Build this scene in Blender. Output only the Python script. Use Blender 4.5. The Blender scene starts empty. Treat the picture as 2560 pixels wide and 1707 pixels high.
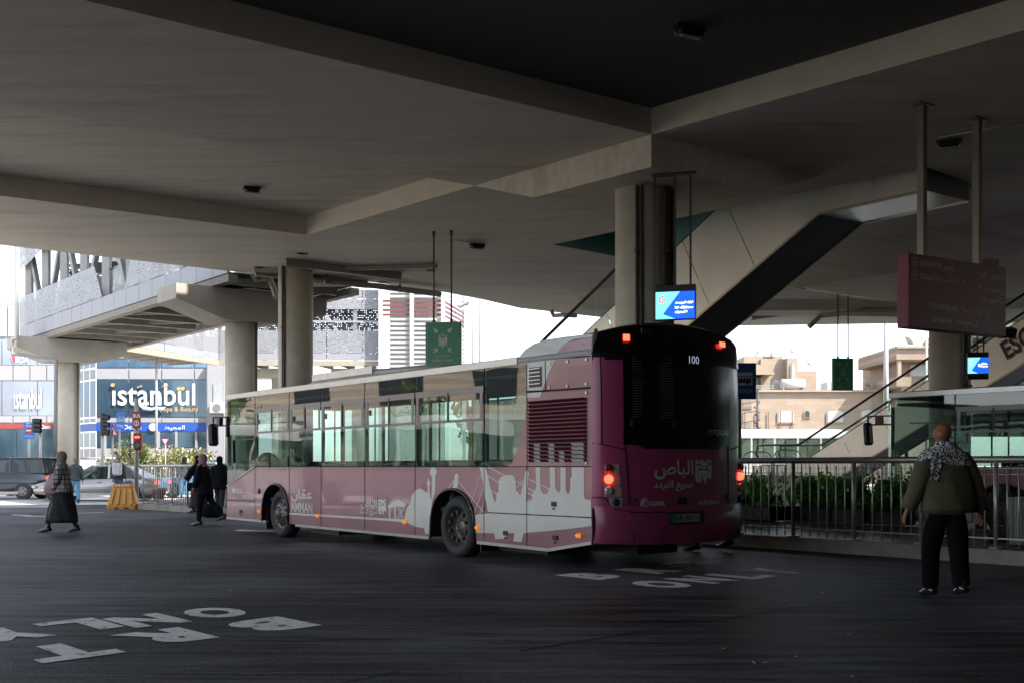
import bpy, bmesh, math, random
from mathutils import Vector, Matrix
from mathutils.geometry import tessellate_polygon
random.seed(7)
R = math.radians
SC = bpy.context.scene
COL = SC.collection
# ---------------- camera, world, sun, exposure ----------------
H = 1.30; F = 2800.0; CX = 1280.0; HY = 1166.0
cam = bpy.data.cameras.new('camera'); cam.sensor_width = 36; cam.lens = 36*F/2560
cam.shift_y = (HY-853.5)/2560; cam.clip_end = 3000; cam.clip_start = 0.05
co = bpy.data.objects.new('camera', cam); COL.objects.link(co)
co.location = (0, 0, H); co.rotation_euler = (R(90), 0, 0); SC.camera = co
SUN_EL, SUN_AZ = R(50), R(125)      # azimuth clockwise from +Y: the sun stands to the right and a little behind
w = bpy.data.worlds.new('World'); SC.world = w; w.use_nodes = True
nt = w.node_tree; bgn = nt.nodes['Background']
sky = nt.nodes.new('ShaderNodeTexSky'); sky.sky_type = 'NISHITA'; sky.sun_disc = False
sky.sun_elevation = SUN_EL; sky.sun_rotation = SUN_AZ; sky.dust_density = 1.5; sky.air_density = 1.0; sky.altitude = 800
hs = nt.nodes.new('ShaderNodeHueSaturation'); hs.inputs['Saturation'].default_value = 0.45
nt.links.new(sky.outputs[0], hs.inputs['Color']); nt.links.new(hs.outputs[0], bgn.inputs['Color'])
bgn.inputs['Strength'].default_value = 0.12
sl = bpy.data.lights.new('sun', 'SUN'); sl.energy = 2.9; sl.angle = R(1.5); sl.color = (1, .95, .87)
so = bpy.data.objects.new('sun', sl); COL.objects.link(so)
sd = Vector((math.sin(SUN_AZ)*math.cos(SUN_EL), math.cos(SUN_AZ)*math.cos(SUN_EL), math.sin(SUN_EL)))
so.rotation_euler = sd.to_track_quat('Z', 'Y').to_euler()
vs = SC.view_settings; vs.view_transform = 'Standard'; vs.look = 'None'; vs.gamma = 1; vs.use_curve_mapping = False
vs.exposure = 2.05
try:
    SC.cycles.max_bounces = 10; SC.cycles.diffuse_bounces = 5; SC.cycles.transparent_max_bounces = 16; SC.cycles.glossy_bounces = 4
    SC.cycles.use_denoising = True; SC.cycles.caustics_reflective = False; SC.cycles.caustics_refractive = False
except Exception: pass

# ---------------- survey helpers: photo measurements to metres ----------------
def PY(px, py, Y): return Vector(((px-CX)/F*Y, Y, H+(HY-py)/F*Y))
def PZ(px, py, z):
    Y = (z-H)*F/(HY-py); return PY(px, py, Y)
def GX(px, Y): return (px-CX)/F*Y
UD = Vector((.785, .62, 0)); LD = Vector((-.61, .79, 0))

# ---------------- mesh builder ----------------
class MB:
    def __init__(s): s.v = []; s.f = []; s.m = []; s.sm = []
    def add(s, vs, fs, mi=0, smooth=False):
        n = len(s.v); s.v += [Vector(v) for v in vs]
        for f in fs: s.f.append([n+i for i in f]); s.m.append(mi); s.sm.append(smooth)
        return s
    def quad(s, a, b, c, d, mi=0): return s.add([a, b, c, d], [(0, 1, 2, 3)], mi)
    def box(s, x0, x1, y0, y1, z0, z1, mi=0):
        v = [(x, y, z) for z in (z0, z1) for y in (y0, y1) for x in (x0, x1)]
        return s.add(v, [(0, 2, 3, 1), (4, 5, 7, 6), (0, 1, 5, 4), (2, 6, 7, 3), (0, 4, 6, 2), (1, 3, 7, 5)], mi)
    def cbox(s, c, dx, dy, dz, mi=0, rz=0, rx=0, ry=0, bev=0):
        M = Matrix.Translation(Vector(c)) @ Matrix.Rotation(rz, 4, 'Z') @ Matrix.Rotation(ry, 4, 'Y') @ Matrix.Rotation(rx, 4, 'X')
        n = len(s.v)
        if bev:
            b = bev; pts = []; hx, hy, hz = dx/2, dy/2, dz/2
            ring = [(hx-b, -hy), (hx, -hy+b), (hx, hy-b), (hx-b, hy), (-hx+b, hy), (-hx, hy-b), (-hx, -hy+b), (-hx+b, -hy)]
            ins = [(hx-b, -hy+b), (hx-b, -hy+b), (hx-b, hy-b), (hx-b, hy-b), (-hx+b, hy-b), (-hx+b, hy-b), (-hx+b, -hy+b), (-hx+b, -hy+b)]
            for z, r in ((-hz, ins), (-hz+b, ring), (hz-b, ring), (hz, ins)): pts += [(x, y, z) for x, y in r]
            fs = []
            for k in range(3):
                for i in range(8): fs.append((k*8+i, k*8+(i+1) % 8, k*8+8+(i+1) % 8, k*8+8+i))
            fs += [(7, 5, 3, 1), (25, 27, 29, 31)]
            return s.add([M @ Vector(p) for p in pts], fs, mi)
        s.box(-dx/2, dx/2, -dy/2, dy/2, -dz/2, dz/2, mi)
        for i in range(n, len(s.v)): s.v[i] = M @ s.v[i]
        return s
    def bar(s, a, b, w, h=None, mi=0, up=(0, 0, 1)):
        a = Vector(a); b = Vector(b); d = (b-a); h = h or w
        d.normalize(); upv = Vector(up)
        if abs(d.dot(upv)) > .98: upv = Vector((1, 0, 0))
        x = d.cross(upv).normalized(); y = x.cross(d).normalized()
        vs = []
        for p in (a, b):
            for sx, sy in ((-1, -1), (1, -1), (1, 1), (-1, 1)): vs.append(p+x*sx*w/2+y*sy*h/2)
        return s.add(vs, [(0, 3, 2, 1), (4, 5, 6, 7), (0, 1, 5, 4), (1, 2, 6, 5), (2, 3, 7, 6), (3, 0, 4, 7)], mi)
    def tube(s, pts, r, n=10, mi=0, cap=True):
        pts = [Vector(p) for p in pts]; rs = r if isinstance(r, (list, tuple)) else [r]*len(pts)
        vs = []; prev = None
        for i, p in enumerate(pts):
            d = (pts[min(i+1, len(pts)-1)]-pts[max(i-1, 0)]).normalized()
            if prev is None:
                u = Vector((0, 0, 1)) if abs(d.z) < .9 else Vector((1, 0, 0))
                x = d.cross(u).normalized()
            else: x = (prev-d*prev.dot(d)).normalized()
            prev = x; y = d.cross(x)
            rr = rs[i]; rx, ry = rr if isinstance(rr, tuple) else (rr, rr)
            vs += [p+x*math.cos(2*math.pi*k/n)*rx+y*math.sin(2*math.pi*k/n)*ry for k in range(n)]
        fs = []
        for i in range(len(pts)-1):
            for k in range(n): fs.append((i*n+k, i*n+(k+1) % n, i*n+n+(k+1) % n, i*n+n+k))
        s.add(vs, fs, mi, True)
        if cap:
            m = len(s.v)-len(vs)
            s.f.append([m+k for k in range(n)][::-1]); s.m.append(mi); s.sm.append(False)
            s.f.append([len(s.v)-n+k for k in range(n)]); s.m.append(mi); s.sm.append(False)
        return s
    def cyl(s, c, r, h, n=24, mi=0, axis='Z', r2=None):
        c = Vector(c); ax = {'X': Vector((1, 0, 0)), 'Y': Vector((0, 1, 0)), 'Z': Vector((0, 0, 1))}[axis]
        return s.tube([c, c+ax*h], [r, r if r2 is None else r2], n, mi)
    def rings(s, rings, mi=0, n=20, cap=True, smooth=True, pw=1.0):
        vs = []
        for (cx, cy, cz, rx, ry) in rings:
            for k in range(n):
                a = 2*math.pi*k/n; c, q = math.cos(a), math.sin(a)
                c = math.copysign(abs(c)**pw, c); q = math.copysign(abs(q)**pw, q)
                vs.append((cx+c*rx, cy+q*ry, cz))
        fs = []
        for i in range(len(rings)-1):
            for k in range(n): fs.append((i*n+k, i*n+(k+1) % n, i*n+n+(k+1) % n, i*n+n+k))
        if cap: fs += [tuple(range(n))[::-1], tuple((len(rings)-1)*n+k for k in range(n))]
        return s.add(vs, fs, mi, smooth)
    def prism(s, pts, fn, d0, d1, mi=0, holes=()):
        """pts 2-D outline (any order), fn(u,v,d)->3-D; front at d1, back at d0; holes: 2-D loops"""
        loops = [list(pts)]+[list(h) for h in holes]
        flat = [p for l in loops for p in l]
        tris = tessellate_polygon([[Vector((p[0], p[1], 0)) for p in l] for l in loops])
        n = len(flat); vs = [fn(u, v, d1) for u, v in flat]+[fn(u, v, d0) for u, v in flat]
        fs = [tuple(t) for t in tris]+[tuple(n+i for i in t)[::-1] for t in tris]
        o = 0
        for l in loops:
            for i in range(len(l)): j = (i+1) % len(l); fs.append((o+i, o+j, n+o+j, n+o+i))
            o += len(l)
        return s.add(vs, fs, mi)
    def sheet(s, pts, fn, mi=0, holes=()):
        loops = [list(pts)]+[list(h) for h in holes]
        flat = [p for l in loops for p in l]
        tris = tessellate_polygon([[Vector((p[0], p[1], 0)) for p in l] for l in loops])
        return s.add([fn(u, v) for u, v in flat], [tuple(t) for t in tris], mi)
    def merge(s, me, M=None, mi=0, fn=None):
        vs = [(M @ v.co if M else v.co.copy()) for v in me.vertices]
        if fn: vs = [fn(v) for v in vs]
        return s.add(vs, [tuple(p.vertices) for p in me.polygons], mi)
    def build(s, name, mats, parent=None, world=False, fix=True):
        me = bpy.data.meshes.new(name)
        off = parent.location if (world and parent) else Vector((0, 0, 0))
        me.from_pydata([v-off for v in s.v], [], s.f)
        if not isinstance(mats, (list, tuple)): mats = [mats]
        for m in mats: me.materials.append(m)
        me.polygons.foreach_set('material_index', s.m)
        me.polygons.foreach_set('use_smooth', s.sm)
        me.update()
        if fix:
            bm = bmesh.new(); bm.from_mesh(me); bmesh.ops.recalc_face_normals(bm, faces=bm.faces); bm.to_mesh(me); bm.free()
        o = bpy.data.objects.new(name, me); COL.objects.link(o)
        if parent: o.parent = parent
        return o
def tag(o, label=None, cat=None, group=None, kind=None):
    if label: o['label'] = label
    if cat: o['category'] = cat
    if group: o['group'] = group
    if kind: o['kind'] = kind
    return o
def thing(name, label, cat, loc=(0, 0, 0), rz=0, group=None):
    o = bpy.data.objects.new(name, None); COL.objects.link(o); o.empty_display_size = .2
    o.location = loc; o.rotation_euler = (0, 0, rz); return tag(o, label, cat, group)
def dup(root, loc=None, rz=None, label=None, group=None):
    r = root.copy(); COL.objects.link(r)
    if loc is not None: r.location = loc
    if rz is not None: r.rotation_euler = (0, 0, rz)
    if label: r['label'] = label
    if group: r['group'] = group
    for ch in list(root.children):
        c = ch.copy(); COL.objects.link(c); c.parent = r
        for g in list(ch.children):
            d = g.copy(); COL.objects.link(d); d.parent = c
    return r

# ---------------- procedural materials ----------------
MATS = {}
def M(name, col, rough=.6, metal=0., var=.12, scale=4., bump=0., stretch=(1, 1, 1), emit=0., ecol=None, spec=.5, dirt=0., coat=0.):
    if name in MATS: return MATS[name]
    m = bpy.data.materials.new(name); m.use_nodes = True; n = m.node_tree; b = n.nodes['Principled BSDF']
    b.inputs['Roughness'].default_value = rough; b.inputs['Metallic'].default_value = metal
    b.inputs['Specular IOR Level'].default_value = spec; b.inputs['Coat Weight'].default_value = coat
    tc = n.nodes.new('ShaderNodeTexCoord'); mp = n.nodes.new('ShaderNodeMapping'); mp.inputs['Scale'].default_value = stretch
    n.links.new(tc.outputs['Object'], mp.inputs[0])
    nz = n.nodes.new('ShaderNodeTexNoise'); nz.inputs['Scale'].default_value = scale; nz.inputs['Detail'].default_value = 8; nz.inputs['Roughness'].default_value = .62
    n.links.new(mp.outputs[0], nz.inputs[0])
    cr = n.nodes.new('ShaderNodeValToRGB'); e = cr.color_ramp.elements
    e[0].position = .3; e[1].position = .7
    e[0].color = (*[max(0, c*(1-var)) for c in col[:3]], 1); e[1].color = (*[min(1, c*(1+var)) for c in col[:3]], 1)
    n.links.new(nz.outputs['Fac'], cr.inputs[0]); out = cr.outputs[0]
    if dirt:
        n2 = n.nodes.new('ShaderNodeTexNoise'); n2.inputs['Scale'].default_value = scale*.23; n2.inputs['Detail'].default_value = 10; n2.inputs['Roughness'].default_value = .7
        n.links.new(mp.outputs[0], n2.inputs[0])
        r2 = n.nodes.new('ShaderNodeValToRGB'); r2.color_ramp.elements[0].position = .48; r2.color_ramp.elements[1].position = .72
        r2.color_ramp.elements[1].color = (dirt, dirt, dirt, 1); r2.color_ramp.elements[0].color = (0, 0, 0, 1)
        n.links.new(n2.outputs['Fac'], r2.inputs[0])
        mx = n.nodes.new('ShaderNodeMixRGB'); mx.blend_type = 'MULTIPLY'; mx.inputs[2].default_value = (.35, .32, .28, 1)
        n.links.new(r2.outputs[0], mx.inputs[0]); n.links.new(out, mx.inputs[1]); out = mx.outputs[0]
    n.links.new(out, b.inputs['Base Color'])
    if rough > .12:
        mr = n.nodes.new('ShaderNodeMapRange'); mr.inputs[3].default_value = rough*.85; mr.inputs[4].default_value = min(1, rough*1.15)
        n.links.new(nz.outputs['Fac'], mr.inputs[0]); n.links.new(mr.outputs[0], b.inputs['Roughness'])
    if bump:
        bp = n.nodes.new('ShaderNodeBump'); bp.inputs['Strength'].default_value = bump; bp.inputs['Distance'].default_value = .02
        n.links.new(nz.outputs['Fac'], bp.inputs['Height']); n.links.new(bp.outputs[0], b.inputs['Normal'])
    if emit:
        b.inputs['Emission Color'].default_value = (*(ecol or col)[:3], 1); b.inputs['Emission Strength'].default_value = emit
    MATS[name] = m; return m
def glass(name, tint, ior=1.5, wav=0., wscale=1.2, rough=.01):
    m = bpy.data.materials.new(name); m.use_nodes = True; n = m.node_tree; n.nodes.remove(n.nodes['Principled BSDF'])
    out = n.nodes['Material Output']; fr = n.nodes.new('ShaderNodeFresnel'); fr.inputs[0].default_value = ior
    tr = n.nodes.new('ShaderNodeBsdfTransparent'); tr.inputs[0].default_value = (*tint, 1)
    gl = n.nodes.new('ShaderNodeBsdfGlossy'); gl.inputs['Roughness'].default_value = rough; gl.inputs['Color'].default_value = (1, 1, 1, 1)
    mx = n.nodes.new('ShaderNodeMixShader')
    ge = n.nodes.new('ShaderNodeNewGeometry'); iv = n.nodes.new('ShaderNodeMath'); iv.operation = 'SUBTRACT'; iv.inputs[0].default_value = 1; n.links.new(ge.outputs['Backfacing'], iv.inputs[1])
    mu = n.nodes.new('ShaderNodeMath'); mu.operation = 'MULTIPLY'; n.links.new(fr.outputs[0], mu.inputs[0]); n.links.new(iv.outputs[0], mu.inputs[1])
    n.links.new(mu.outputs[0], mx.inputs[0]); n.links.new(tr.outputs[0], mx.inputs[1]); n.links.new(gl.outputs[0], mx.inputs[2])
    n.links.new(mx.outputs[0], out.inputs[0])
    if wav:
        tc = n.nodes.new('ShaderNodeTexCoord'); nz = n.nodes.new('ShaderNodeTexNoise'); nz.inputs['Scale'].default_value = wscale; nz.inputs['Detail'].default_value = 1
        bp = n.nodes.new('ShaderNodeBump'); bp.inputs['Strength'].default_value = wav; bp.inputs['Distance'].default_value = .05
        n.links.new(tc.outputs['Object'], nz.inputs[0]); n.links.new(nz.outputs['Fac'], bp.inputs['Height'])
        n.links.new(bp.outputs[0], gl.inputs['Normal'])
    return m
def nodes(m): return m.node_tree.nodes, m.node_tree.links
def perforated(name, col, pitch=.09, dens=.6, hole=.38, axis='XZ'):
    """thin metal sheet punched with a random dot grid; u runs along object X, v along Z"""
    m = bpy.data.materials.new(name); m.use_nodes = True; N, L = nodes(m); b = N['Principled BSDF']
    b.inputs['Base Color'].default_value = (*col, 1); b.inputs['Roughness'].default_value = .45; b.inputs['Metallic'].default_value = .2
    tc = N.new('ShaderNodeTexCoord'); dv = N.new('ShaderNodeVectorMath'); dv.operation = 'DIVIDE'; dv.inputs[1].default_value = (pitch,)*3
    L.new(tc.outputs['UV'], dv.inputs[0])
    fl = N.new('ShaderNodeVectorMath'); fl.operation = 'FLOOR'; L.new(dv.outputs[0], fl.inputs[0])
    frc = N.new('ShaderNodeVectorMath'); frc.operation = 'FRACTION'; L.new(dv.outputs[0], frc.inputs[0])
    sb = N.new('ShaderNodeVectorMath'); sb.operation = 'DISTANCE'; sb.inputs[1].default_value = (.5, .5, 0); L.new(frc.outputs[0], sb.inputs[0])
    wn = N.new('ShaderNodeTexWhiteNoise'); wn.noise_dimensions = '2D'; L.new(fl.outputs[0], wn.inputs['Vector'])
    nz = N.new('ShaderNodeTexNoise'); nz.inputs['Scale'].default_value = .35; nz.inputs['Detail'].default_value = 1; L.new(fl.outputs[0], nz.inputs[0])
    ad = N.new('ShaderNodeMath'); ad.operation = 'ADD'; L.new(wn.outputs['Value'], ad.inputs[0])
    ms = N.new('ShaderNodeMath'); ms.operation = 'MULTIPLY'; ms.inputs[1].default_value = .8; L.new(nz.outputs['Fac'], ms.inputs[0]); L.new(ms.outputs[0], ad.inputs[1])
    gt = N.new('ShaderNodeMath'); gt.operation = 'LESS_THAN'; gt.inputs[1].default_value = dens+.4; L.new(ad.outputs[0], gt.inputs[0])
    lt = N.new('ShaderNodeMath'); lt.operation = 'LESS_THAN'; lt.inputs[1].default_value = hole; L.new(sb.outputs['Value'], lt.inputs[0])
    mu = N.new('ShaderNodeMath'); mu.operation = 'MULTIPLY'; L.new(gt.outputs[0], mu.inputs[0]); L.new(lt.outputs[0], mu.inputs[1])
    iv = N.new('ShaderNodeMath'); iv.operation = 'SUBTRACT'; iv.inputs[0].default_value = 1; L.new(mu.outputs[0], iv.inputs[1])
    L.new(iv.outputs[0], b.inputs['Alpha']); return m
def uvify(o, u_dir, v_dir=(0, 0, 1)):
    me = o.data; uv = me.uv_layers.new(name='UVMap'); u = Vector(u_dir); v = Vector(v_dir)
    for l in me.loops:
        p = me.vertices[l.vertex_index].co; uv.data[l.index].uv = (p.dot(u), p.dot(v))

concrete = M('painted_concrete', (.70, .63, .52), .8, var=.10, scale=4.0, bump=.2, stretch=(.5, 3.0, 1), dirt=.35)
concrete_col = M('column_concrete', (.60, .54, .44), .75, var=.07, scale=3, bump=.1, dirt=.25)
_mp = [q for q in concrete.node_tree.nodes if q.type == 'MAPPING'][0]; _mp.inputs['Rotation'].default_value = (0, 0, R(-38)); _mp.inputs['Scale'].default_value = (.22, 2.2, 1)
concrete_lt = M('bridge_concrete', (.40, .37, .32), .8, var=.08, scale=1.5, dirt=.2)
conc_dark = M('dark_recess_paint', (.16, .16, .14), .85, var=.1, scale=1)
steel = M('grey_steel', (.30, .30, .30), .4, .7, var=.1, scale=8)
steel_lt = M('pale_steel', (.50, .50, .49), .38, .6, var=.08, scale=10, dirt=.3)
black = M('black_plastic', (.02, .02, .022), .45, var=.2)
rubber = M('tyre_rubber', (.035, .034, .033), .75, var=.2, scale=12, bump=.2, dirt=.2)
white_pt = M('white_paint', (.50, .50, .49), .5, var=.04)
clad = M('aluminium_cladding', (.62, .61, .60), .4, .35, var=.06, scale=.8, stretch=(1, 1, .4))
lav = M('pale_cladding', (.27, .275, .305), .5, .1, var=.04)
maroon = M('maroon_paint', (.15, .018, .045), .35, var=.1, scale=2, coat=.3)
green_s = M('green_sign_paint', (.02, .26, .12), .4, var=.1)
blue_s = M('blue_sign_paint', (.015, .07, .28), .4, var=.06)
white_s = M('white_lettering', (.75, .75, .73), .5, var=.03)
cream = M('cream_vinyl', (.72, .71, .66), .35, var=.06, scale=1.5, dirt=.35)
PUR = M('plum_bus_paint', (.38, .16, .195), .32, var=.08, scale=1.2, dirt=.25, coat=.4)
def grime(m, z0, z1, col=(.09, .075, .065), amt=.75):
    """road dirt thrown up from the wheels: noisy film that thins out with height on the body"""
    N, L = nodes(m); b = N['Principled BSDF']; src = b.inputs['Base Color'].links[0].from_socket
    tc = N.new('ShaderNodeTexCoord'); sp = N.new('ShaderNodeSeparateXYZ'); L.new(tc.outputs['Object'], sp.inputs[0])
    mr = N.new('ShaderNodeMapRange'); mr.inputs[1].default_value = z1; mr.inputs[2].default_value = z0; L.new(sp.outputs['Z'], mr.inputs[0])
    mp = N.new('ShaderNodeMapping'); mp.inputs['Scale'].default_value = (.8, .8, 3.5); L.new(tc.outputs['Object'], mp.inputs[0])
    nz = N.new('ShaderNodeTexNoise'); nz.inputs['Scale'].default_value = 2.3; nz.inputs['Detail'].default_value = 9; nz.inputs['Roughness'].default_value = .68; L.new(mp.outputs[0], nz.inputs[0])
    mu = N.new('ShaderNodeMath'); mu.operation = 'MULTIPLY'; L.new(mr.outputs[0], mu.inputs[0]); L.new(nz.outputs['Fac'], mu.inputs[1])
    m2 = N.new('ShaderNodeMath'); m2.operation = 'MULTIPLY'; m2.inputs[1].default_value = amt*1.6; m2.use_clamp = True; L.new(mu.outputs[0], m2.inputs[0])
    mx = N.new('ShaderNodeMixRGB'); mx.inputs[2].default_value = (*col, 1); L.new(m2.outputs[0], mx.inputs[0]); L.new(src, mx.inputs[1]); L.new(mx.outputs[0], b.inputs['Base Color'])
grime(PUR, .25, .95, amt=.5); grime(cream, .25, .75, (.2, .18, .15), .4)
tealp = M('teal_glass_edge', (.26, .52, .44), .35, var=.1)

# ---------------- lettering (with hand shaping for Arabic) ----------------
AR = {'ا': (0xFE8D, 2), 'أ': (0xFE83, 2), 'ب': (0xFE8F, 4), 'ة': (0xFE93, 2), 'ت': (0xFE95, 4), 'ج': (0xFE9D, 4), 'ح': (0xFEA1, 4), 'خ': (0xFEA5, 4),
      'د': (0xFEA9, 2), 'ذ': (0xFEAB, 2), 'ر': (0xFEAD, 2), 'س': (0xFEB1, 4), 'ص': (0xFEB9, 4), 'ط': (0xFEC1, 4), 'ظ': (0xFEC5, 4), 'ع': (0xFEC9, 4),
      'غ': (0xFECD, 4), 'ف': (0xFED1, 4), 'ق': (0xFED5, 4), 'ك': (0xFED9, 4), 'ل': (0xFEDD, 4), 'م': (0xFEE1, 4), 'ن': (0xFEE5, 4), 'ه': (0xFEE9, 4),
      'و': (0xFEED, 2), 'ى': (0xFEEF, 2), 'ي': (0xFEF1, 4), 'ئ': (0xFE89, 4), 'ل\u0627': (0xFEFB, 2)}
def arab(s):
    s = s.replace('لا', '\uE000'); T = dict(AR); T['\uE000'] = (0xFEFB, 2); out = []
    for i, ch in enumerate(s):
        if ch not in T: out.append(ch); continue
        base, k = T[ch]; pv = i > 0 and s[i-1] in T and T[s[i-1]][1] == 4; nx = k == 4 and i+1 < len(s) and s[i+1] in T
        out.append(chr(base+(3 if pv and nx else 2 if nx else 1 if pv else 0)))
    return ''.join(out[::-1])
def text_mesh(s, bold=0., shear=0.):
    c = bpy.data.curves.new('lettering', 'FONT'); c.body = s; c.offset = bold; c.resolution_u = 3; c.shear = shear
    o = bpy.data.objects.new('lettering', c); COL.objects.link(o)
    dg = bpy.context.evaluated_depsgraph_get(); me = bpy.data.meshes.new_from_object(o.evaluated_get(dg))
    bpy.data.objects.remove(o); bpy.data.curves.remove(c); return me
def put_text(mb, s, org, ux, uy, wdt=None, hgt=None, bold=0., mi=0, shear=0., fn=None, center=False):
    """text into mb: lower-left corner org, width wdt along ux and height hgt along uy (stretched to fit)"""
    me = text_mesh(s, bold, shear)
    if not me.vertices: return
    xs = [v.co.x for v in me.vertices]; ys = [v.co.y for v in me.vertices]
    x0, x1, y0, y1 = min(xs), max(xs), min(ys), max(ys)
    sy = hgt/(y1-y0) if hgt else wdt/(x1-x0); sx = wdt/(x1-x0) if wdt else sy
    org = Vector(org); ux = Vector(ux); uy = Vector(uy)
    if center: org = org-ux*(x1-x0)*sx/2
    def f(v):
        p = org+ux*(v.x-x0)*sx+uy*(v.y-y0)*sy
        return fn(p) if fn else p
    mb.merge(me, None, mi, f); bpy.data.meshes.remove(me)
# ================= ground =================
def asphalt(name, base, r0, r1):
    m = M(name, base, .6, var=.35, scale=1.0, bump=0, spec=.26); N, L = nodes(m); b = N['Principled BSDF']
    tc = N.new('ShaderNodeTexCoord'); mp = N.new('ShaderNodeMapping'); mp.inputs['Rotation'].default_value = (0, 0, R(-38)); mp.inputs['Scale'].default_value = (.22, 2.6, 1)
    L.new(tc.outputs['Object'], mp.inputs[0])
    a = N.new('ShaderNodeTexNoise'); a.inputs['Scale'].default_value = 1.4; a.inputs['Detail'].default_value = 9; a.inputs['Roughness'].default_value = .7; L.new(mp.outputs[0], a.inputs[0])
    g = N.new('ShaderNodeTexNoise'); g.inputs['Scale'].default_value = 45; g.inputs['Detail'].default_value = 4; L.new(tc.outputs['Object'], g.inputs[0])
    p = N.new('ShaderNodeTexNoise'); p.inputs['Scale'].default_value = .22; p.inputs['Detail'].default_value = 3; L.new(tc.outputs['Object'], p.inputs[0])
    cr = N.new('ShaderNodeValToRGB'); e = cr.color_ramp.elements; e[0].position = .36; e[1].position = .66
    e[0].color = (*[c*.35 for c in base], 1); e[1].color = (*[c*2.6 for c in base], 1)
    ad = N.new('ShaderNodeMath'); ad.operation = 'ADD'; L.new(a.outputs['Fac'], ad.inputs[0])
    m1 = N.new('ShaderNodeMath'); m1.operation = 'MULTIPLY_ADD'; m1.inputs[1].default_value = .55; m1.inputs[2].default_value = -.27; L.new(g.outputs['Fac'], m1.inputs[0]); L.new(m1.outputs[0], ad.inputs[1])
    L.new(ad.outputs[0], cr.inputs[0])
    f2 = N.new('ShaderNodeTexNoise'); f2.inputs['Scale'].default_value = 3.2; f2.inputs['Detail'].default_value = 12; f2.inputs['Roughness'].default_value = .8; L.new(mp.outputs[0], f2.inputs[0])
    q1 = N.new('ShaderNodeMath'); q1.operation = 'MULTIPLY_ADD'; q1.inputs[1].default_value = 1.1; L.new(p.outputs['Fac'], q1.inputs[0]); L.new(f2.outputs['Fac'], q1.inputs[2])
    q2 = N.new('ShaderNodeMapRange'); q2.inputs[1].default_value = 1.02; q2.inputs[2].default_value = 1.28; q2.inputs[4].default_value = .85; L.new(q1.outputs[0], q2.inputs[0])
    dm = N.new('ShaderNodeMixRGB'); dm.inputs[2].default_value = (*[c*5.0 for c in base], 1); L.new(q2.outputs[0], dm.inputs[0]); L.new(cr.outputs[0], dm.inputs[1]); L.new(dm.outputs[0], b.inputs['Base Color'])
    ap = N.new('ShaderNodeMath'); ap.operation = 'MULTIPLY_ADD'; ap.inputs[1].default_value = .8; L.new(p.outputs['Fac'], ap.inputs[0])
    m2 = N.new('ShaderNodeMath'); m2.operation = 'MULTIPLY'; m2.inputs[1].default_value = .6; L.new(a.outputs['Fac'], m2.inputs[0]); L.new(m2.outputs[0], ap.inputs[2])
    mr = N.new('ShaderNodeMapRange'); mr.inputs[1].default_value = .45; mr.inputs[2].default_value = .95; mr.inputs[3].default_value = r0; mr.inputs[4].default_value = r1
    L.new(ap.outputs[0], mr.inputs[0]); L.new(mr.outputs[0], b.inputs['Roughness'])
    sx = N.new('ShaderNodeMapRange'); sx.inputs[1].default_value = .95; sx.inputs[2].default_value = 1.22; sx.inputs[3].default_value = .06; sx.inputs[4].default_value = .62; L.new(q1.outputs[0], sx.inputs[0])
    s3 = N.new('ShaderNodeMapRange'); s3.inputs[1].default_value = .35; s3.inputs[2].default_value = .65; s3.inputs[3].default_value = .35; s3.inputs[4].default_value = 1.5; L.new(ad.outputs[0], s3.inputs[0])
    s4 = N.new('ShaderNodeMath'); s4.operation = 'MULTIPLY'; L.new(sx.outputs[0], s4.inputs[0]); L.new(s3.outputs[0], s4.inputs[1]); L.new(s4.outputs[0], b.inputs['Specular IOR Level'])
    bp = N.new('ShaderNodeBump'); bp.inputs['Strength'].default_value = .5; bp.inputs['Distance'].default_value = .015; L.new(ad.outputs[0], bp.inputs['Height']); L.new(bp.outputs[0], b.inputs['Normal'])
    return m
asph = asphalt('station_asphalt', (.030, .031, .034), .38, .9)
asph2 = asphalt('street_asphalt_lit', (.30, .29, .275), .6, .85)  # same asphalt as the yard, paled to stand for sunlight and its bounce
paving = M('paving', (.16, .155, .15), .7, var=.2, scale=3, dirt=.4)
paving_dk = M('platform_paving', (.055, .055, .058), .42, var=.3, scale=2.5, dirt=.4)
kerbm = M('kerb_concrete', (.33, .31, .27), .8, var=.2, scale=3, bump=.2, dirt=.6)
road_white = M('worn_road_paint', (.85, .84, .80), .75, var=.12, scale=6, dirt=.3)
N, L = nodes(road_white); b_ = N['Principled BSDF']; tc_ = N.new('ShaderNodeTexCoord'); n_ = N.new('ShaderNodeTexNoise'); n_.inputs['Scale'].default_value = 9; n_.inputs['Detail'].default_value = 12; n_.inputs['Roughness'].default_value = .75; L.new(tc_.outputs['Object'], n_.inputs[0])
r_ = N.new('ShaderNodeValToRGB'); r_.color_ramp.elements[0].position = .36; r_.color_ramp.elements[1].position = .44; L.new(n_.outputs['Fac'], r_.inputs[0]); L.new(r_.outputs[0], b_.inputs['Alpha'])
g = MB(); g.quad((-400, -60, 0), (400, -60, 0), (400, 900, 0), (-400, 900, 0)); tag(g.build('ground', M('far_ground', (.34, .31, .28), .9)), kind='structure')
def ribbon(name, pts, z, mat): tag(MB().sheet(pts, lambda u, v: (u, v, z)).build(name, mat), kind='structure')
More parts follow.
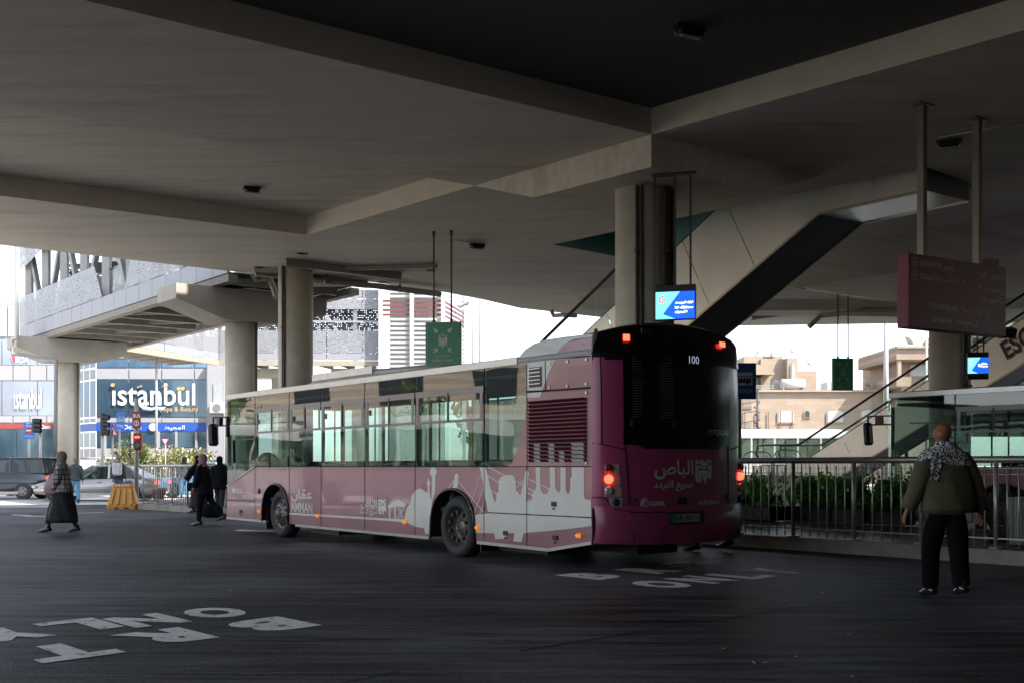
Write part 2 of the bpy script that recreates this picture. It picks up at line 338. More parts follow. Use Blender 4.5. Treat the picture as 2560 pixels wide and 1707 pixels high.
# the bus yard (one sheet), then the street beyond it on the left
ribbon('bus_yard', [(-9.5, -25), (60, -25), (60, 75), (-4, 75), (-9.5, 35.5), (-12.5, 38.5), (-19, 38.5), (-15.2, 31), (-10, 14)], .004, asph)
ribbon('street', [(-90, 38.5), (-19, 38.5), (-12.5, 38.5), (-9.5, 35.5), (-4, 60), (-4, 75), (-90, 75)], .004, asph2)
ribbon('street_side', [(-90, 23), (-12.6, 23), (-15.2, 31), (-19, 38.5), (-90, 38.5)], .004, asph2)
ribbon('dark_side_ground', [(-90, -40), (-9.5, -25), (-10, 14), (-12.6, 23), (-90, 23)], .004, asph)  # unseen ground, kept dark to limit the light bounced onto the ceiling
def slab(name, pts, h, top, side=None, kerb=.15):
    """raised kerbed area"""
    tag(MB().prism(pts, lambda u, v, d: (u, v, d), 0.0, h-.004).build(name+'_kerb' if False else 'kerb', kerbm), kind='structure')
    c = Vector((sum(p[0] for p in pts)/len(pts), sum(p[1] for p in pts)/len(pts)))
    n = len(pts); ins = []
    area = sum(pts[i][0]*pts[(i+1) % n][1]-pts[(i+1) % n][0]*pts[i][1] for i in range(n)); sg = 1 if area > 0 else -1
    for i in range(n):
        a, b_, d = Vector(pts[i-1]), Vector(pts[i]), Vector(pts[(i+1) % n])
        e1 = (b_-a).normalized(); e2 = (d-b_).normalized(); n1 = Vector((-e1.y, e1.x))*sg; n2 = Vector((-e2.y, e2.x))*sg
        bs = (n1+n2); bs = bs/max(.3, bs.dot(n1)); q = b_+bs*kerb; ins.append((q.x, q.y))
    tag(MB().sheet(ins, lambda u, v: (u, v, h)).build(name, top), kind='structure')
# right platform: kerb line from photo, running along LD
def fl(s, off=0, z=0):      # point on the right platform front edge; s metres along -LD from (4.42,17.6)
    d = Vector((.63, -.777, 0)); nrm = Vector((.777, .63, 0)); p = Vector((4.42, 17.6, z))+d*s+nrm*off; return p
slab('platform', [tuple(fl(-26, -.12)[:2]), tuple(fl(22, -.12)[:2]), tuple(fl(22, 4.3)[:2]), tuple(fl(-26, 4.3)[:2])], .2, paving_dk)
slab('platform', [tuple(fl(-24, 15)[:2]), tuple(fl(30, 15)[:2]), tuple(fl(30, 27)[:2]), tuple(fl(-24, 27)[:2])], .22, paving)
# left island with the pedestrian fence
slab('pavement', [(-11.7, 35.6), (-11.5, 34.4), (-9.3, 31.9), (-7.6, 30.6), (-5.4, 31.2), (-6.2, 38), (-9.5, 44), (-11.7, 44)], .18, paving)
slab('pavement', [(-60, 52), (-8, 52), (-4, 56), (-60, 56)], .16, paving)
slab('pavement', [(-90, 62), (-8, 62), (-8, 70), (-90, 70)], .16, paving)
# road markings (read from the far side on the left, from the near side on the right)
mk = MB()
def gtext(s, c, ux, uy, wd, ht, gap=.0):
    c = Vector((c[0], c[1], .009)); ux = Vector((*ux, 0)).normalized(); uy = Vector((*uy, 0)).normalized()
    put_text(mk, s, c-ux*wd/2-uy*ht/2, ux, uy, wd, ht, bold=.06)
def letters(word, cs, ux, uy, wd, ht):
    for ch, c in zip(word, cs): gtext(ch, c, ux, uy, wd, ht)
def G(px, py): p = PZ(px, py, 0); return (p.x, p.y)
LU, LV = (-.66, -.75), (.66, -.75)
letters('BRT', [G(675, 1562), G(410, 1592), G(166, 1629)], LU, LV, .60, .72)
letters('ONLY', [G(537, 1532), G(367, 1551), G(196, 1564), G(22, 1585)], LU, LV, .52, .72)
RU, RV = (.66, .75), (-.66, .75)
letters('BRT', [G(1478, 1440), G(1620, 1426), G(1730, 1411)], RU, RV, .56, .75)
letters('ONLY', [G(1653, 1461), G(1752, 1449), G(1850, 1439), G(1932, 1428)], RU, RV, .56, .75)
for (x0, y0, x1, y1, wd) in ((25, 1287, 72, 1289, .25), (55, 1290, 110, 1291, .2), (188, 1283, 255, 1281, .25), (105, 1284, 150, 1282, .2), (583, 1327, 690, 1330, .5), (0, 1262, 330, 1257, .2)):
    a, b_ = Vector((*G(x0, y0), .009)), Vector((*G(x1, y1), .009)); o = Vector((0, wd, 0)); mk.quad(a, b_, b_+o, a+o)
tag(mk.build('road_marking', road_white), kind='structure')
jm = MB()
for (x0, y0, x1, y1) in ((1300, 1628, 1890, 1535), (1890, 1535, 2560, 1440), (600, 1760, 1000, 1680), (0, 1392, 640, 1352), (640, 1352, 1000, 1335)):
    a, b_ = Vector((*G(x0, y0), .007)), Vector((*G(x1, y1), .007)); o = Vector((.0, .03, 0)); jm.quad(a, b_, b_+o, a+o)
tag(jm.build('pavement_joint', M('joint_tar', (.012, .012, .013), .7)), kind='structure')

# ================= elevated deck over the yard =================
ZS = H+5.65; ZD = H+5.1; ZC = ZS+.45
def Z2(px, py, z=ZS): p = PZ(px, py, z); return (p.x, p.y)
out = [(-13.9, 26.4), Z2(0, 613), Z2(300, 647), Z2(588, 680), Z2(778, 690), Z2(945, 708), Z2(1112, 731), Z2(1210, 750), Z2(1300, 771), (3.5, 42.6), Z2(1830, 815), Z2(2330, 808), (32, 40), (44, 18), (44, -30), (-14, -30), (-9, -8), (-8.5, 4), (-9, 14)]
C1 = Vector((*Z2(1628, 337), 0)); dA = (Vector((*Z2(204, 0), 0))-C1).normalized(); dB = (Vector((*Z2(2560, 76), 0))-C1).normalized()
cof1 = [C1, C1+dA*11, C1+dA*11+dB*13, C1+dB*15]
C2 = Vector((*Z2(767, 588), 0)); C2b = Vector((*Z2(1186, 465), 0)); dA2 = (Vector((*Z2(0, 490), 0))-C2).normalized()
cof2 = [C2, C2+dA2*9.3, C2b+dA2*9.3, C2b]
A0 = Vector((*Z2(1382, 612), 0)); A1 = Vector((*Z2(2312, 417), 0)); dH = (A1-A0).normalized(); nH = Vector((-dH.y, dH.x, 0)); nH = nH if nH.y > 0 else -nH
hole = [A0, A1, A1+nH*2.3, A0+nH*2.5]
cof3s = Vector((*Z2(2341, 411), 0)); cof3 = [cof3s+nH*.2+Vector((.9, .4, 0)), cof3s+dB*-1.0+UD*2.5, cof3s+dB*-1.0+UD*9, cof3s+dB*5+UD*9, cof3s+dB*5+UD*2.5]
deck = thing('elevated_deck', 'huge concrete bridge deck roofing the bus yard with deep recessed ceiling panels', 'bridge deck', (0, 20, 0))
tup = lambda l: [(p[0], p[1]) for p in l]
MB().sheet(out, lambda u, v: (u, v, ZS), holes=[tup(cof1), tup(cof2), tup(hole)]).build('soffit', concrete, deck, True)
b = MB(); b.sheet(out, lambda u, v: (u, v, ZS+1.5)); n = len(out)
for i in range(n):
    a, c = out[i], out[(i+1) % n]; b.quad((*a, ZS), (*c, ZS), (*c, ZS+1.5), (*a, ZS+1.5))
b.build('deck_edge', concrete_lt, deck, True)
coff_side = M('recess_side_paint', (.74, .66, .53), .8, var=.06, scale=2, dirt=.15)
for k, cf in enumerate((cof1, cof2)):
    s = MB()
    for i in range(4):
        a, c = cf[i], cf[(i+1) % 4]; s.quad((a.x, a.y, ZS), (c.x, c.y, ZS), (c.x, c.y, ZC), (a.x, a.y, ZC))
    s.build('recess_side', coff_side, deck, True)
    MB().sheet(tup(cf), lambda u, v: (u, v, ZC)).build('recess_ceiling', M('recess_ceiling_shaded', (.10, .10, .085), .85, var=.12, scale=1.5) if k == 0 else concrete, deck, True)  # large recess: its shade is put into a darker ceiling colour
s = MB()
for i in range(4):
    a, c = hole[i], hole[(i+1) % 4]; s.quad((a.x, a.y, ZS+.001), (c.x, c.y, ZS+.001), (c.x, c.y, ZS+1.5), (a.x, a.y, ZS+1.5))
s.build('stairwell_lining', tealp, deck, True)
MB().sheet(tup(hole), lambda u, v: (u, v, ZS+1.45)).build('stairwell_lid', tealp, deck, True)
# haunched drop panel beside the large recess
e1 = Vector((*Z2(1321, 492, ZD), 0)); q0 = Vector((*Z2(1625, 418, ZD), 0)); e2 = C2b; f1 = Vector((*Z2(1906, 478, ZD), 0)); f2 = Vector((*Z2(2045, 440), 0))
q0 = (q0+C1)/2
lv = (e2-C1); uv_ = (f2-C1); v1 = (e1-q0).length/lv.length; u1 = (f1-q0).length/uv_.length
us = [0, u1, 1]; vs_ = [0, v1, 1]; P = []
for i, uu in enumerate(us):
    for j, vv in enumerate(vs_): P.append((C1+uv_*uu+lv*vv).to_3d()+Vector((0, 0, ZD if i < 2 and j < 2 else ZS-.002)))
s = MB(); s.add(P, [(i*3+j, i*3+j+1, i*3+j+4, i*3+j+3) for i in range(2) for j in range(2)])
for chain in ([0, 1, 2], [0, 3, 6]):
    for a, c in zip(chain, chain[1:]):
        s.quad(P[a], P[c], (P[c].x, P[c].y, ZS-.001), (P[a].x, P[a].y, ZS-.001))
s.build('drop_panel', concrete, deck, True)
# far drop beams on the right
def dropbeam(pa, pb, wid, dep, name='drop_beam', taper=.5):
    pa = Vector((*pa, 0)); pb = Vector((*pb, 0)); d = (pb-pa).normalized(); nn = Vector((-d.y, d.x, 0)); s = MB()
    A = [(0, ZS-.003), (taper, ZS-dep), (wid-taper, ZS-dep), (wid, ZS-.003)]
    for i in range(3):
        (o0, z0), (o1, z1) = A[i], A[i+1]
        s.quad(*[(p.x, p.y, z) for p, z in ((pa+nn*o0, z0), (pb+nn*o0, z0), (pb+nn*o1, z1), (pa+nn*o1, z1))])
    for p in (pa, pb): s.add([(*(p+nn*o)[:2], z) for o, z in A], [(0, 1, 2, 3)])
    s.build(name, concrete, deck, True)
cc = Vector((12.0, 30.8, 0)); s = MB()
for (l_, u_, z_) in ((5.6, 4.2, ZS-.003), (3.2, 2.3, ZD)):
    for a, b_ in ((-1, -1), (1, -1), (1, 1), (-1, 1)): s.v.append(cc+LD*a*l_+UD*b_*u_+Vector((0, 0, z_)))
for k in range(4): s.f.append([k, (k+1) % 4, 4+(k+1) % 4, 4+k]); s.m.append(0); s.sm.append(False)
s.f.append([4, 5, 6, 7]); s.m.append(0); s.sm.append(False); s.build('drop_panel', concrete, deck, True)
dropbeam((30, 21.0), (10.6, 20.2), -1.8, .35)
dropbeam((2.0, 36.5), (7.2, 31.5), 2.6, .45)
dropbeam((5.5, 38.2), (26, 37), 2.6, .3)

bgl_dk_ = M('shop_glass_dark', (.02, .03, .04), .1)
# ================= columns =================
def column(cx, cy, r, top, label, pipes, base=0):
    t = thing('concrete_column', label, 'column', (cx, cy, base), group='round columns under the deck')
    MB().cyl((0, 0, 0), r, top-base, 40).build('shaft', concrete_col, t)
    for ang, pr in pipes:
        a = R(ang); x, y = math.cos(a)*(r+pr+.01), math.sin(a)*(r+pr+.01)
        s = MB().cyl((x, y, 0), pr, top-base-.02, 10)
        for zz in (1.5, 3.5, 5.2): s.cbox((x, y, zz), pr*2.6, pr*2.6, .05)
        s.build('drain_pipe', M('dark_pipe', (.12, .105, .09), .5, .3), t)
    return t
col1 = PY(1612, 1166, 20.6); column(col1.x-.03, 20.75, .5, ZD, 'thick round column rising behind the rear of the plum bus', [(-107, .03), (-98, .022), (-52, .055), (-42, .05), (-25, .05)])
column(GX(734, 31.6), 31.9, .49, ZS, 'round column behind the middle of the plum bus near the deck edge', [(-122, .03), (-116, .025)])
column(GX(2381, 30.5), 30.8, .5, ZD, 'round column under the maroon direction sign beside the escalator', [(-52, .05), (-40, .05), (-62, .03)])
column(20.5, 25, .5, ZS, 'round column far right outside the frame', [])
column(-7.0, 3.5, .5, ZS, 'round column left of the camera', [])
# drain pipes below the deck edge
def pipe(label, pts, r, mat, name='drain_pipe'):
    o = MB().tube(pts, r, 12).build(name, mat); return tag(o, label, 'pipe')
cp = M('cream_pipe', (.36, .33, .27), .55, var=.12, scale=5)
zz = ZS-.18
p = [PZ(778, 700, zz), PZ(945, 716, zz), PZ(1100, 736, zz)]
t = thing('drain_pipe', 'cream drain pipe slung along the deck edge right of the middle column', 'pipe', tuple(p[0]))
MB().tube(p, .09, 12).build('pipe_run', cp, t, True)
s = MB()
for q in (PZ(815, 702, zz), PZ(1000, 722, zz)): s.tube([q+Vector((0, 0, -.11)), q+Vector((0, 0, .3))], .02, 6); s.tube([q+Vector((-.05, 0, 0)), q+Vector((.05, 0, 0))], .115, 10)
s.build('hanger', steel, t, True)
pipe('short bent cream pipe elbow left of the middle column under the deck', [PZ(634, 690, zz), PZ(640, 699, zz), PZ(665, 695, zz), PZ(676, 700, zz)+Vector((0, 0, 0)), PZ(686, 728, zz-.25), PZ(690, 745, zz-.5)], .085, cp)
pipe('long thick drain pipe under the far deck behind the hanging green sign', [PY(1878, 792, 40), PY(1985, 778, 40), PY(2140, 778, 38.5), PY(2265, 777, 37.5), PY(2340, 775, 36.5)], .13, cp)
pipe('thinner drain pipe bending down at the far deck edge near the tan houses', [PY(2022, 818, 39), PY(2035, 806, 39), PY(2052, 789, 39), PY(2110, 784, 38), PY(2260, 786, 37), PY(2330, 784, 36.2)], .09, cp)
pipe('thin pipe along the far deck behind the upper part of the hanging green sign', [PY(1875, 797, 41), PY(1998, 778, 41), PY(2140, 778, 40.5)], .05, cp)
pipe('short hooked pipe end above the roof of the plum bus', [PY(1378, 776, 37), PY(1384, 790, 37), PY(1405, 788, 36.5), PY(1440, 790, 36)], .07, cp)
pipe('tall grey pipe at the left end of the footbridge', [PY(42, 600, 46), PY(42, 848, 46), PY(30, 850, 46), PY(31, 884, 46), PY(140, 899, 46), PY(139, 1143, 46)], .08, M('grey_pipe', (.22, .23, .24), .5))

# ceiling lamps
def ceil_lamp(p, ang, label, sc=1.):
    t = thing('floodlight', label, 'lamp', p, ang, 'floodlights under the deck')
    s = MB(); s.cbox((0, 0, -.03*sc), .36*sc, .12*sc, .05*sc); s.cbox((0, 0, -.08*sc), .30*sc, .16*sc, .06*sc, bev=.015*sc)
    for k in range(5): s.cbox((-.12*sc+k*.06*sc, .085*sc, -.07*sc), .012*sc, .03*sc, .09*sc)
    s.build('housing', black, t)
    MB().cbox((0, -.02, -.125*sc), .24*sc, .11*sc, .02*sc, rx=R(12)).build('lens', M('lamp_glass', (.35, .38, .42), .12), t)
    MB().tube([(-.2*sc, 0, -.05*sc), (-.17*sc, 0, -.13*sc), (.17*sc, 0, -.13*sc), (.2*sc, 0, -.05*sc)], .01, 6).build('bracket', steel, t)
ceil_lamp(PZ(1722, 66, ZC), R(25), 'black floodlight on the dark recessed ceiling near the top of the picture', 1.25)
ceil_lamp(PZ(630, 468, ZC), R(25), 'small black floodlight on the ceiling recess left of the middle column', 1.)
ceil_lamp(PZ(1193, 609, ZS-.02), R(25), 'small floodlight at the conduit end by the green assembly sign poles', 1.1)
ceil_lamp(PZ(2373, 350, ZS-.02), R(-20), 'black floodlight hung between the two posts of the maroon sign', 1.15)
def conduit(a, b_, lab): tag(MB().tube([a, b_], .014, 6).build('cable_conduit', steel_lt), lab, 'conduit')
conduit(PZ(1133, 600, ZS-.03), PZ(1215, 613, ZS-.03), 'thin conduit running from the green sign pole to a floodlight')
conduit(PZ(2345, 345, ZS-.05), PZ(2600, 300, ZS-.05), 'thin conduit along the ceiling behind the maroon sign posts')

# ================= footbridge =================
BZ0 = H+5.65
def ub(px, py, z=BZ0): p = PZ(px, py, z); return Vector((p.x, p.y, 0))
Lf = ub(62, 849); Ln = ub(583, 681); Rf = ub(292, 852); Rn = ub(533, 790)
bd = (Ln-Lf).normalized(); bn = Vector((-bd.y, bd.x, 0)); bn = bn if bn.x > 0 else -bn; BW = 4.1
Lf = Lf-bd*.6; BL = 22.3
perf = perforated('perforated_panel', (.25, .25, .27), .10, .45, .23)
fb = thing('footbridge', 'covered steel footbridge with perforated parapet panels crossing at upper left', 'footbridge', tuple(Lf))
def bp(s, o, z): return Lf+bd*s+bn*o+Vector((0, 0, BZ0+z))
def bquad(mb, s0, s1, o, z0, z1, th=.08):
    mb.add([bp(s0, o, z0), bp(s1, o, z0), bp(s1, o, z1), bp(s0, o, z1), bp(s0, o+th, z0), bp(s1, o+th, z0), bp(s1, o+th, z1), bp(s0, o+th, z1)],
           [(0, 1, 2, 3), (4, 7, 6, 5), (0, 4, 5, 1), (3, 2, 6, 7), (0, 3, 7, 4), (1, 5, 6, 2)])
for side, o in (('l', 0), ('r', BW)):
    s = MB(); k = 0; x = 0
    while x < BL-.1:
        bquad(s, x+.012, min(BL, x+1.25)-.012, o-.05, 0.02, .62); x += 1.25
    s.build('fascia', lav, fb, True)
    s = MB(); bquad(s, 0, BL, o-.02, -.22, .0, .3); s.build('edge_beam', M('edge_beam_tan', (.22, .20, .17), .7), fb, True)
    for (s0, s1, s2, s3) in ((0, 0, 10.3, 11.2), (13.6, 14.4, 18, 19), (20, 21, 27, 27)):
        top0 = 1.85
        q = MB(); A = [bp(s0, o-.06, .64), bp(s3, o-.06, .64), bp(s2, o-.06, 1.9), bp(s1, o-.06, 1.9)] if side == 'l' else [bp(s1, o, .64), bp(s2, o, .64), bp(s3, o, 1.9), bp(s0, o, 1.9)]
        q.add(A, [(0, 1, 2, 3)]); ob = q.build('parapet_panel', perf, fb, True); uvify(ob, bd)
    q = MB(); q.add([bp(0, o-.06, 3.1), bp(4.5, o-.06, 3.7), bp(BL, o-.06, 3.9), bp(BL, o-.06, 4.6), bp(0, o-.06, 4.6)], [(0, 1, 2, 3, 4)]); ob = q.build('upper_panel', perf, fb, True); uvify(ob, bd)
    for s_ in [0.4+2.6*i for i in range(11)]:
        MB().bar(bp(s_, o+.25, 0), bp(s_, o+.25, 4.5), .28).build('post', M('truss_post', (.30, .30, .29), .5, .3), fb, True)
    for i in range(10):
        a = .4+2.6*i
        MB().bar(bp(a+(.1 if i % 2 else 2.5), o+.25, .3), bp(a+(2.5 if i % 2 else .1), o+.25, 4.3), .18, .25).build('brace', M('truss_paint', (.20, .20, .20), .5, .3), fb, True)
    s = MB()
    for i in range(int(BL/.12)): s.bar(bp(i*.12, o+.45, .5), bp(i*.12, o+.45, 1.75), .02)
    s.bar(bp(0, o+.45, 1.78), bp(BL, o+.45, 1.78), .05); s.build('railing', steel_lt, fb, True)
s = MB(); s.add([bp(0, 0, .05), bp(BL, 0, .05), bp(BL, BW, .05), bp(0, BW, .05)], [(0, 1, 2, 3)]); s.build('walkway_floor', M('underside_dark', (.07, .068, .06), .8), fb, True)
s = MB(); s.add([bp(0, 0, 4.5), bp(BL, 0, 4.5), bp(BL, BW, 4.5), bp(0, BW, 4.5)], [(0, 1, 2, 3)]); s.build('roof', steel, fb, True)
crossm = M('cross_beam_paint', (.30, .28, .23), .6)
for i in range(14):
    s = MB(); a = .8+1.9*i; s.bar(bp(a, .2, -.1), bp(a, BW-.2, -.1), .12, .22); s.build('cross_beam', crossm, fb, True)
for i in range(7):
    s = MB(); a = .8+3.8*i; s.bar(bp(a, .2, -.07), bp(a+3.8, BW-.2, -.07), .1, .12); s.build('diagonal_beam', crossm, fb, True)
def pier(cx, cy, label, l, rr, ztop, hd=.95):
    t = thing('bridge_pier', label, 'pier', (cx, cy, 0), math.atan2(bn.y, bn.x), 'footbridge piers')
    zt = ztop
    pr = [(-l, zt), (rr, zt), (rr, zt-.55), (.9, zt-hd), (-.9, zt-hd), (-l, zt-.45)]
    MB().prism(pr, lambda u, v, d: (u, d, v), -.75, .75).build('pier_cap', concrete_lt, t)
    MB().cyl((0, 0, 0), .5, zt-hd+.05, 36).build('shaft', concrete_col, t)
    MB().cyl((.25, -.53, 0), .05, zt-hd, 8).build('drain_pipe', M('dark_pipe', (.1, .1, .1)), t)
p1 = PY(170, 1166, 48.5); p2 = PY(603, 1166, 35.2)
pier(p1.x, p1.y, 'round pier with hammerhead cap carrying the far end of the footbridge', 2.3, 2.3, BZ0-.22)
pier(p2.x, p2.y, 'round pier with hammerhead cap at the near end of the footbridge beside the deck', 2.4, 2.6, BZ0-.22)
# second, crossing footbridge and louvred stair tower
fb2 = thing('footbridge', 'second footbridge with perforated walls running across behind the middle column', 'footbridge', (-13.5, 60, 0))
pv = [Vector((-18.3, 51.5, 0)), Vector((-15.6, 59.6, 0)), Vector((-7.15, 60, 0))]
for i, (a, c) in enumerate(zip(pv, pv[1:])):
    d = (c-a).normalized(); nn = Vector((-d.y, d.x, 0)); L_ = (c-a).length; 
    if nn.y < 0: nn = -nn
    if i == 0: nn = Vector((-d.y, d.x, 0))
    zb = BZ0
    f = lambda s_, o, z: a+d*s_+nn*o+Vector((0, 0, zb+z))
    q = MB(); x = 0
    while x < L_-.05:
        x2 = min(L_, x+1.9); q.add([f(x+.02, 0, .03), f(x2-.02, 0, .03), f(x2-.02, 0, .40), f(x+.02, 0, .40)], [(0, 1, 2, 3)]); x = x2
    q.build('fascia', lav, fb2, True)
    for (z0, z1) in ((.42, 1.6), (2.75, 3.75)):
        x = 0
        while x < L_-.05:
            x2 = min(L_, x+1.9); q = MB(); q.add([f(x+.02, 0, z0), f(x2-.02, 0, z0), f(x2-.02, 0, z1), f(x+.02, 0, z1)], [(0, 1, 2, 3)]); ob = q.build('parapet_panel', perf, fb2, True); uvify(ob, d); x = x2
    q = MB(); q.add([f(0, 3, .4), f(L_, 3, .4), f(L_, 3, 3.7), f(0, 3, 3.7)], [(0, 1, 2, 3)]); ob = q.build('parapet_panel', perf, fb2, True); uvify(ob, d)
    for k in range(int(L_/2.4)+1):
        MB().bar(f(k*2.4, .2, 0), f(k*2.4, .2, 3.7), .2).build('post', steel, fb2, True)
        if k < int(L_/2.4): MB().bar(f(k*2.4+(0 if k % 2 else 2.4), .22, .3), f(k*2.4+(2.4 if k % 2 else 0), .22, 3.6), .15).build('brace', lav, fb2, True)
    q = MB(); q.bar(f(0, .1, 2.1), f(L_, .1, 2.1), .1); q.build('railing', lav, fb2, True)
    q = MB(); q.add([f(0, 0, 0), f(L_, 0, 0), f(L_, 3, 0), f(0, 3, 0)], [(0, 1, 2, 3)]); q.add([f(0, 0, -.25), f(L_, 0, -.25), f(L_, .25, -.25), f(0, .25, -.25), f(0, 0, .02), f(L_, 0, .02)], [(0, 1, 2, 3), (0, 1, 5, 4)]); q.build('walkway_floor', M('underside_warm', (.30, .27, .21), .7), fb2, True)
    q = MB()
    for k in range(int(L_/1.2)): q.bar(f(k*1.2+.3, .2, -.12), f(k*1.2+.9, 2.9, -.12), .12, .2)
    q.build('cross_beam', crossm, fb2, True)
    q = MB(); q.add([f(0, 0, 3.78), f(L_, 0, 3.78), f(L_, 3, 3.78), f(0, 3, 3.78)], [(0, 1, 2, 3)]); q.build('roof', steel, fb2, True)
for i, (px, Y) in enumerate(((700, 61.5), (900, 61.5))):
    t = thing('bridge_pier', ('pale pier of the second footbridge left of the middle column', 'pale pier of the second footbridge beneath the louvred tower')[i], 'pier', (GX(px, Y), Y, 0), group='footbridge piers')
    MB().cyl((0, 0, 0), .45, 6.6, 24).build('shaft', concrete_lt, t); MB().cbox((0, 0, 6.4), 3, 1.2, .5).build('pier_cap', concrete_lt, t)
tw = thing('louvred_stair_tower', 'stair tower clad in white and maroon horizontal louvres beside the second footbridge', 'tower', (GX(1030, 60), 60, 0))
x0, x1, x2 = GX(952, 59.6), GX(1108, 59.6), GX(1160, 64.5)
z0, z1 = H+(HY-914)/F*59.6, H+(HY-716)/F*59.6+2.5
lw = M('louvre_white', (.38, .38, .38), .5); lm = M('louvre_maroon', (.14, .05, .05), .5)
qa, qb = MB(), MB(); zz = z0; k = 0; per = .245
while zz < z1:
    k += 1; red = (12 <= k % 24 <= 15)
    (qb if red else qa).bar((x0, 59.6, zz), (x1, 59.6, zz), .06, .135); (qb if red else qa).bar((x1, 59.6, zz), (x2, 64.5, zz), .06, .135); zz += per
qa.build('louvre', lw, tw, True); qb.build('louvre', lm, tw, True)
q = MB()
for x in (x0, (x0+x1)/2, x1): q.bar((x, 59.5, 0), (x, 59.5, z1), .2)
q.bar((x2, 64.5, 0), (x2, 64.5, z1), .2); q.build('frame', white_pt, tw, True)
MB().box(x0+.4, x1-.4, 60.3, 64, 0, z1-.2).build('stair_core', M('core_tan', (.48, .46, .42), .8), tw, True)

tb_ = thing('unseen_dark_block', 'unseen dark block added behind and right of the camera to darken yard and reflections', 'building', (10, -26, 0))  # added out of view to keep the yard and the rear glass reflections dark
MB().box(-20, 46, -32, -26, 0, ZS).build('wall', M('dark_block_wall', (.22, .21, .19), .8), tb_, True)
MB().box(40, 46, -26, 20, 0, ZS).build('wall', MATS['dark_block_wall'], tb_, True)
for i in range(8): MB().box(-17+i*7.5, -12+i*7.5, -26.06, -26, .3, 3.2).build('window', bgl_dk_, tb_, True)
# ================= buildings =================
bglass = M('blue_facade_glass', (.05, .10, .15), .07, .35, var=.5, scale=.5, stretch=(1, 1, .35), spec=.9)
bglass2 = M('pale_blue_glass', (.14, .24, .36), .08, .5, var=.4, scale=.35, stretch=(1.5, 1, .4), spec=.9)
bgl_dk = M('navy_facade_glass', (.02, .06, .13), .1, .3, var=.3, scale=.6)
wpan = M('white_panel', (.34, .34, .36), .5, var=.03, scale=.7)
gpan = M('grey_panel', (.30, .31, .34), .5, var=.05, scale=.5)
gold = M('gold_letter', (.55, .36, .16), .4)
navy = M('navy_sign', (.02, .09, .42), .45, var=.05)
mull = M('mullion', (.30, .32, .35), .5)
YB = 70.
def zb(py, Y=YB): return H+(HY-py)/F*Y
def facade(t, fx, x0, x1, bands, seam=2.05):
    """fx(x,d,z)->3-D; bands: (y_top,y_bot,kind)"""
    for (yt, yb, kind) in bands:
        z1, z0 = zb(yt), zb(yb)
        mat = {'g': bglass, 'p': bglass2, 'w': wpan, 'n': navy, 'd': bgl_dk, 'gr': gpan}[kind]
        q = MB(); x = x0
        while x < x1-.01:
            xe = min(x1, x+seam); e = .03 if kind not in 'n' else 0
            q.add([fx(x+e, -.06, z0+e), fx(xe-e, -.06, z0+e), fx(xe-e, -.06, z1-e), fx(x+e, -.06, z1-e)], [(0, 1, 2, 3)])
            x = xe
        q.build('window' if kind in 'gpd' else 'sign_panel' if kind == 'n' else 'wall_panel', mat, t, True)
X0, X1, X2 = GX(241, YB), GX(521, YB), GX(566, YB)
bi = thing('glass_building', 'white and blue glass corner building with the large istanbul spa sign', 'building', ((X0+X1)/2, YB, 0))
MB().box(X0, X2, YB+.0, YB+16, 0, zb(842)).build('wall', gpan, bi, True)
bands = [(842, 896, 'w'), (898, 919, 'p'), (919.5, 948, 'w'), (948.5, 1042, 'g'), (1042.5, 1056, 'w'), (1056.5, 1077, 'n'), (1078, 1118, 'g'), (1118.5, 1150, 'w')]
facade(bi, lambda x, d, z: (x, YB+d, z), X0, X1, bands, 2.05)
side = GX(197, YB+4) ; 
cs = lambda x, d, z: (X0+(side-X0)*x/5, YB+d+4*x/5, z)
facade(bi, lambda x, d, z: (X0-x*.38, YB-.06+x*.4, z), 0, 5, [(842, 896, 'w'), (898, 919, 'd'), (919.5, 948, 'w'), (948.5, 1042, 'd'), (1042.5, 1056, 'w'), (1056.5, 1077, 'n'), (1078, 1118, 'g'), (1118.5, 1150, 'w')], 1.7)
facade(bi, lambda x, d, z: (x, YB-.5+d, z), X1+.05, X2, [(905, 1150, 'w')], 3)
MB().box(X1, X2, YB-.5, YB, 0, zb(905)).build('wall', wpan, bi, True)
for (a, c, yt, yb) in ((540, 560, 958, 1040),): MB().box(GX(a, YB), GX(c, YB), YB-.62, YB-.55, zb(yb), zb(yt)).build('window', M('window_shade', (.35, .37, .4), .3), bi, True)
ac = thing('air_conditioner', 'outdoor air conditioner box on the white wall right of the istanbul sign', 'air conditioner', (GX(552, YB), YB-.8, zb(1035)))
MB().cbox((0, 0, .35), .9, .4, .65, bev=.03).build('casing', white_pt, ac); MB().cyl((0, -.22, .35), .25, .04, 20, axis='Y').build('fan_grille', M('grille_grey', (.2, .2, .2)), ac)
q = MB(); put_text(q, 'ıstanbul', (GX(283, YB), YB-.16, zb(1013)), (1, 0, 0), (0, 0, 1), GX(498, YB)-GX(283, YB)-.2, zb(958)-zb(1013), bold=.012); q.build('sign_letters', white_s, bi, True)
q = MB()
for (x, y) in ((284, 962), (449, 971), (459, 971)): q.tube([(GX(x, YB), YB-.2, zb(y)), (GX(x, YB), YB-.12, zb(y))], .12, 14)
for (a, b_, c, d) in ((345, 968, 357, 964), (408, 966, 422, 963)): q.bar((GX(a, YB), YB-.16, zb(b_)), (GX(c, YB), YB-.16, zb(d)), .07)
put_text(q, 'Spa & Beauty', (GX(411, YB), YB-.16, zb(1031)), (1, 0, 0), (0, 0, 1), GX(498, YB)-GX(411, YB), zb(1016)-zb(1031), bold=.01); q.build('sign_letters', gold, bi, True)
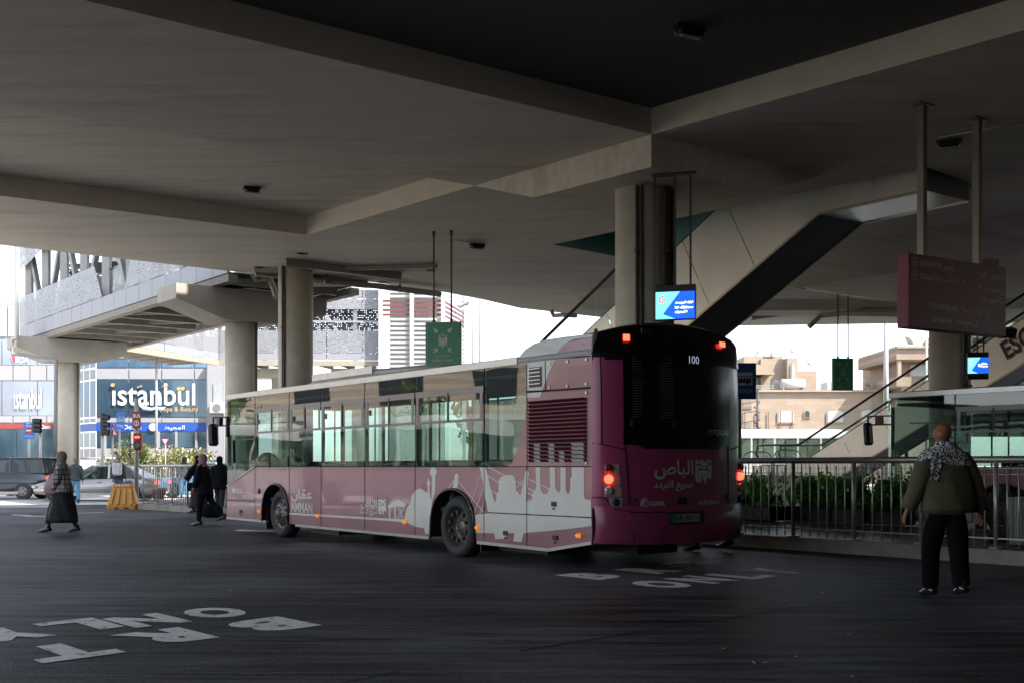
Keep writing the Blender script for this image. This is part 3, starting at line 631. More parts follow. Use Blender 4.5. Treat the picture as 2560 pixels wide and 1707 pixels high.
q = MB(); sw = [(350, 1000), (352, 1012), (362, 1020), (380, 1023), (396, 1020), (408, 1022), (404, 1030)]; q.tube([(GX(a, YB), YB-.16, zb(b_)) for a, b_ in sw], [.06, .09, .13, .1, .08, .2, .05], 8); q.build('sign_letters', white_s, bi, True)
q = MB(); put_text(q, 'Ocean', (GX(309, YB), YB-.16, zb(1072)), (1, 0, 0), (0, 0, 1), GX(355, YB)-GX(309, YB), zb(1061)-zb(1072), bold=.02)
put_text(q, arab('المحيط'), (GX(412, YB), YB-.16, zb(1075)), (1, 0, 0), (0, 0, 1), GX(464, YB)-GX(412, YB), zb(1062)-zb(1075), bold=.02)
q.tube([(GX(384, YB), YB-.18, zb(1067)), (GX(384, YB), YB-.1, zb(1067))], .24, 18); q.build('sign_letters', white_s, bi, True)
for a in (262, 330, 396, 440, 490): MB().box(GX(a, YB), GX(a, YB)+.12, YB-.2, YB-.05, 0, zb(1078)).build('shopfront_post', wpan, bi, True)
# left building
YL = 60.
def zl(py): return H+(HY-py)/F*YL
bl = thing('glass_building', 'pale panelled building at the left edge with a faint istanbul sign on grey glass', 'building', (GX(60, YL), YL, 0))
xa, xb = GX(-260, YL), GX(150, YL)
MB().box(xa, xb, YL, YL+2.5, 0, zl(757)).build('wall', gpan, bl, True)
YBs = YB; YB = YL
pgl = M('pale_reflecting_glass', (.30, .34, .42), .12, .3, var=.12, scale=.6)
for (yt, yb_, mat, sm) in ((765, 842, wpan, 1.0), (848, 912, pgl, 1.9), (913, 950, wpan, .9), (952, 1038, pgl, 1.9), (1039, 1055, wpan, .9), (1058, 1070, M('awning_red', (.3, .05, .04)), 9), (1072, 1145, bglass, 1.3)):
    q = MB(); x = xa
    while x < xb-.01:
        xe = min(xb, x+sm); q.quad((x+.02, YL-.06, zl(yb_)), (xe-.02, YL-.06, zl(yb_)), (xe-.02, YL-.06, zl(yt)), (x+.02, YL-.06, zl(yt))); x = xe
    q.build('window' if mat in (pgl, bglass) else 'wall_panel', mat, bl, True)
q = MB(); put_text(q, 'ıstanbul', (GX(38, YL), YL-.14, zl(1022)), (1, 0, 0), (0, 0, 1), GX(107, YL)-GX(38, YL), zl(968)-zl(1022), bold=.01)
put_text(q, 'ECA', (GX(41, YL), YL-.14, zl(906)), (1, 0, 0), (0, 0, 1), .75, .32, bold=.02)
put_text(q, 'Ocean', (GX(106, YL), YL-.14, zl(1071)), (1, 0, 0), (0, 0, 1), .5, .22, bold=.02); q.build('sign_letters', white_s, bl, True)
q = MB(); put_text(q, 'V', (GX(31, YL), YL-.14, zl(906)), (1, 0, 0), (0, 0, 1), .25, .42, bold=.03); q.build('sign_letters', M('red_letter', (.6, .03, .05)), bl, True)
YB = YBs
ribbon('hillside', [(-260, 150), (260, 150), (260, 400), (-260, 400)], .02, M('hill', (.2, .18, .14)))
# ---- tan stone houses on the right ----
def stone(name, c1, c2, sc=(1, 1, 1)):
    m = M(name, c1, .85, var=.1, scale=.9, dirt=.3); N, L = nodes(m); b = N['Principled BSDF']
    tc = N.new('ShaderNodeTexCoord'); mp = N.new('ShaderNodeMapping'); mp.inputs['Rotation'].default_value = (R(90), 0, 0); L.new(tc.outputs['Object'], mp.inputs[0])
    br = N.new('ShaderNodeTexBrick'); br.inputs['Scale'].default_value = 1; br.inputs['Brick Width'].default_value = .75; br.inputs['Row Height'].default_value = .3; br.inputs['Mortar Size'].default_value = .012
    br.inputs['Color1'].default_value = (*c1, 1); br.inputs['Color2'].default_value = (*c2, 1); br.inputs['Mortar'].default_value = (*[c*.6 for c in c1], 1)
    L.new(mp.outputs[0], br.inputs[0]); src = b.inputs['Base Color'].links[0].from_socket
    mx = N.new('ShaderNodeMixRGB'); mx.inputs[0].default_value = .6; L.new(src, mx.inputs[1]); L.new(br.outputs['Color'], mx.inputs[2]); L.new(mx.outputs[0], b.inputs['Base Color']); return m
st1 = stone('tan_stone', (.34, .265, .205), (.27, .20, .15)); st2 = stone('pale_stone', (.34, .275, .21), (.28, .22, .165)); st3 = stone('rose_stone', (.32, .235, .18), (.25, .18, .135))
YR = 85.
def zr(py, Y=YR): return H+(HY-py)/F*Y
def q7(x, y): return (1800+x/3.0947, 740+y/3.0947)
def sbox(t, xa, xb, ya, yb_, Y, dep, mat, name='wall'):
    (pa, pt), (pb, pbm) = q7(xa, ya), q7(xb, yb_); return MB().box(GX(pa, YR), GX(pb, YR), Y, Y+dep, max(0, zr(pbm)) if yb_ < 1100 else 0, zr(pt)).build(name, mat, t, True)
shut = M('white_shutter', (.42, .41, .40), .5, var=.03, scale=3, stretch=(.2, .2, 14)); dkw = M('dark_window', (.04, .045, .05), .2); pgw = M('grey_window', (.30, .34, .36), .15)
def arch(t, xa, xb, ya, yb_, Y, mat, ratio=.35, fr=st2):
    (pa, pt), (pb, pbm) = q7(xa, ya), q7(xb, yb_); x0, x1 = GX(pa, YR), GX(pb, YR); z1, z0 = zr(pt), zr(pbm); n = 10; rise = (z1-z0)*ratio
    def outl(e): return [(x0-e, z0-e), (x1+e, z0-e)]+[((x0+x1)/2+((x1-x0)/2+e)*math.cos(math.pi*k/n), z1-rise+(rise+e)*math.sin(math.pi*k/n)) for k in range(n+1)]
    w_ = MB().prism(outl(.09), lambda u, v, d: (u, d, v), Y-.10, Y+.1).build('window', fr, t, True)
    p_ = MB().prism(outl(0), lambda u, v, d: (u, d, v), Y-.13, Y).build('pane', mat, None, False); p_.parent = w_
    for v in p_.data.vertices: v.co -= t.location
h1 = thing('stone_house', 'tan stone house with arched shutters and stepped upper blocks behind the escalator', 'house', (GX(1990, YR), YR, 0))
sbox(h1, 165, 1300, 730, 1500, YR, 10, st1)
sbox(h1, 165, 1300, 724, 740, YR-.25, 10, st2, 'cornice')
sbox(h1, 250, 560, 435, 730, YR+3, 8, st2); sbox(h1, 375, 570, 458, 728, YR+2.6, 7, st2)
sbox(h1, 566, 648, 458, 728, YR+1.8, 7, st2); sbox(h1, 648, 825, 552, 728, YR+2.8, 7, st1)
sbox(h1, 262, 375, 520, 600, YR+.9, 3, st2, 'balcony_wall'); sbox(h1, 280, 436, 585, 600, YR+.6, 3, st2, 'balcony_slab')
sbox(h1, 316, 341, 635, 705, YR+2.45, .3, dkw, 'door')
s = MB()
for k in range(16): (pa, pt) = q7(282+k*10, 680); s.bar((GX(pa, YR), YR+.8, zr(pt)), (GX(pa, YR), YR+.8, zr(q7(0, 708)[1])), .04)
for yy in (682, 705): s.bar((GX(q7(282, 0)[0], YR), YR+.8, zr(q7(0, yy)[1])), (GX(q7(436, 0)[0], YR), YR+.8, zr(q7(0, yy)[1])), .05)
s.build('balcony_railing', steel, h1, True)
arch(h1, 597, 625, 503, 700, YR+1.8, pgw, .15); arch(h1, 470, 522, 625, 698, YR+2.6, pgw, .4); arch(h1, 675, 728, 640, 728, YR+2.8, dkw, .4)
arch(h1, 450, 566, 888, 974, YR, shut, .2); arch(h1, 655, 690, 885, 931, YR, dkw, .4); arch(h1, 830, 950, 885, 972, YR, shut, .2); arch(h1, 1092, 1200, 880, 970, YR, shut, .2)
arch(h1, 175, 240, 800, 860, YR, M('brown_shutter', (.2, .17, .14)), .01); arch(h1, 178, 240, 975, 1020, YR, M('brown_shutter', (.2, .17, .14)), .01)
h2 = thing('stone_house', 'rose stone house with an overhanging balcony block left of the right column', 'house', (GX(2270, YR), YR-2, 0))
sbox(h2, 1328, 1800, 470, 1500, YR-2, 9, st3); sbox(h2, 1225, 1800, 440, 528, YR-4, 9, st3, 'balcony_wall'); sbox(h2, 1225, 1335, 655, 725, YR-4, 6, st3, 'balcony_wall'); sbox(h2, 1222, 1810, 430, 447, YR-4.2, 9, st2, 'cornice')
arch(h2, 1398, 1520, 548, 632, YR-2, shut, .15)
(pa, pt) = q7(1240, 528); MB().box(GX(pa, YR), GX(pa, YR)+.25, YR-3.9, YR-3.6, zr(q7(0, 655)[1]), zr(pt)).build('balcony_post', st2, h2, True)
gb = [(1512, 428), (1512, 378), (1550, 345), (1590, 378), (1590, 428)]
MB().prism([(GX(q7(*g_)[0], YR), zr(q7(*g_)[1])) for g_ in gb], lambda u, v, d: (u, d, v), YR-2, YR-1.4, holes=[[(GX(q7(1551, 0)[0], YR)+.3*math.cos(a*.785), zr(q7(0, 388)[1])+.35*math.sin(a*.785)) for a in range(8)]]).build('roof_gable', st2, h2, True)
sbox(h2, 1590, 1800, 380, 432, YR-1, 4, st2)
hs_ = thing('roof_hut', 'low rooftop hut with corrugated sheds behind the hanging green sign', 'hut', (GX(2110, YR), YR+8, 0))
sbox(hs_, 780, 1145, 672, 735, YR+8, 5, st2); sbox(hs_, 680, 745, 655, 728, YR+6, 3, st2)
MB().box(GX(q7(1030, 0)[0], YR), GX(q7(1108, 0)[0], YR), YR+7, YR+9, zr(q7(0, 672)[1]), zr(q7(0, 605)[1])).build('shed', M('shed_blue', (.4, .42, .45), .5), hs_, True)
MB().box(GX(q7(770, 0)[0], YR), GX(q7(850, 0)[0], YR), YR+7, YR+9, zr(q7(0, 672)[1]), zr(q7(0, 610)[1])).build('shed', M('shed_blue', (.4, .42, .45), .5), hs_, True)
for k, (a, c) in enumerate(((375, 426), (440, 492), (497, 550))):
    (pa, pt), (pb, _) = q7(a, 388 if k != 1 else 396), q7(c, 0); cx = (GX(pa, YR)+GX(pb, YR))/2; r = (GX(pb, YR)-GX(pa, YR))/2; z0 = zr(q7(0, 462)[1]); z1 = zr(pt)
    t = thing('water_tank', ('leftmost white water tank with a dark lid on the house roof', 'middle and lowest of the three white roof water tanks', 'rightmost white water tank on the house roof')[k], 'water tank', (cx, YR+5, z0), group='roof water tanks')
    MB().rings([(0, 0, 0, r*.95, r*.95), (0, 0, .1, r, r), (0, 0, (z1-z0)*.35, r, r), (0, 0, (z1-z0)*.38, r*.95, r*.95), (0, 0, (z1-z0)*.42, r, r), (0, 0, (z1-z0)*.8, r, r), (0, 0, (z1-z0)*.93, r*.6, r*.6)], n=20).build('tank', M('tank_white', (.42, .42, .42), .5), t)
    MB().cyl((0, 0, (z1-z0)*.92), r*.35, .15, 14).build('lid', black if k == 0 else white_pt, t)
t = thing('water_tank', 'horizontal grey cylinder tank on the stone house terrace', 'water tank', (GX(1993, YR), YR+1, zr(970)))
MB().cyl((-1.0, 0, .4), .4, 1.8, 18, axis='X').build('tank', M('tank_grey', (.45, .46, .48), .5), t); MB().box(-.9, -.8, -.3, .3, -.1, .3).box(.6, .7, -.3, .3, -.1, .3).build('cradle', steel, t)
h3 = thing('stone_house', 'long low stone house wall seen behind the bus stop sign', 'house', (GX(1850, 95), 95, 0))
MB().box(GX(1700, 95), GX(1890, 95), 95, 104, 0, zr(985, 95)).build('wall', st1, h3, True); MB().box(GX(1720, 95), GX(1750, 95), 94.9, 95, zr(1060, 95), zr(1020, 95)).build('window', dkw, h3, True)
for i, (x7, y7, Y_) in enumerate(((300, 428, 88.2), (470, 452, 88.0), (610, 452, 87.2), (760, 545, 88.0), (950, 722, 85.5), (1150, 722, 85.8), (1400, 425, 83.5))):
    (pa, pt) = q7(x7, y7); z_ = zr(pt); lab = ('rooftop satellite dish left on the highest block of the tan house', 'rooftop satellite dish between the water tanks and the tall window', 'rooftop satellite dish above the tall arched window', 'rooftop satellite dish on the lower right block of the tan house', 'satellite dish on the flat roof edge below the hanging green sign', 'satellite dish at the right end of the long flat roof', 'satellite dish on the rose stone house roof')[i]
    d_ = thing('satellite_dish', lab, 'satellite dish', (GX(pa, YR), Y_, z_), R(20+i*13), 'rooftop satellite dishes')
    MB().cyl((0, 0, -.3), .04, .9, 6).build('mast', steel, d_); MB().tube([(0, -.10, .62), (0, -.02, .55), (0, .02, .53)], [.42, .3, .05], 16, cap=False).build('dish', M('dish_grey', (.35, .35, .34), .5), d_)
q_ = MB()
for k in range(5): q_.bar((GX(1868, 84)+k*.9, YR-.12, 3.2+k*.1), (GX(1868, 84)+k*.9, YR-.12, 5.5), .06)
q_.build('wall_pipe', M('rust_pipe', (.15, .11, .08), .7), h1, True)
# utility pole with cables by the house
t = thing('utility_pole', 'thin dark pole with coiled cables in front of the tan house', 'pole', (GX(1894, 70), 70, 0))
MB().cyl((0, 0, 0), .07, 6.2, 8).build('pole', black, t)
s = MB(); 
for k in range(14): s.tube([(.12*math.sin(k), 0, 3.2+k*.16), (.2*math.cos(k*2), .05, 3.3+k*.16)], .05, 6)
s.build('cable_coil', black, t)
s = MB()
for k in range(3): s.tube([(0, 0, 5.4-.6*k), (-2.5, 4, 5.0-.6*k), (-5, 8, 5.2-.5*k)], .02, 5)
s.build('cable', black, t)

# ================= vegetation =================
def leafmat(name, c, t=.25):
    m = M(name, c, .55, var=.5, scale=14); N, L = nodes(m); b = N['Principled BSDF']; o = N['Material Output']
    tr = N.new('ShaderNodeBsdfTranslucent'); tr.inputs[0].default_value = (c[0]*1.6, c[1]*1.8, c[2], 1); mx = N.new('ShaderNodeMixShader'); mx.inputs[0].default_value = t
    L.new(b.outputs[0], mx.inputs[1]); L.new(tr.outputs[0], mx.inputs[2]); L.new(mx.outputs[0], o.inputs[0]); return m
lf_dark = leafmat('glossy_leaf', (.09, .27, .045), .35); lf_mid = leafmat('hedge_leaf', (.09, .12, .03)); lf_y = leafmat('yellow_leaf', (.26, .22, .05)); lf_tree = leafmat('tree_leaf', (.08, .11, .04)); bark = M('bark', (.12, .09, .07), .9)
flower = M('pale_flower', (.6, .5, .42), .6)
def leaves(mb, n, fn, size, mi=0, rnd=random):
    for _ in range(n):
        p = fn(); d = Vector((rnd.gauss(0, 1), rnd.gauss(0, 1), rnd.gauss(0, .6)+.3)).normalized(); s_ = size*rnd.uniform(.6, 1.3)
        x = d.orthogonal().normalized(); x.rotate(Matrix.Rotation(rnd.uniform(0, 6.28), 3, d)); y = d.cross(x)
        mb.add([p-x*s_, p+y*s_*.45+d*s_*.1, p+x*s_, p-y*s_*.45+d*s_*.1], [(0, 1, 2, 3)], mi)
def clumps(c, rx, ry, rz, k, cr):
    cs = []
    for _ in range(k):
        while True:
            v = Vector((random.uniform(-1, 1), random.uniform(-1, 1), random.uniform(-1, 1)))
            if .25 < v.length < 1: break
        cs.append((Vector(c)+Vector((v.x*rx, v.y*ry, v.z*rz)), cr*random.uniform(.6, 1.3)))
    def f():
        p, r = random.choice(cs); v = Vector((random.gauss(0, 1), random.gauss(0, 1), random.gauss(0, 1))).normalized()*r*random.uniform(.3, 1)**.5; return p+v
    return f
def tree(loc, h, cr, n, size, label, mats, cat='tree', trunk=True, kz=.75, clump=22, name='tree', group=None, hi=.62):
    t = thing(name, label, cat, loc, group=group)
    mb = MB(); c = (0, 0, h*hi if trunk else h*.5); rz = (h-c[2])*kz if trunk else h*.5
    f = clumps(c, cr, cr*.8, rz*1.15, clump, cr*.32)
    mb2 = [int(n*w_) for w_ in ((.75, .25) if len(mats) == 2 else (.6, .25, .15))] if len(mats) > 1 else [n]
    for mi, k in enumerate(mb2): leaves(mb, k, f, size, mi)
    mb.build('crown', mats, t, fix=False)
    s = MB()
    if trunk:
        s.tube([(0, 0, 0), (.05*h*.1, 0, h*.3), (0, .02, h*.55)], [.035*h, .028*h, .016*h], 9)
        for k in range(6):
            a = k*1.05+random.random(); s.tube([(0, 0, h*(.3+.04*k)), (math.cos(a)*cr*.4, math.sin(a)*cr*.4, h*(.52+.03*k)), (math.cos(a)*cr*.75, math.sin(a)*cr*.75, h*(.68+.03*k))], [.013*h, .009*h, .004*h], 6)
    else:
        for k in range(9):
            a = k*.7; s.tube([(math.cos(a)*cr*.15, math.sin(a)*cr*.15, 0), (math.cos(a)*cr*.4, math.sin(a)*cr*.4, h*.45), (math.cos(a)*cr*.6, math.sin(a)*cr*.6, h*.75)], [.02, .014, .006], 5)
    s.build('trunk' if trunk else 'stem', bark, t); return t
for i, (px, Y, r, hh) in enumerate(((342, 53.6, 1.5, 1.65), (405, 53.8, 1.6, 1.75), (462, 54, 1.5, 1.75), (505, 54.2, 1.1, 1.5))):
    tree((GX(px, Y), Y, .1), hh, r, 2600, .085, ('green hedge bush on the traffic island right of the bus signal', 'yellowing hedge bush in the middle of the traffic island', 'pale flowering hedge bush on the traffic island near the bus mirror', 'small flowering hedge bush behind the walking woman in pink scarf')[i],
         [lf_mid, lf_y, flower] if i > 0 else [lf_mid, lf_y], 'bush', False, clump=26, name='hedge_bush', group='bushes on the traffic island')
tree((GX(335, 52.5), 52.5, .1), 2.6, .85, 1300, .09, 'small feathery green tree behind the bus signal pole', [lf_mid, lf_y], trunk=True)
tree((GX(1178, 88), 88, 0), 9.6, 1.5, 1500, .16, 'distant tree top beside the louvred tower', [lf_tree, lf_y], kz=.8)
tree((GX(490, 66), 66, .1), 2.2, 1.2, 900, .1, 'young tree before the white wall of the istanbul building', [lf_mid, flower])
for i, px in enumerate((1888, 2032, 2112, 2205)):
    Y = 23.0-.55*i; w_ = (.62, .55, .6, .62)[i]
    t = thing('potted_shrub', ('leafy dark shrub in a black planter right behind the bus corner', 'leafy dark shrub in a planter, second along the fence from the bus', 'tallest shrub of the planter row behind the fence', 'spreading shrub at the right end of the planter row beside the man')[i], 'shrub', (GX(px, Y), Y, .2), R(-51), 'shrubs in planters behind the fence')
    MB().cbox((0, 0, .16), 1.15, .45, .3, bev=.02).build('planter', M('planter_black', (.02, .02, .02), .6), t)
    mb = MB(); f = clumps((0, 0, .52), w_, .28, .26, 30, .15); leaves(mb, 2300, f, .05)
    for k in range(26):
        a = Vector((random.uniform(-w_, w_), random.uniform(-.2, .2), .75)); tp = a+Vector((random.uniform(-.12, .12), random.uniform(-.1, .1), random.uniform(.1, .28)))
        leaves(mb, 9, lambda: a.lerp(tp, random.random())+Vector((random.uniform(-.03, .03), 0, 0)), .045)
    mb.build('foliage', lf_dark, t, fix=False)
    s = MB()
    for k in range(12): x = random.uniform(-w_*.8, w_*.8); s.tube([(x*.6, 0, .28), (x, random.uniform(-.1, .1), .8)], [.012, .005], 5)
    s.build('stem', bark, t)
# ================= buses =================
BO = Vector((-.85, 16.07, 0)); BH = Vector((-.6, .8, 0)); BR = Vector((.8, .6, 0)); BANG = math.atan2(.8, -.6); BWD = 2.55
def S(px, py):                     # photo point on the visible side of the plum bus -> (t, z)
    k = (px-CX)/F; t = (BO.x-k*BO.y)/(.6+.8*k); return t, H+(HY-py)/F*(BO.y+.8*t)
def rear_t(b):
    u = max(-1, min(1, 2*b/BWD-1)); return -3.04-.38*(1-abs(u)**3)**.6
def RR(px, py):                    # photo point on the curved rear -> (b, z)
    lo, hi = 0.0, BWD
    for _ in range(40):
        b = (lo+hi)/2; t = rear_t(b); P_ = BO+BH*t+BR*b
        if (P_.x/P_.y) < (px-CX)/F: lo = b
        else: hi = b
    return b, H+(HY-py)/F*P_.y
def p4(x, y): return S(520+x/3.015, 900+y/3.015)
def p5(x, y): return S(1050+x/2.449, 780+y/2.449)
def q6(x, y): return S(1040+x/5.113, 1130+y/5.113)
def q7b(x, y): return S(540+x/6.533, 1180+y/6.533)
def r6(x, y): return RR(1450+x/2.449, 760+y/2.449)
def r5(x, y): return RR(1590+x/7.127, 1100+y/7.127)
busglass = glass('bus_window_glass', (.64, .74, .72), 1.75, wav=.09, wscale=.9, rough=.01)
busglass_far = glass('bus_window_far', (.64, .71, .69), 1.4)
darkglass = M('dark_rear_glass', (.006, .006, .008), .2, var=.1, spec=.3)
alu = M('aluminium_rail', (.50, .50, .49), .32, .7, var=.08, scale=3, dirt=.2)
seam = M('panel_gap', (.02, .015, .018), .8)
intr = M('bus_interior', (.12, .12, .125), .8)
seatm = M('seat_fabric', (.04, .10, .13), .8)
amber = M('amber_marker_lamp', (.8, .22, .02), .3, emit=.15, ecol=(1, .3, .03))
redlit = M('lit_red_lamp', (.7, .03, .01), .3, emit=2.2, ecol=(1, .04, .02))
redoff = M('unlit_red_lamp', (.25, .02, .015), .25)
clear = M('clear_lamp', (.45, .46, .45), .15, .3)
latm = M('latch_black', (.03, .03, .03), .6)
rimm = M('wheel_rim', (.16, .15, .13), .5, .6, var=.3, scale=10, dirt=.5)
redorange = M('reflector_brown', (.22, .05, .02), .3)
def side(d): return lambda u, v, dd=0: (u, dd+d, v)
def make_bus(name, label, loc, ang, full=True):
    t = thing(name, label, 'bus', loc, ang)
    W = BWD; TF = 8.17; ZSK = .27; ZWB = 1.305; ZRT = 2.70
    arch_r = .56
    def arch_pts(c, r0=arch_r, top=.98, n=14):
        return [(c+r0*math.cos(math.pi*k/n)*(1.0), ZSK if k in (0, n) else .40+(top-.40)*math.sin(math.pi*k/n)**.75) for k in range(n+1)]
    zr0 = S(1479, 1351.7)[1]
    low = [(TF, ZSK+.02)]+[(TF, p4(140, 940)[1])]
    xA = S(638, 0)[0]
    low += [(xA, ZWB-.0), (-3.04, ZWB), (-3.04, zr0), (-2.2, ZSK-.01)]
    low += [(c_[0], c_[1]) for c_ in arch_pts(0)[::-1]]+[(c_[0], c_[1]) for c_ in arch_pts(5.90)[::-1]]
    for sgn, y in ((1, 0), (-1, -W)):
        MB().prism(low, lambda u, v, d: (u, y-sgn*d, v), .03, 0.0).build('side_panel', PUR, t)
        # wheel arch liner
        for c_ in (0, 5.90):
            s = MB(); ap = arch_pts(c_); pin = [(u, y-sgn*.0, v) for u, v in ap]; pout = [(u, y-sgn*.35, v) for u, v in ap]
            n = len(ap); s.add(pin+pout, [(i, i+1, n+i+1, n+i) for i in range(n-1)]); s.build('wheel_arch', black, t)
            if sgn == 1:
                s = MB(); s.tube([(u, y+.012, v) for u, v in ap], .022, 6); s.build('arch_trim', black, t)
        s = MB(); s.box(-3.0, TF-.02, y-sgn*.02-.02, y-sgn*.02+.02, ZSK-.05, ZSK) if False else s.bar((.62, y-.01*sgn, ZSK-.02), (5.05, y-.01*sgn, ZSK-.02), .05, .04); s.bar((6.3, y-.01*sgn, ZSK), (TF, y-.01*sgn, ZSK+.0), .05, .04); s.bar((-.62, y-.01*sgn, ZSK-.02), (-2.2, y-.01*sgn, ZSK-.03), .05, .04); s.bar((-2.2, y-.01*sgn, ZSK-.03), (-3.04, y-.01*sgn, zr0-.02), .05, .04); s.build('sill_trim', alu, t)
    # rear upper engine panel
    tE = S(1317.5, 0)[0]; tW = S(1211, 0)[0]
    MB().prism([(tE, ZWB+.004), (tE, ZRT-.05), (-3.04, ZRT-.05), (-3.04, ZWB+.004)], lambda u, v, d: (u, -d, v), .03, 0).build('side_panel', PUR, t)
    MB().box(-3.04, tE, -W, -W+.03, ZWB, ZRT-.05).build('side_panel', PUR, t)
    # windows of the left side
    segs = [S(x, 0)[0] for x in (637.7, 723.3, 803, 912, 1038, 1211)]
    for i in range(5):
        a, c = segs[i], segs[i+1]; hi_ = a-.015; lo_ = c+.015
        wn = MB().box(lo_, hi_, -.018, .0, ZWB+.01, ZRT-.03).build('window', busglass, t)
        s = MB(); y = .008; zt = S(1037.4, 987.9)[1]; zt2 = zt-.42
        s.box(lo_, hi_, 0, y, zt-.045, zt+.045); s.box(lo_, hi_, 0, y, zt2-.02, zt2+.02)
        for xx in (lo_+.02, hi_-.09): s.box(xx, xx+.07, 0, y-.003, zt2, zt)
        s.build('window_frame', M('window_frame_grey', (.20, .18, .17), .4, .4), wn)
        s = MB(); mx_ = (lo_+hi_)/2; s.box(mx_-.02, mx_+.02, 0, .012, zt2, zt); s.cbox((hi_-.18, .012, (zt+zt2)/2), .05, .02, .09); s.build('catch', black, wn)
    MB().box(tE+.01, tW-.015, -.018, 0, ZWB+.01, ZRT-.03).build('window', busglass, t)
    # driver window with slanted sill
    fw = [(TF-.02, p4(140, 930)[1]), (segs[0]+.015, ZWB+.01), (segs[0]+.015, ZRT-.03), (TF-.02, ZRT-.05)]
    MB().prism(fw, lambda u, v, d: (u, -d, v), .018, 0).build('driver_window', busglass, t)
    s = MB(); f4 = lambda x, y: (p4(x, y)[0], .006, p4(x, y)[1])
    s.bar(f4(207, 480), f4(352, 478), .02); s.bar(f4(195, 600), f4(197, 770), .05); s.bar(f4(200, 600), f4(350, 590), .02); s.build('driver_window_frame', black, t)
    s = MB(); s.bar((TF, 0.0, p4(140, 945)[1]), (segs[0], .004, ZWB), .03, .02); s.build('sill_trim', alu, t)
    # right side windows
    for i in range(6):
        a = 8.0-i*1.75; MB().box(max(tE, a-1.7), a, -W, -W+.015, ZWB+.01, ZRT-.05).build('window', busglass_far, t)
        MB().box(a, a+.05, -W+.0, -W+.05, ZWB, ZRT-.05).build('pillar', black, t)
    # pillars on the near side, just inside the glass
    for x in segs+[tE, TF-.03]: MB().box(x-.03, x+.03, -.06, -.019, ZWB, ZRT-.04).build('pillar', black, t)
    # floor, ceiling, seats
    s = MB(); s.box(-3.0, TF-.05, -W+.42, -.42, .34, .38)
    for (xa_, xb_) in ((-3.0, -.6), (.6, 5.3), (6.5, TF-.05)): s.box(xa_, xb_, -.42, -.04, .34, .38).box(xa_, xb_, -W+.04, -W+.42, .34, .38)
    s.build('floor', intr, t)
    MB().box(-3.0, TF-.05, -W+.04, -.04, 2.5, 2.54).build('inner_ceiling', M('inner_ceiling_grey', (.12, .12, .12), .7), t)
    MB().box(-3.0, tE+.02, -W+.05, -.05, .4, 2.48).build('engine_bulkhead', intr, t)
    for i in range(8):
        for yy in (-.55, -2.0):
            x = 6.2-i*.95
            s = MB(); s.cbox((x, yy, .68), .42, .85, .1, bev=.03); s.cbox((x-.24, yy, 1.05), .09, .85, .70, bev=.03); s.build('seat', seatm, t)
    for i in range(6):
        x = 6.6-i*1.6; s = MB(); s.tube([(x, -.95, .4), (x, -.95, 2.5)], .017, 6); s.tube([(x, -1.6, .4), (x, -1.6, 2.5)], .017, 6); s.build('stanchion', M('yellow_pole', (.12, .12, .06), .4), t)
    MB().tube([(7.6, -.55, 1.25), (7.35, -.55, 1.35)], [.24, .26], 20).build('steering_wheel', black, t)
    # roof shell
    s = MB(); prof = [(0.0, ZRT-.05), (.012, ZRT-.02), (.012, ZRT+.03), (-.03, ZRT+.06), (-.16, ZRT+.08), (-.5, ZRT+.09), (-W/2, ZRT+.10)]
    prof = prof+[(-W-p_[0], p_[1]) for p_ in prof[:-1][::-1]]
    xs = [-3.0, -1.5, 7.6, 7.95, 8.12, TF+.03]; sc = [0, 0, 0, .01, .05, .16]; n = len(prof)
    for x, c_ in zip(xs, sc): s.v += [Vector((x, p_[0], p_[1]-c_)) for p_ in prof]
    for i in range(len(xs)-1):
        for k in range(n-1): s.f.append([i*n+k, i*n+k+1, i*n+n+k+1, i*n+n+k]); s.m.append(0); s.sm.append(True)
    s.build('roof', M('bus_roof_paint', (.36, .36, .35), .4, var=.1, dirt=.4), t)
    s = MB(); s.box(S(1295, 0)[0], TF+.02, .0, .02, ZRT-.045, ZRT+.045); s.box(-1.6, TF+.02, -W-.02, -W, ZRT-.045, ZRT+.045); s.build('roof_rail', alu, t)
    # front face
    s = MB(); fr = [(TF, 0), (TF+.12, -.12), (TF+.22, -.5), (TF+.25, -W/2), (TF+.22, -W+.5), (TF+.12, -W+.12), (TF, -W)]
    for (za, zb_, mi) in ((.27, 1.0, 0), (1.0, 2.66, 1)):
        for a, c in zip(fr, fr[1:]): s.add([(a[0], a[1], za), (c[0], c[1], za), (c[0], c[1], zb_), (a[0], a[1], zb_)], [(0, 1, 2, 3)], mi, True)
    s.build('front_panel', [PUR, busglass], t)
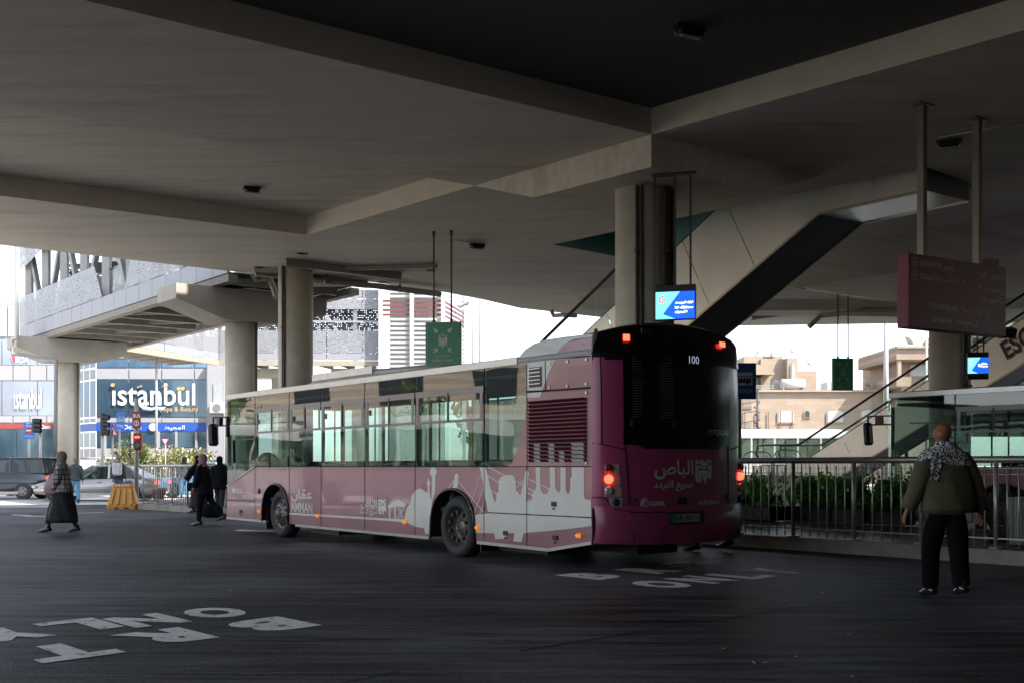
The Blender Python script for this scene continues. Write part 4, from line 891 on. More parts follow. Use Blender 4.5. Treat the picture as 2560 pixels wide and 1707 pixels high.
    # wheels
    for c_ in (0, 5.84):
        for sg, yw in ((1, -.06), (-1, -W+.06)):
            r = .44; s = MB(); y0 = yw; wd_ = .27
            ro = [(0, .30), (.02, .36), (0.0, .40), (-.03, .43), (-.06, r), (-wd_+.05, r), (-wd_+.01, .42), (-wd_, .3)]
            n = 40
            for dy, rr in ro: s.v += [Vector((c_+rr*math.cos(2*math.pi*k/n), y0+sg*dy, .44+rr*math.sin(2*math.pi*k/n))) for k in range(n)]
            for i in range(len(ro)-1):
                for k in range(n): s.f.append([i*n+k, i*n+(k+1) % n, (i+1)*n+(k+1) % n, (i+1)*n+k]); s.m.append(0); s.sm.append(True)
            wh = s.build('wheel', rubber, t)
            s = MB(); deep = c_ == 0
            ri = [(.0, .305), (-.02, .29), (-.05, .275), (-.16, .26), (-.18, .14), (-.10 if deep else -.03, .12), (-.10 if deep else .0, .0)] if deep else [(.0, .305), (-.03, .285), (-.07, .265), (-.05, .23), (.0, .17), (.02, .15), (.02, .075), (.05, .07), (.06, .055), (.06, .0)]
            v0 = 0
            for dy, rr in ri: s.v += [Vector((c_+rr*math.cos(2*math.pi*k/n), y0+sg*dy, .44+rr*math.sin(2*math.pi*k/n))) for k in range(n)]
            for i in range(len(ri)-1):
                for k in range(n): s.f.append([i*n+k, i*n+(k+1) % n, (i+1)*n+(k+1) % n, (i+1)*n+k]); s.m.append(0); s.sm.append(True)
            s.build('rim', rimm, wh)
            if sg == 1:
                s = MB()
                for k in range(10):
                    a = 2*math.pi*k/10; rr = .115 if not deep else .10; yy = y0+(.02 if not deep else -.12); s.tube([(c_+rr*math.cos(a), yy, .44+rr*math.sin(a)), (c_+rr*math.cos(a), yy+.03, .44+rr*math.sin(a))], .016, 6)
                for k in range(10):
                    a = 2*math.pi*(k+.5)/10; rr = .205; s.tube([(c_+rr*math.cos(a), y0-.055, .44+rr*math.sin(a)), (c_+rr*math.cos(a), y0-.012, .44+rr*math.sin(a))], .028, 10)
                s.build('wheel_nut', black, wh)
        MB().box(c_+.58, c_+.60, -.42, -.06, .12, .5).build('mud_flap', black, t) if c_ else MB().box(c_-.62, c_-.60, -.42, -.06, .12, .5).build('mud_flap', black, t)
    s = MB(); s.box(3.9, 5.0, -1.0, -.25, .12, .3); s.box(-1.8, -.7, -1.2, -.3, .14, .3); s.box(-2.9, 5.9, -1.6, -.9, .18, .34); s.build('underbody', black, t)
    s = MB(); s.cyl((0, -W+.3, .44), .06, W-.6, 8, axis='Y'); s.cyl((5.84, -W+.3, .44), .05, W-.6, 8, axis='Y'); s.build('axle', black, t)
    # roof air-conditioning pod
    a0, a1 = S(738, 0)[0]-.1, S(1090, 0)[0]
    s = MB(); pr = [(-.25, 2.80), (-.22, 2.98), (-.30, 3.02), (-.55, 3.06), (-1.25, 3.10), (-1.95, 3.06), (-2.2, 3.02), (-2.33, 2.98), (-2.3, 2.8)]; n = len(pr)
    st_ = [(a1-.3, .30), (a1+.3, .22), (a1+1.2, .15), (a0-1.4, .10), (a0-.25, .12), (a0, .2)]
    for x, c_ in st_: s.v += [Vector((x, y, max(2.78, z-c_))) for y, z in pr]
    for i in range(len(st_)-1):
        for k in range(n-1): s.f.append([i*n+k, i*n+k+1, i*n+n+k+1, i*n+n+k]); s.m.append(0); s.sm.append(True)
    s.f.append(list(range(n))); s.m.append(0); s.sm.append(False); s.f.append([5*n+k for k in range(n)]); s.m.append(0); s.sm.append(False)
    ac_ = s.build('air_conditioning_pod', M('roof_pod_paint', (.44, .44, .42), .4, var=.1, dirt=.3), t)
    s = MB(); s.box(a0-2.3, a0-.15, -.225, -.205, 2.83, 2.95); s.build('pod_side_strip', alu, ac_)
    # mirror on the front left
    mr = MB(); mx0, mz1 = S(560, 1045)[0], S(560, 1045)[1]
    mr.cbox((TF+.42, .12, mz1-.33), .14, .2, .45, bev=.04, ry=R(4)); mr.build('mirror', black, t)
    mr = MB(); z_ = mz1+.02
    mr.bar((TF+.42, .12, mz1-.1), (TF+.42, .12, z_), .03); mr.bar((TF+.42, .12, z_), (TF-.05, .0, z_), .03); mr.bar((TF-.05, .02, z_), (TF-.05, .02, z_-.4), .03); mr.bar((TF+.42, .12, z_-.17), (TF-.05, .02, z_-.17), .03); mr.cbox((TF+.2, .07, z_-.09), .14, .08, .15); mr.build('mirror_arm', black, t)
    if not full: return t
    # ---------------- livery on the side ----------------
    def dec(pts, mat, name='livery', d=.0035): return MB().prism(pts, lambda u, v, dd: (u, dd, v), .0005, d).build(name, mat, t)
    def ln(mb, a, c, wd, y=.004): mb.bar((a[0], y, a[1]), (c[0], y, c[1]), .002, wd, up=(0, 1, 0)) if False else mb.add(_line(a, c, wd, y), [(0, 1, 2, 3)])
    def _line(a, c, wd, y):
        a, c = Vector(a), Vector(c); d = (c-a).normalized(); n_ = Vector((-d.y, d.x))*wd/2
        return [(p_.x, y, p_.y) for p_ in (a-n_, c-n_, c+n_, a+n_)]
    outl = [(720, 800), (925, 778), (900, 640), (882, 560), (860, 400), (830, 250), (815, 190), (895, 190), (920, 290), (950, 420), (1000, 600), (1015, 640), (1030, 590), (1030, 520), (1055, 505), (1060, 350), (1090, 310), (1150, 288), (1210, 285), (1255, 300), (1275, 350), (1283, 490), (1310, 500), (1330, 548), (1345, 530), (1370, 400), (1400, 240), (1425, 230), (1448, 262), (1440, 330), (1415, 560), (1400, 610), (1430, 625), (1480, 620), (1490, 520), (1525, 490), (1540, 430), (1530, 190), (1592, 190), (1592, 430), (1605, 490), (1630, 532), (1680, 532), (1690, 490), (1715, 460), (1712, 190), (1777, 190), (1785, 450), (1805, 490), (1830, 515), (1850, 480), (1850, 190), (1914, 190), (1917, 470), (1935, 525), (1960, 520), (1975, 470), (1975, 320), (1995, 315), (1990, 190), (2147, 190), (2152, 580), (2180, 602), (2238, 606), (2246, 940), (1880, 985), (1380, 1030), (1352, 1145), (1245, 1133), (1262, 1030), (1190, 1028), (1150, 1100), (1015, 1108), (1000, 1030), (737, 1025)]
    dec([q6(*p_) for p_ in outl], cream)
    dome = [q6(0, 478), q6(55, 455), q6(150, 515), q6(152, 420), q6(138, 395), q6(150, 365), q6(159, 305), q6(170, 350), q6(186, 400), q6(174, 430), q6(182, 545), q6(200, 625), q6(205, 310), q6(182, 270), q6(185, 225), q6(200, 193), q6(250, 193), q6(270, 230), q6(265, 270), q6(250, 305), q6(250, 500), q6(215, 600), q6(192, 740), q6(175, 850), q6(168, 1040), q6(120, 1040), q6(105, 965), q6(0, 950),
            p4(1500, 1222), p4(1350, 1207), p4(600, 1160), p4(600, 1146), p4(1350, 1190), p4(1480, 1196), p4(1500, 1110), p4(1530, 1070), p4(1535, 1020), p4(1562, 985)]
    dec(dome, cream)
    dec([p4(*p_) for p_ in ((1355, 1100), (1385, 1070), (1440, 1046), (1496, 1084), (1480, 1106), (1440, 1103), (1365, 1112))], cream)
    s = MB()
    for a, c, w_ in (((1372, 1108), (1372, 1192), .045), ((1412, 1108), (1412, 1192), .045), ((1440, 1110), (1470, 1190), .03), ((1448, 1192), (1480, 1105), .016), ((1436, 1192), (1470, 1110), .016), ((1426, 1192), (1456, 1112), .016)): ln(s, p4(*a), p4(*c), w_)
    for a, c in (((415, 455), (490, 355)), ((545, 370), (885, 785)), ((830, 290), (690, 690)), ((860, 460), (740, 795)), ((895, 570), (815, 795)), ((690, 700), (745, 795)), ((935, 190), (1150, 300)), ((920, 295), (1060, 385)), ((965, 480), (1030, 530)), ((1280, 370), (1365, 415)), ((1370, 360), (1280, 450)), ((1445, 340), (1530, 380)), ((1595, 410), (1715, 470)), ((1425, 450), (1530, 500)), ((1415, 510), (1490, 550)), ((1405, 590), (1480, 620))): ln(s, q6(*a), q6(*c), .014)
    s.build('livery', cream, t)
    dec([q6(*p_) for p_ in ((470, 452), (500, 285), (525, 265), (550, 290), (533, 452))], cream)
    # glass-covering swoosh and the cream part of the engine cover
    MB().prism([p5(*p_) for p_ in ((655, 545), (645, 640), (625, 740), (600, 840), (565, 920), (540, 941), (655, 941))], lambda u, v, d: (u, d, v), .001, .006).build('livery', PUR, t)
    dec([p5(657, 305), p5(843, 268), p5(800, 350), p5(755, 460), p5(735, 520), p5(657, 520)], cream)
    # panel gaps
    s = MB()
    def gap(a, c): ln(s, a, c, .014, .0055)
    for x in (637.7, 723.3, 803, 912, 1038): tt = S(x, 0)[0]; gap((tt, ZSK), (tt, ZWB))
    gap((tW, .95 if False else q6(870, 785)[1]), (tW, ZWB)); gap((tE, ZSK-.02), (tE, ZRT-.05)); gap(q7b(180, 452), q7b(635, 470)); gap((-3.03, ZWB), (segs[0], ZWB))
    gap(q6(920, 768), q6(2245, 832)); gap((tE, p5(657, 483)[1]), p5(768, 478)); gap(p5(768, 298), p5(770, 478)); gap(p5(657, 300), p5(1045, 268)); gap(p5(768, 478), p5(1045, 458)); gap(p5(657, 490), p5(1045, 465))
    gap(q6(870, 785), q6(872, 1100)); s.build('panel_gap', seam, t)
    # vent and louvred grille
    def box_on(mb, x0, x1, y0, y1, d0, d1): (a, b_), (c, d_) = p5(x0, y0), p5(x1, y1); mb.box(min(a, c), max(a, c), d0, d1, min(b_, d_), max(b_, d_))
    s = MB(); box_on(s, 670, 747, 340, 455, .006, .008); vt = s.build('air_vent', black, t)
    s = MB()
    for k in range(5):
        (a, z_), (c, _) = p5(672, 350+k*23), p5(745, 350+k*23); s.bar((a, .02, z_), (c, .02, z_), .025, .012)
    s.build('vent_slat', alu, vt)
    (ga, gz1), (gc, _) = p5(672, 548), p5(1020, 525); gz0 = p5(672, 915)[1]
    gr = MB().box(gc, ga, .006, .009, gz0, gz1).build('engine_grille', black, t)
    slm = M('grille_slat_maroon', (.13, .012, .03), .35, .2); nS = 16
    for k in range(nS):
        z_ = gz1-.01-(gz1-gz0-.03)*k/(nS-1); s = MB()
        s.add([(gc, .012, z_-.022), (ga, .012, z_-.022), (ga, .04, z_+.012), (gc, .04, z_+.012), (gc, .012, z_+.0), (ga, .012, z_+.0)], [(0, 1, 2, 3), (3, 2, 5, 4)])
        s.bar((gc, .041, z_+.014), (ga, .041, z_+.014), .006); s.build('grille_slat', slm, gr)
        if k >= 10:
            s = MB()
            for (xa, xb_, k0) in ((708, 745, 11), (797, 832, 11), (862, 893, 13), (938, 1012, 11)):
                if k >= k0:
                    (u0, _), (u1, _) = p5(xa, 800), p5(xb_, 800); s.add([(u1, .014, z_-.022), (u0, .014, z_-.022), (u0, .043, z_+.012), (u1, .043, z_+.012)], [(0, 1, 2, 3)])
            if s.v: s.build('slat_livery', cream, gr)
    s = MB()
    for (x, y) in ((795, 315), (905, 302), (1020, 290), (793, 460), (903, 450), (1018, 438), (1020, 492), (1020, 922)):
        u, v = p5(x, y); s.tube([(u, .002, v), (u, .014, v)], .018, 10)
    s.build('fixing_bolt', alu, t)
    # latches, markers
    for (u, v) in (q6(1768, 668), q6(1150, 1040), q6(1785, 1100), q7b(410, 645)):
        s = MB(); s.cbox((u, .012, v+.01), .09, .02, .06, bev=.004); s.tube([(u, .01, v-.05), (u, .022, v-.05)], .013, 8); s.build('latch', latm, t)
    for (u, v) in (q6(793, 960), q6(2085, 1062), q7b(715, 636), q7b(1665, 708), p4(1487, 1218)):
        s = MB(); s.tube([(u-.045, .012, v), (u-.02, .028, v), (u+.03, .02, v)], [.028, .032, .02], 10); s.build('marker_lamp', amber, t)
    u, v = q7b(703, 305); MB().rings([(u, .0, v, .045, .0001)]*1) if False else None
    s = MB(); s.tube([(u, .0, v), (u, .03, v)], [.055, .03], 14); s.build('side_repeater', redorange, t)
    # lettering on the side; ux runs towards the rear so it reads left to right from outside
    def stext(sx, a, c, h, mat=cream, bold=0., shear=0., mb=None):
        """a: lower-left (t,z) in the photo, c: lower-right"""
        m_ = mb or MB(); ux = Vector((-1, 0, 0)); put_text(m_, sx, (a[0], .005, a[1]), ux, (0, 0, 1), a[0]-c[0], h, bold, shear=shear)
        if not mb: m_.build('lettering', mat, t)
    stext('AMMAN', q7b(1228, 640), q7b(1580, 640), q7b(1228, 478)[1]-q7b(1228, 640)[1], bold=.03)
    s = MB(); stext(arab('عمان'), q7b(1228, 470), q7b(1575, 478), q7b(1350, 255)[1]-q7b(1350, 470)[1], bold=.03, mb=s)
    u, v = q7b(1445, 290); s.box(u-.05, u+.05, .004, .006, v-.012, v+.012); s.build('lettering', cream, t)
    stext(arab('الباص'), p4(1155, 1120), p4(1275, 1120), p4(1200, 1038)[1]-p4(1200, 1120)[1], bold=.025)
    stext(arab('سريع التردد'), p4(1150, 1167), p4(1277, 1170), .12, bold=.02)
    stext('GÜRSEL', q7b(312, 333), q7b(445, 335), .105, bold=.02, shear=.15); stext('autobus', q7b(445, 422), q7b(608, 428), .11, bold=.01)
    s = MB(); u, v = q7b(290, 290); s.tube([(u, .0005, v), (u, .005, v)], .055, 18)
    for a, c in (((460, 330), (600, 338)), ((275, 412), (340, 416))): ln(s, q7b(*a), q7b(*c), .008)
    s.build('lettering', cream, t)
    emblem(t, lambda a, b_: (p4(1285+60*a, 1040+125*b_)[0], .005, p4(1285+60*a, 1040+125*b_)[1]), lambda a, b_: (p4(1285+60*a, 1040+125*b_)[0], .007, p4(1285+60*a, 1040+125*b_)[1]))
    # ---------------- rear ----------------
    def RW(b_, z, off=0.):           # curved rear surface, off outwards
        bu = z-2.3; lean = .05*max(0, bu)
        return Vector((rear_t(b_)-off+lean, -b_, z))
    def patch(name, mat, zlo, zhi, b0=0., b1=W, off=0., n=28, m=6, smooth=True):
        s = MB()
        for i in range(n+1):
            b_ = b0+(b1-b0)*(.5-.5*math.cos(math.pi*i/n)) if (b0 == 0 or b1 == W) else b0+(b1-b0)*i/n
            l_, h_ = zlo(b_), zhi(b_)
            for j in range(m+1): s.v.append(RW(b_, l_+(h_-l_)*j/m, off(b_, l_+(h_-l_)*j/m) if callable(off) else off))
        for i in range(n):
            for j in range(m): k = i*(m+1)+j; s.f.append([k, k+1, k+m+2, k+m+1]); s.m.append(0); s.sm.append(smooth)
        return s.build(name, mat, t)
    C = lambda v: (lambda b_: v)
    patch('rear_panel', PURR, C(.80), C(2.63))
    bump_off = lambda b_, z: .05*math.sin(max(0, min(1, (z-.36)/.5))*math.pi)+.02
    patch('rear_bumper', PURR, lambda b_: .37-.03*math.sin(math.pi*b_/W), C(.82), off=bump_off, m=8)
    bl_, br_ = r6(262, 500)[0], r6(915, 500)[0]
    def blo(b_):
        f_ = min(b_-bl_, br_-b_); z1, z0 = r6(330, 858)[1], r6(600, 884)[1]; return z1+(z0-z1)*max(0, min(1, (f_-.18)/.1))
    patch('rear_glass', darkglass, blo, C(2.62), bl_, br_, off=.012, n=40)
    # black shroud over the engine pod
    s = MB(); sec = []; nb = 20
    tf = S(1330, 0)[0]
    for (tt, zt_, e) in ((tf+.05, 2.84, 0), (tf-.12, 2.96, 0), (tf-.35, 3.03, 0), (-2.9, 3.08, 0)):
        sec.append([Vector((tt, -.02-(W-.04)*i/nb, ZRT+.1+(zt_-ZRT-.1)*min(1, (math.sin(math.pi*i/nb)+.0)**.35*1.0)) ) for i in range(nb+1)])
    sec.append([RW(W*i/nb, ZRT+.1+(3.11-ZRT-.1)*(math.sin(math.pi*i/nb)+.0)**.4, -.16) for i in range(nb+1)])
    sec.append([RW(W*i/nb, ZRT+.05+(3.05-ZRT-.05)*(math.sin(math.pi*i/nb)+.0)**.4, .0) for i in range(nb+1)])
    sec.append([RW(W*i/nb, 2.60, .022) for i in range(nb+1)])
    for r_ in sec: s.v += r_
    for i in range(len(sec)-1):
        for k in range(nb): a = i*(nb+1)+k; s.f.append([a, a+1, a+nb+2, a+nb+1]); s.m.append(0); s.sm.append(True)
    s.f.append(list(range(nb+1))); s.m.append(0); s.sm.append(False)
    s.build('engine_shroud', darkglass, t)
    # painted cove between the window line and the shroud
    cv = [p5(600, 303), p5(617, 260), p5(645, 225), p5(690, 192), p5(760, 168), p5(880, 150), p5(1050, 132)]
    cv = [(u, min(v, 3.0)) for u, v in cv]+[(-3.04, 2.98), (-3.04, ZRT-.05), (S(1295, 0)[0], ZRT-.05)]
    MB().prism(cv, lambda u, v, d: (u, d-max(0, v-2.8)*.25, v), -.05, .004).build('roof_cove', cream, t)
    cm = [p5(838, 268), p5(858, 225), p5(890, 190), p5(940, 165), p5(1050, 150)]+[(-3.035, 2.93), (-3.035, ZRT-.04)]
    MB().prism(cm, lambda u, v, d: (u, d-max(0, v-2.8)*.25, v), 0, .009).build('livery', PUR, t)
    # lamps
    def rb(x0, y0, x1, y1): (a, z1), (c, z0) = r6(x0, y0), r6(x1, y1); return a, c, z0, z1
    def rbox(name, mat, x0, y0, x1, y1, off, par=None, th=.012):
        a, c, z0, z1 = rb(x0, y0, x1, y1); s = MB()
        pts = [RW(a, z0, off), RW(c, z0, off), RW(c, z1, off), RW(a, z1, off), RW(a, z0, off-th), RW(c, z0, off-th), RW(c, z1, off-th), RW(a, z1, off-th)]
        s.add(pts, [(0, 1, 2, 3), (4, 7, 6, 5), (0, 4, 5, 1), (3, 2, 6, 7), (0, 3, 7, 4), (1, 5, 6, 2)]); return s.build(name, mat, par or t)
    rbox('high_brake_lamp', redlit, 268, 185, 304, 225, .03); rbox('high_brake_lamp', redlit, 858, 230, 888, 264, .03)
    def lamp(name, mat, x, y, r, off=.03):
        b_, z = r6(x, y); c_ = RW(b_, z, off); nn = (RW(b_+.02, z)-RW(b_-.02, z)).normalized(); nrm = Vector((0, 0, 1)).cross(nn); nrm = nrm if nrm.x < 0 else -nrm
        s = MB(); s.tube([c_-nrm*.03, c_, c_+nrm*.02], [r, r, r*.6], 16); return s.build(name, mat, t)
    hsm = M('lamp_housing_grey', (.30, .29, .28), .4)
    for (x0, y0, x1, y1) in ((150, 980, 236, 1040), (150, 1045, 243, 1108), (150, 1115, 250, 1175), (180, 1185, 258, 1246)): rbox('lamp_housing', hsm, x0, y0, x1, y1, .012)
    lamp('tail_lamp', redoff, 166, 1003, .05); lamp('brake_lamp', redlit, 167, 1069, .055); lamp('indicator_lamp', clear, 168, 1138, .055); lamp('fog_lamp', black, 208, 1210, .045)
    for (nm, mat, z) in (('tail_lamp', redoff, 1.36), ('brake_lamp', redlit, 1.22), ('indicator_lamp', clear, 1.06), ('fog_lamp', black, .90)):
        z = r6(957, {'tail_lamp': 995, 'brake_lamp': 1052, 'indicator_lamp': 1120, 'fog_lamp': 1190}[nm])[1]
        c_ = RW(W-.05, z, .02); s = MB(); s.tube([c_, c_+Vector((-.05, -.01, 0))], [.055, .045], 14); s.build(nm, mat, t)
    # louvres, display, lettering
    g_ = rbox('rear_grille', M('rear_grille_black', (.006, .006, .006), .5), 310, 305, 565, 702, .015)
    slr = M('rear_slat', (.22, .21, .20), .3, .3)
    a, c, z0, z1 = rb(318, 315, 562, 695)
    for k in range(24):
        z_ = z0+(z1-z0)*k/23; s = MB(); s.bar(RW(a, z_, .022), RW(c, z_, .022), .012, .008); s.build('grille_slat', slr, g_)
    rbox('grille_sill', M('sill_steel', (.10, .095, .085), .3, .5), 300, 705, 580, 752, .02)
    def rtext(sx, x0, y0, x1, y1, mat, bold=.0, fx=r6, shear=0., off=.02):
        (a, z0), (c, z1) = fx(x0, y1), fx(x1, y0); z0b = fx(x1, y1)[1]; m_ = MB(); zl_ = (z0+z0b)/2
        def fn(p): return RW(p.x, p.z, off)
        put_text(m_, sx, (a, 0, zl_), (1, 0, 0), (0, 0, 1), c-a, z1-z0b, bold, fn=fn, shear=shear); return m_.build('lettering', mat, t)
    PALE = M('rear_vinyl', (.75, .75, .70), .4, var=.05)
    rtext('100', 664, 318, 724, 365, M('route_display', (.35, .38, .42), .4, emit=.12, ecol=(.6, .7, .9)), 0, off=.03)
    rtext('OTOKAR', 772, 768, 902, 803, M('badge_chrome', (.35, .35, .36), .25, .6), .02, shear=.2, off=.03)
    rtext(arab('الباص'), 308, 345, 1000, 690, PALE, .022, r5); rtext(arab('سريع التردد'), 295, 715, 990, 900, PALE, .02, r5)
    rtext('GÜRSEL', 200, 1068, 498, 1160, PALE, .02, r5, .15); rtext('autobus', 1100, 1035, 1460, 1138, PALE, .005, r5)
    b_, z = r5(138, 1115); s = MB(); s.tube([RW(b_, z, .013), RW(b_, z, .02)], .062, 20); s.build('lettering', PALE, t)
    s = MB(); a_ = RW(*r5(108, 1150), .023); c_ = RW(*r5(168, 1085), .023); s.bar(a_, c_, .002, .02, up=(1, 0, 0)); s.build('lettering', PURR, t)
    emblem(t, lambda a, b_: RW(*r5(1038+295*a, 330+450*b_), .013), lambda a, b_: RW(*r5(1038+295*a, 330+450*b_), .016), PALE, PURR)
    # number plate
    pl = rbox('number_plate', black, 520, 1268, 728, 1340, .085, th=.03)
    rbox('plate_face', M('plate_cream', (.42, .40, .33), .5, var=.04), 538, 1283, 703, 1325, .092, pl, .004)
    rbox('plate_band', M('plate_green', (.01, .22, .11), .4), 526, 1283, 553, 1326, .094, pl, .004)
    rtext('58-98191', 556, 1286, 700, 1320, black, .01, r6, off=.095)
    (b_, z) = r6(622, 1202); rbox('camera_recess', black, 598, 1180, 648, 1222, .016); (b_, z) = r6(405, 170)
    rbox('rear_camera', black, 372, 148, 440, 190, .05)
    for (x, y) in ((322, 1196), (889, 1172), (293, 1328), (912, 1298)): lamp('rear_bolt', black, x, y, .022, .03)
    s = MB()
    for pts in (((272, 860), (300, 1265)), ((300, 1265), (315, 1445)), ((905, 850), (905, 1240)), ((905, 1240), (900, 1400)), ((125, 305), (130, 855)), ((70, 850), (270, 888)), ((75, 1182), (150, 1182)), ((150, 1182), (190, 1245)), ((190, 1245), (300, 1272)), ((920, 890), (970, 860)), ((305, 1272), (520, 1270)), ((60, 310), (128, 308))):
        (b0_, z0_), (b1_, z1_) = r6(*pts[0]), r6(*pts[1])
        P_ = [RW(b0_+(b1_-b0_)*i/5, z0_+(z1_-z0_)*i/5, .008+(.045 if z0_ < .84 else 0)) for i in range(6)]; s.tube(P_, .007, 5)
    s.build('panel_gap', seam, t)
    s = MB(); P_ = [RW(*r6(735+170*i/6, 1262-22*i/6), .03) for i in range(7)]; s.tube(P_, .009, 5); s.build('blue_strip', M('blue_strip', (.02, .10, .30), .4), t)
    return t
PURR = M('plum_rear_paint', (.42, .06, .17), .3, var=.1, scale=1.4, dirt=.15, coat=.12); grime(PURR, .3, 1.1, (.05, .035, .035), .6)
def emblem(t, f0, f1, mat=None, bg=None):
    """small square city emblem: pale field with hills and a bridge arc cut in plum"""
    mat = mat or cream; bg = bg or PUR
    fld = [(0, .1), (.1, .02), (.28, .10), (.40, 0), (.62, .1), (.75, .0), (.9, .06), (1, 0), (1, .78), (.85, .8), (.8, .72), (.72, .78), (.68, .95), (.55, .98), (.52, .8), (.42, .72), (.36, 1.0), (.28, .88), (.1, .95), (.06, .8), (0, .78)]
    s = MB(); s.sheet(fld, lambda u, v: f0(u, v)); s.build('emblem', mat, t)
    s = MB()
    for poly in ([(.05, .2), (.2, .18), (.5, .27), (.5, .31), (.2, .24), (.05, .26)], [(.45, .15), (.6, .09), (.95, .14), (.98, .2), (.6, .33), (.58, .30), (.88, .17), (.62, .13)], [(.08, .5), (.25, .38), (.3, .3), (.35, .38), (.6, .38), (.7, .33), (.75, .40), (.95, .5), (.7, .44), (.5, .41), (.25, .44)], [(.38, .62), (.42, .62), (.42, .82), (.38, .82)], [(.15, .72), (.2, .72), (.2, .8), (.15, .8)]):
        s.sheet(poly, lambda u, v: f1(u, v))
    s.build('emblem_cut', bg, t)
bus1 = make_bus('city_bus', 'plum and cream city bus in the middle with a skyline drawn on its side', BO, BANG)
b2a = math.atan2(.775, -.63)
front2 = Vector((GX(2226, 22), 22, 0)); o2 = front2-Vector((-.631, .775, 0))*8.17
bus2 = make_bus('city_bus', 'second plum bus behind the fence at the right edge with blue corner trim', o2, b2a, full=False)
MB().box(7.9, 8.175, 0.002, .008, .29, 1.02).build('corner_trim', M('blue_trim', (.02, .16, .42), .4), bus2)
MB().prism([(7.89, .30), (7.89, 1.02), (7.2, 1.2), (6.75, 1.2), (6.45, .75), (6.32, .3)], lambda u, v, d: (u, d, v), .001, .006).build('livery', cream, bus2)
MB().prism([(7.45, .55), (7.45, .95), (7.2, 1.1), (6.9, 1.1), (6.9, .55)], lambda u, v, d: (u, d, v), .006, .009).build('livery', PUR, bus2)
s = MB(); put_text(s, '2', (7.42, .012, .72), (-1, 0, 0), (0, 0, 1), .2, .22, .02); s.build('lettering', white_s, bus2)
MB().box(-1, 5.6, -2.0, -.6, 2.9, 3.02).build('roof_box', black, bus2)
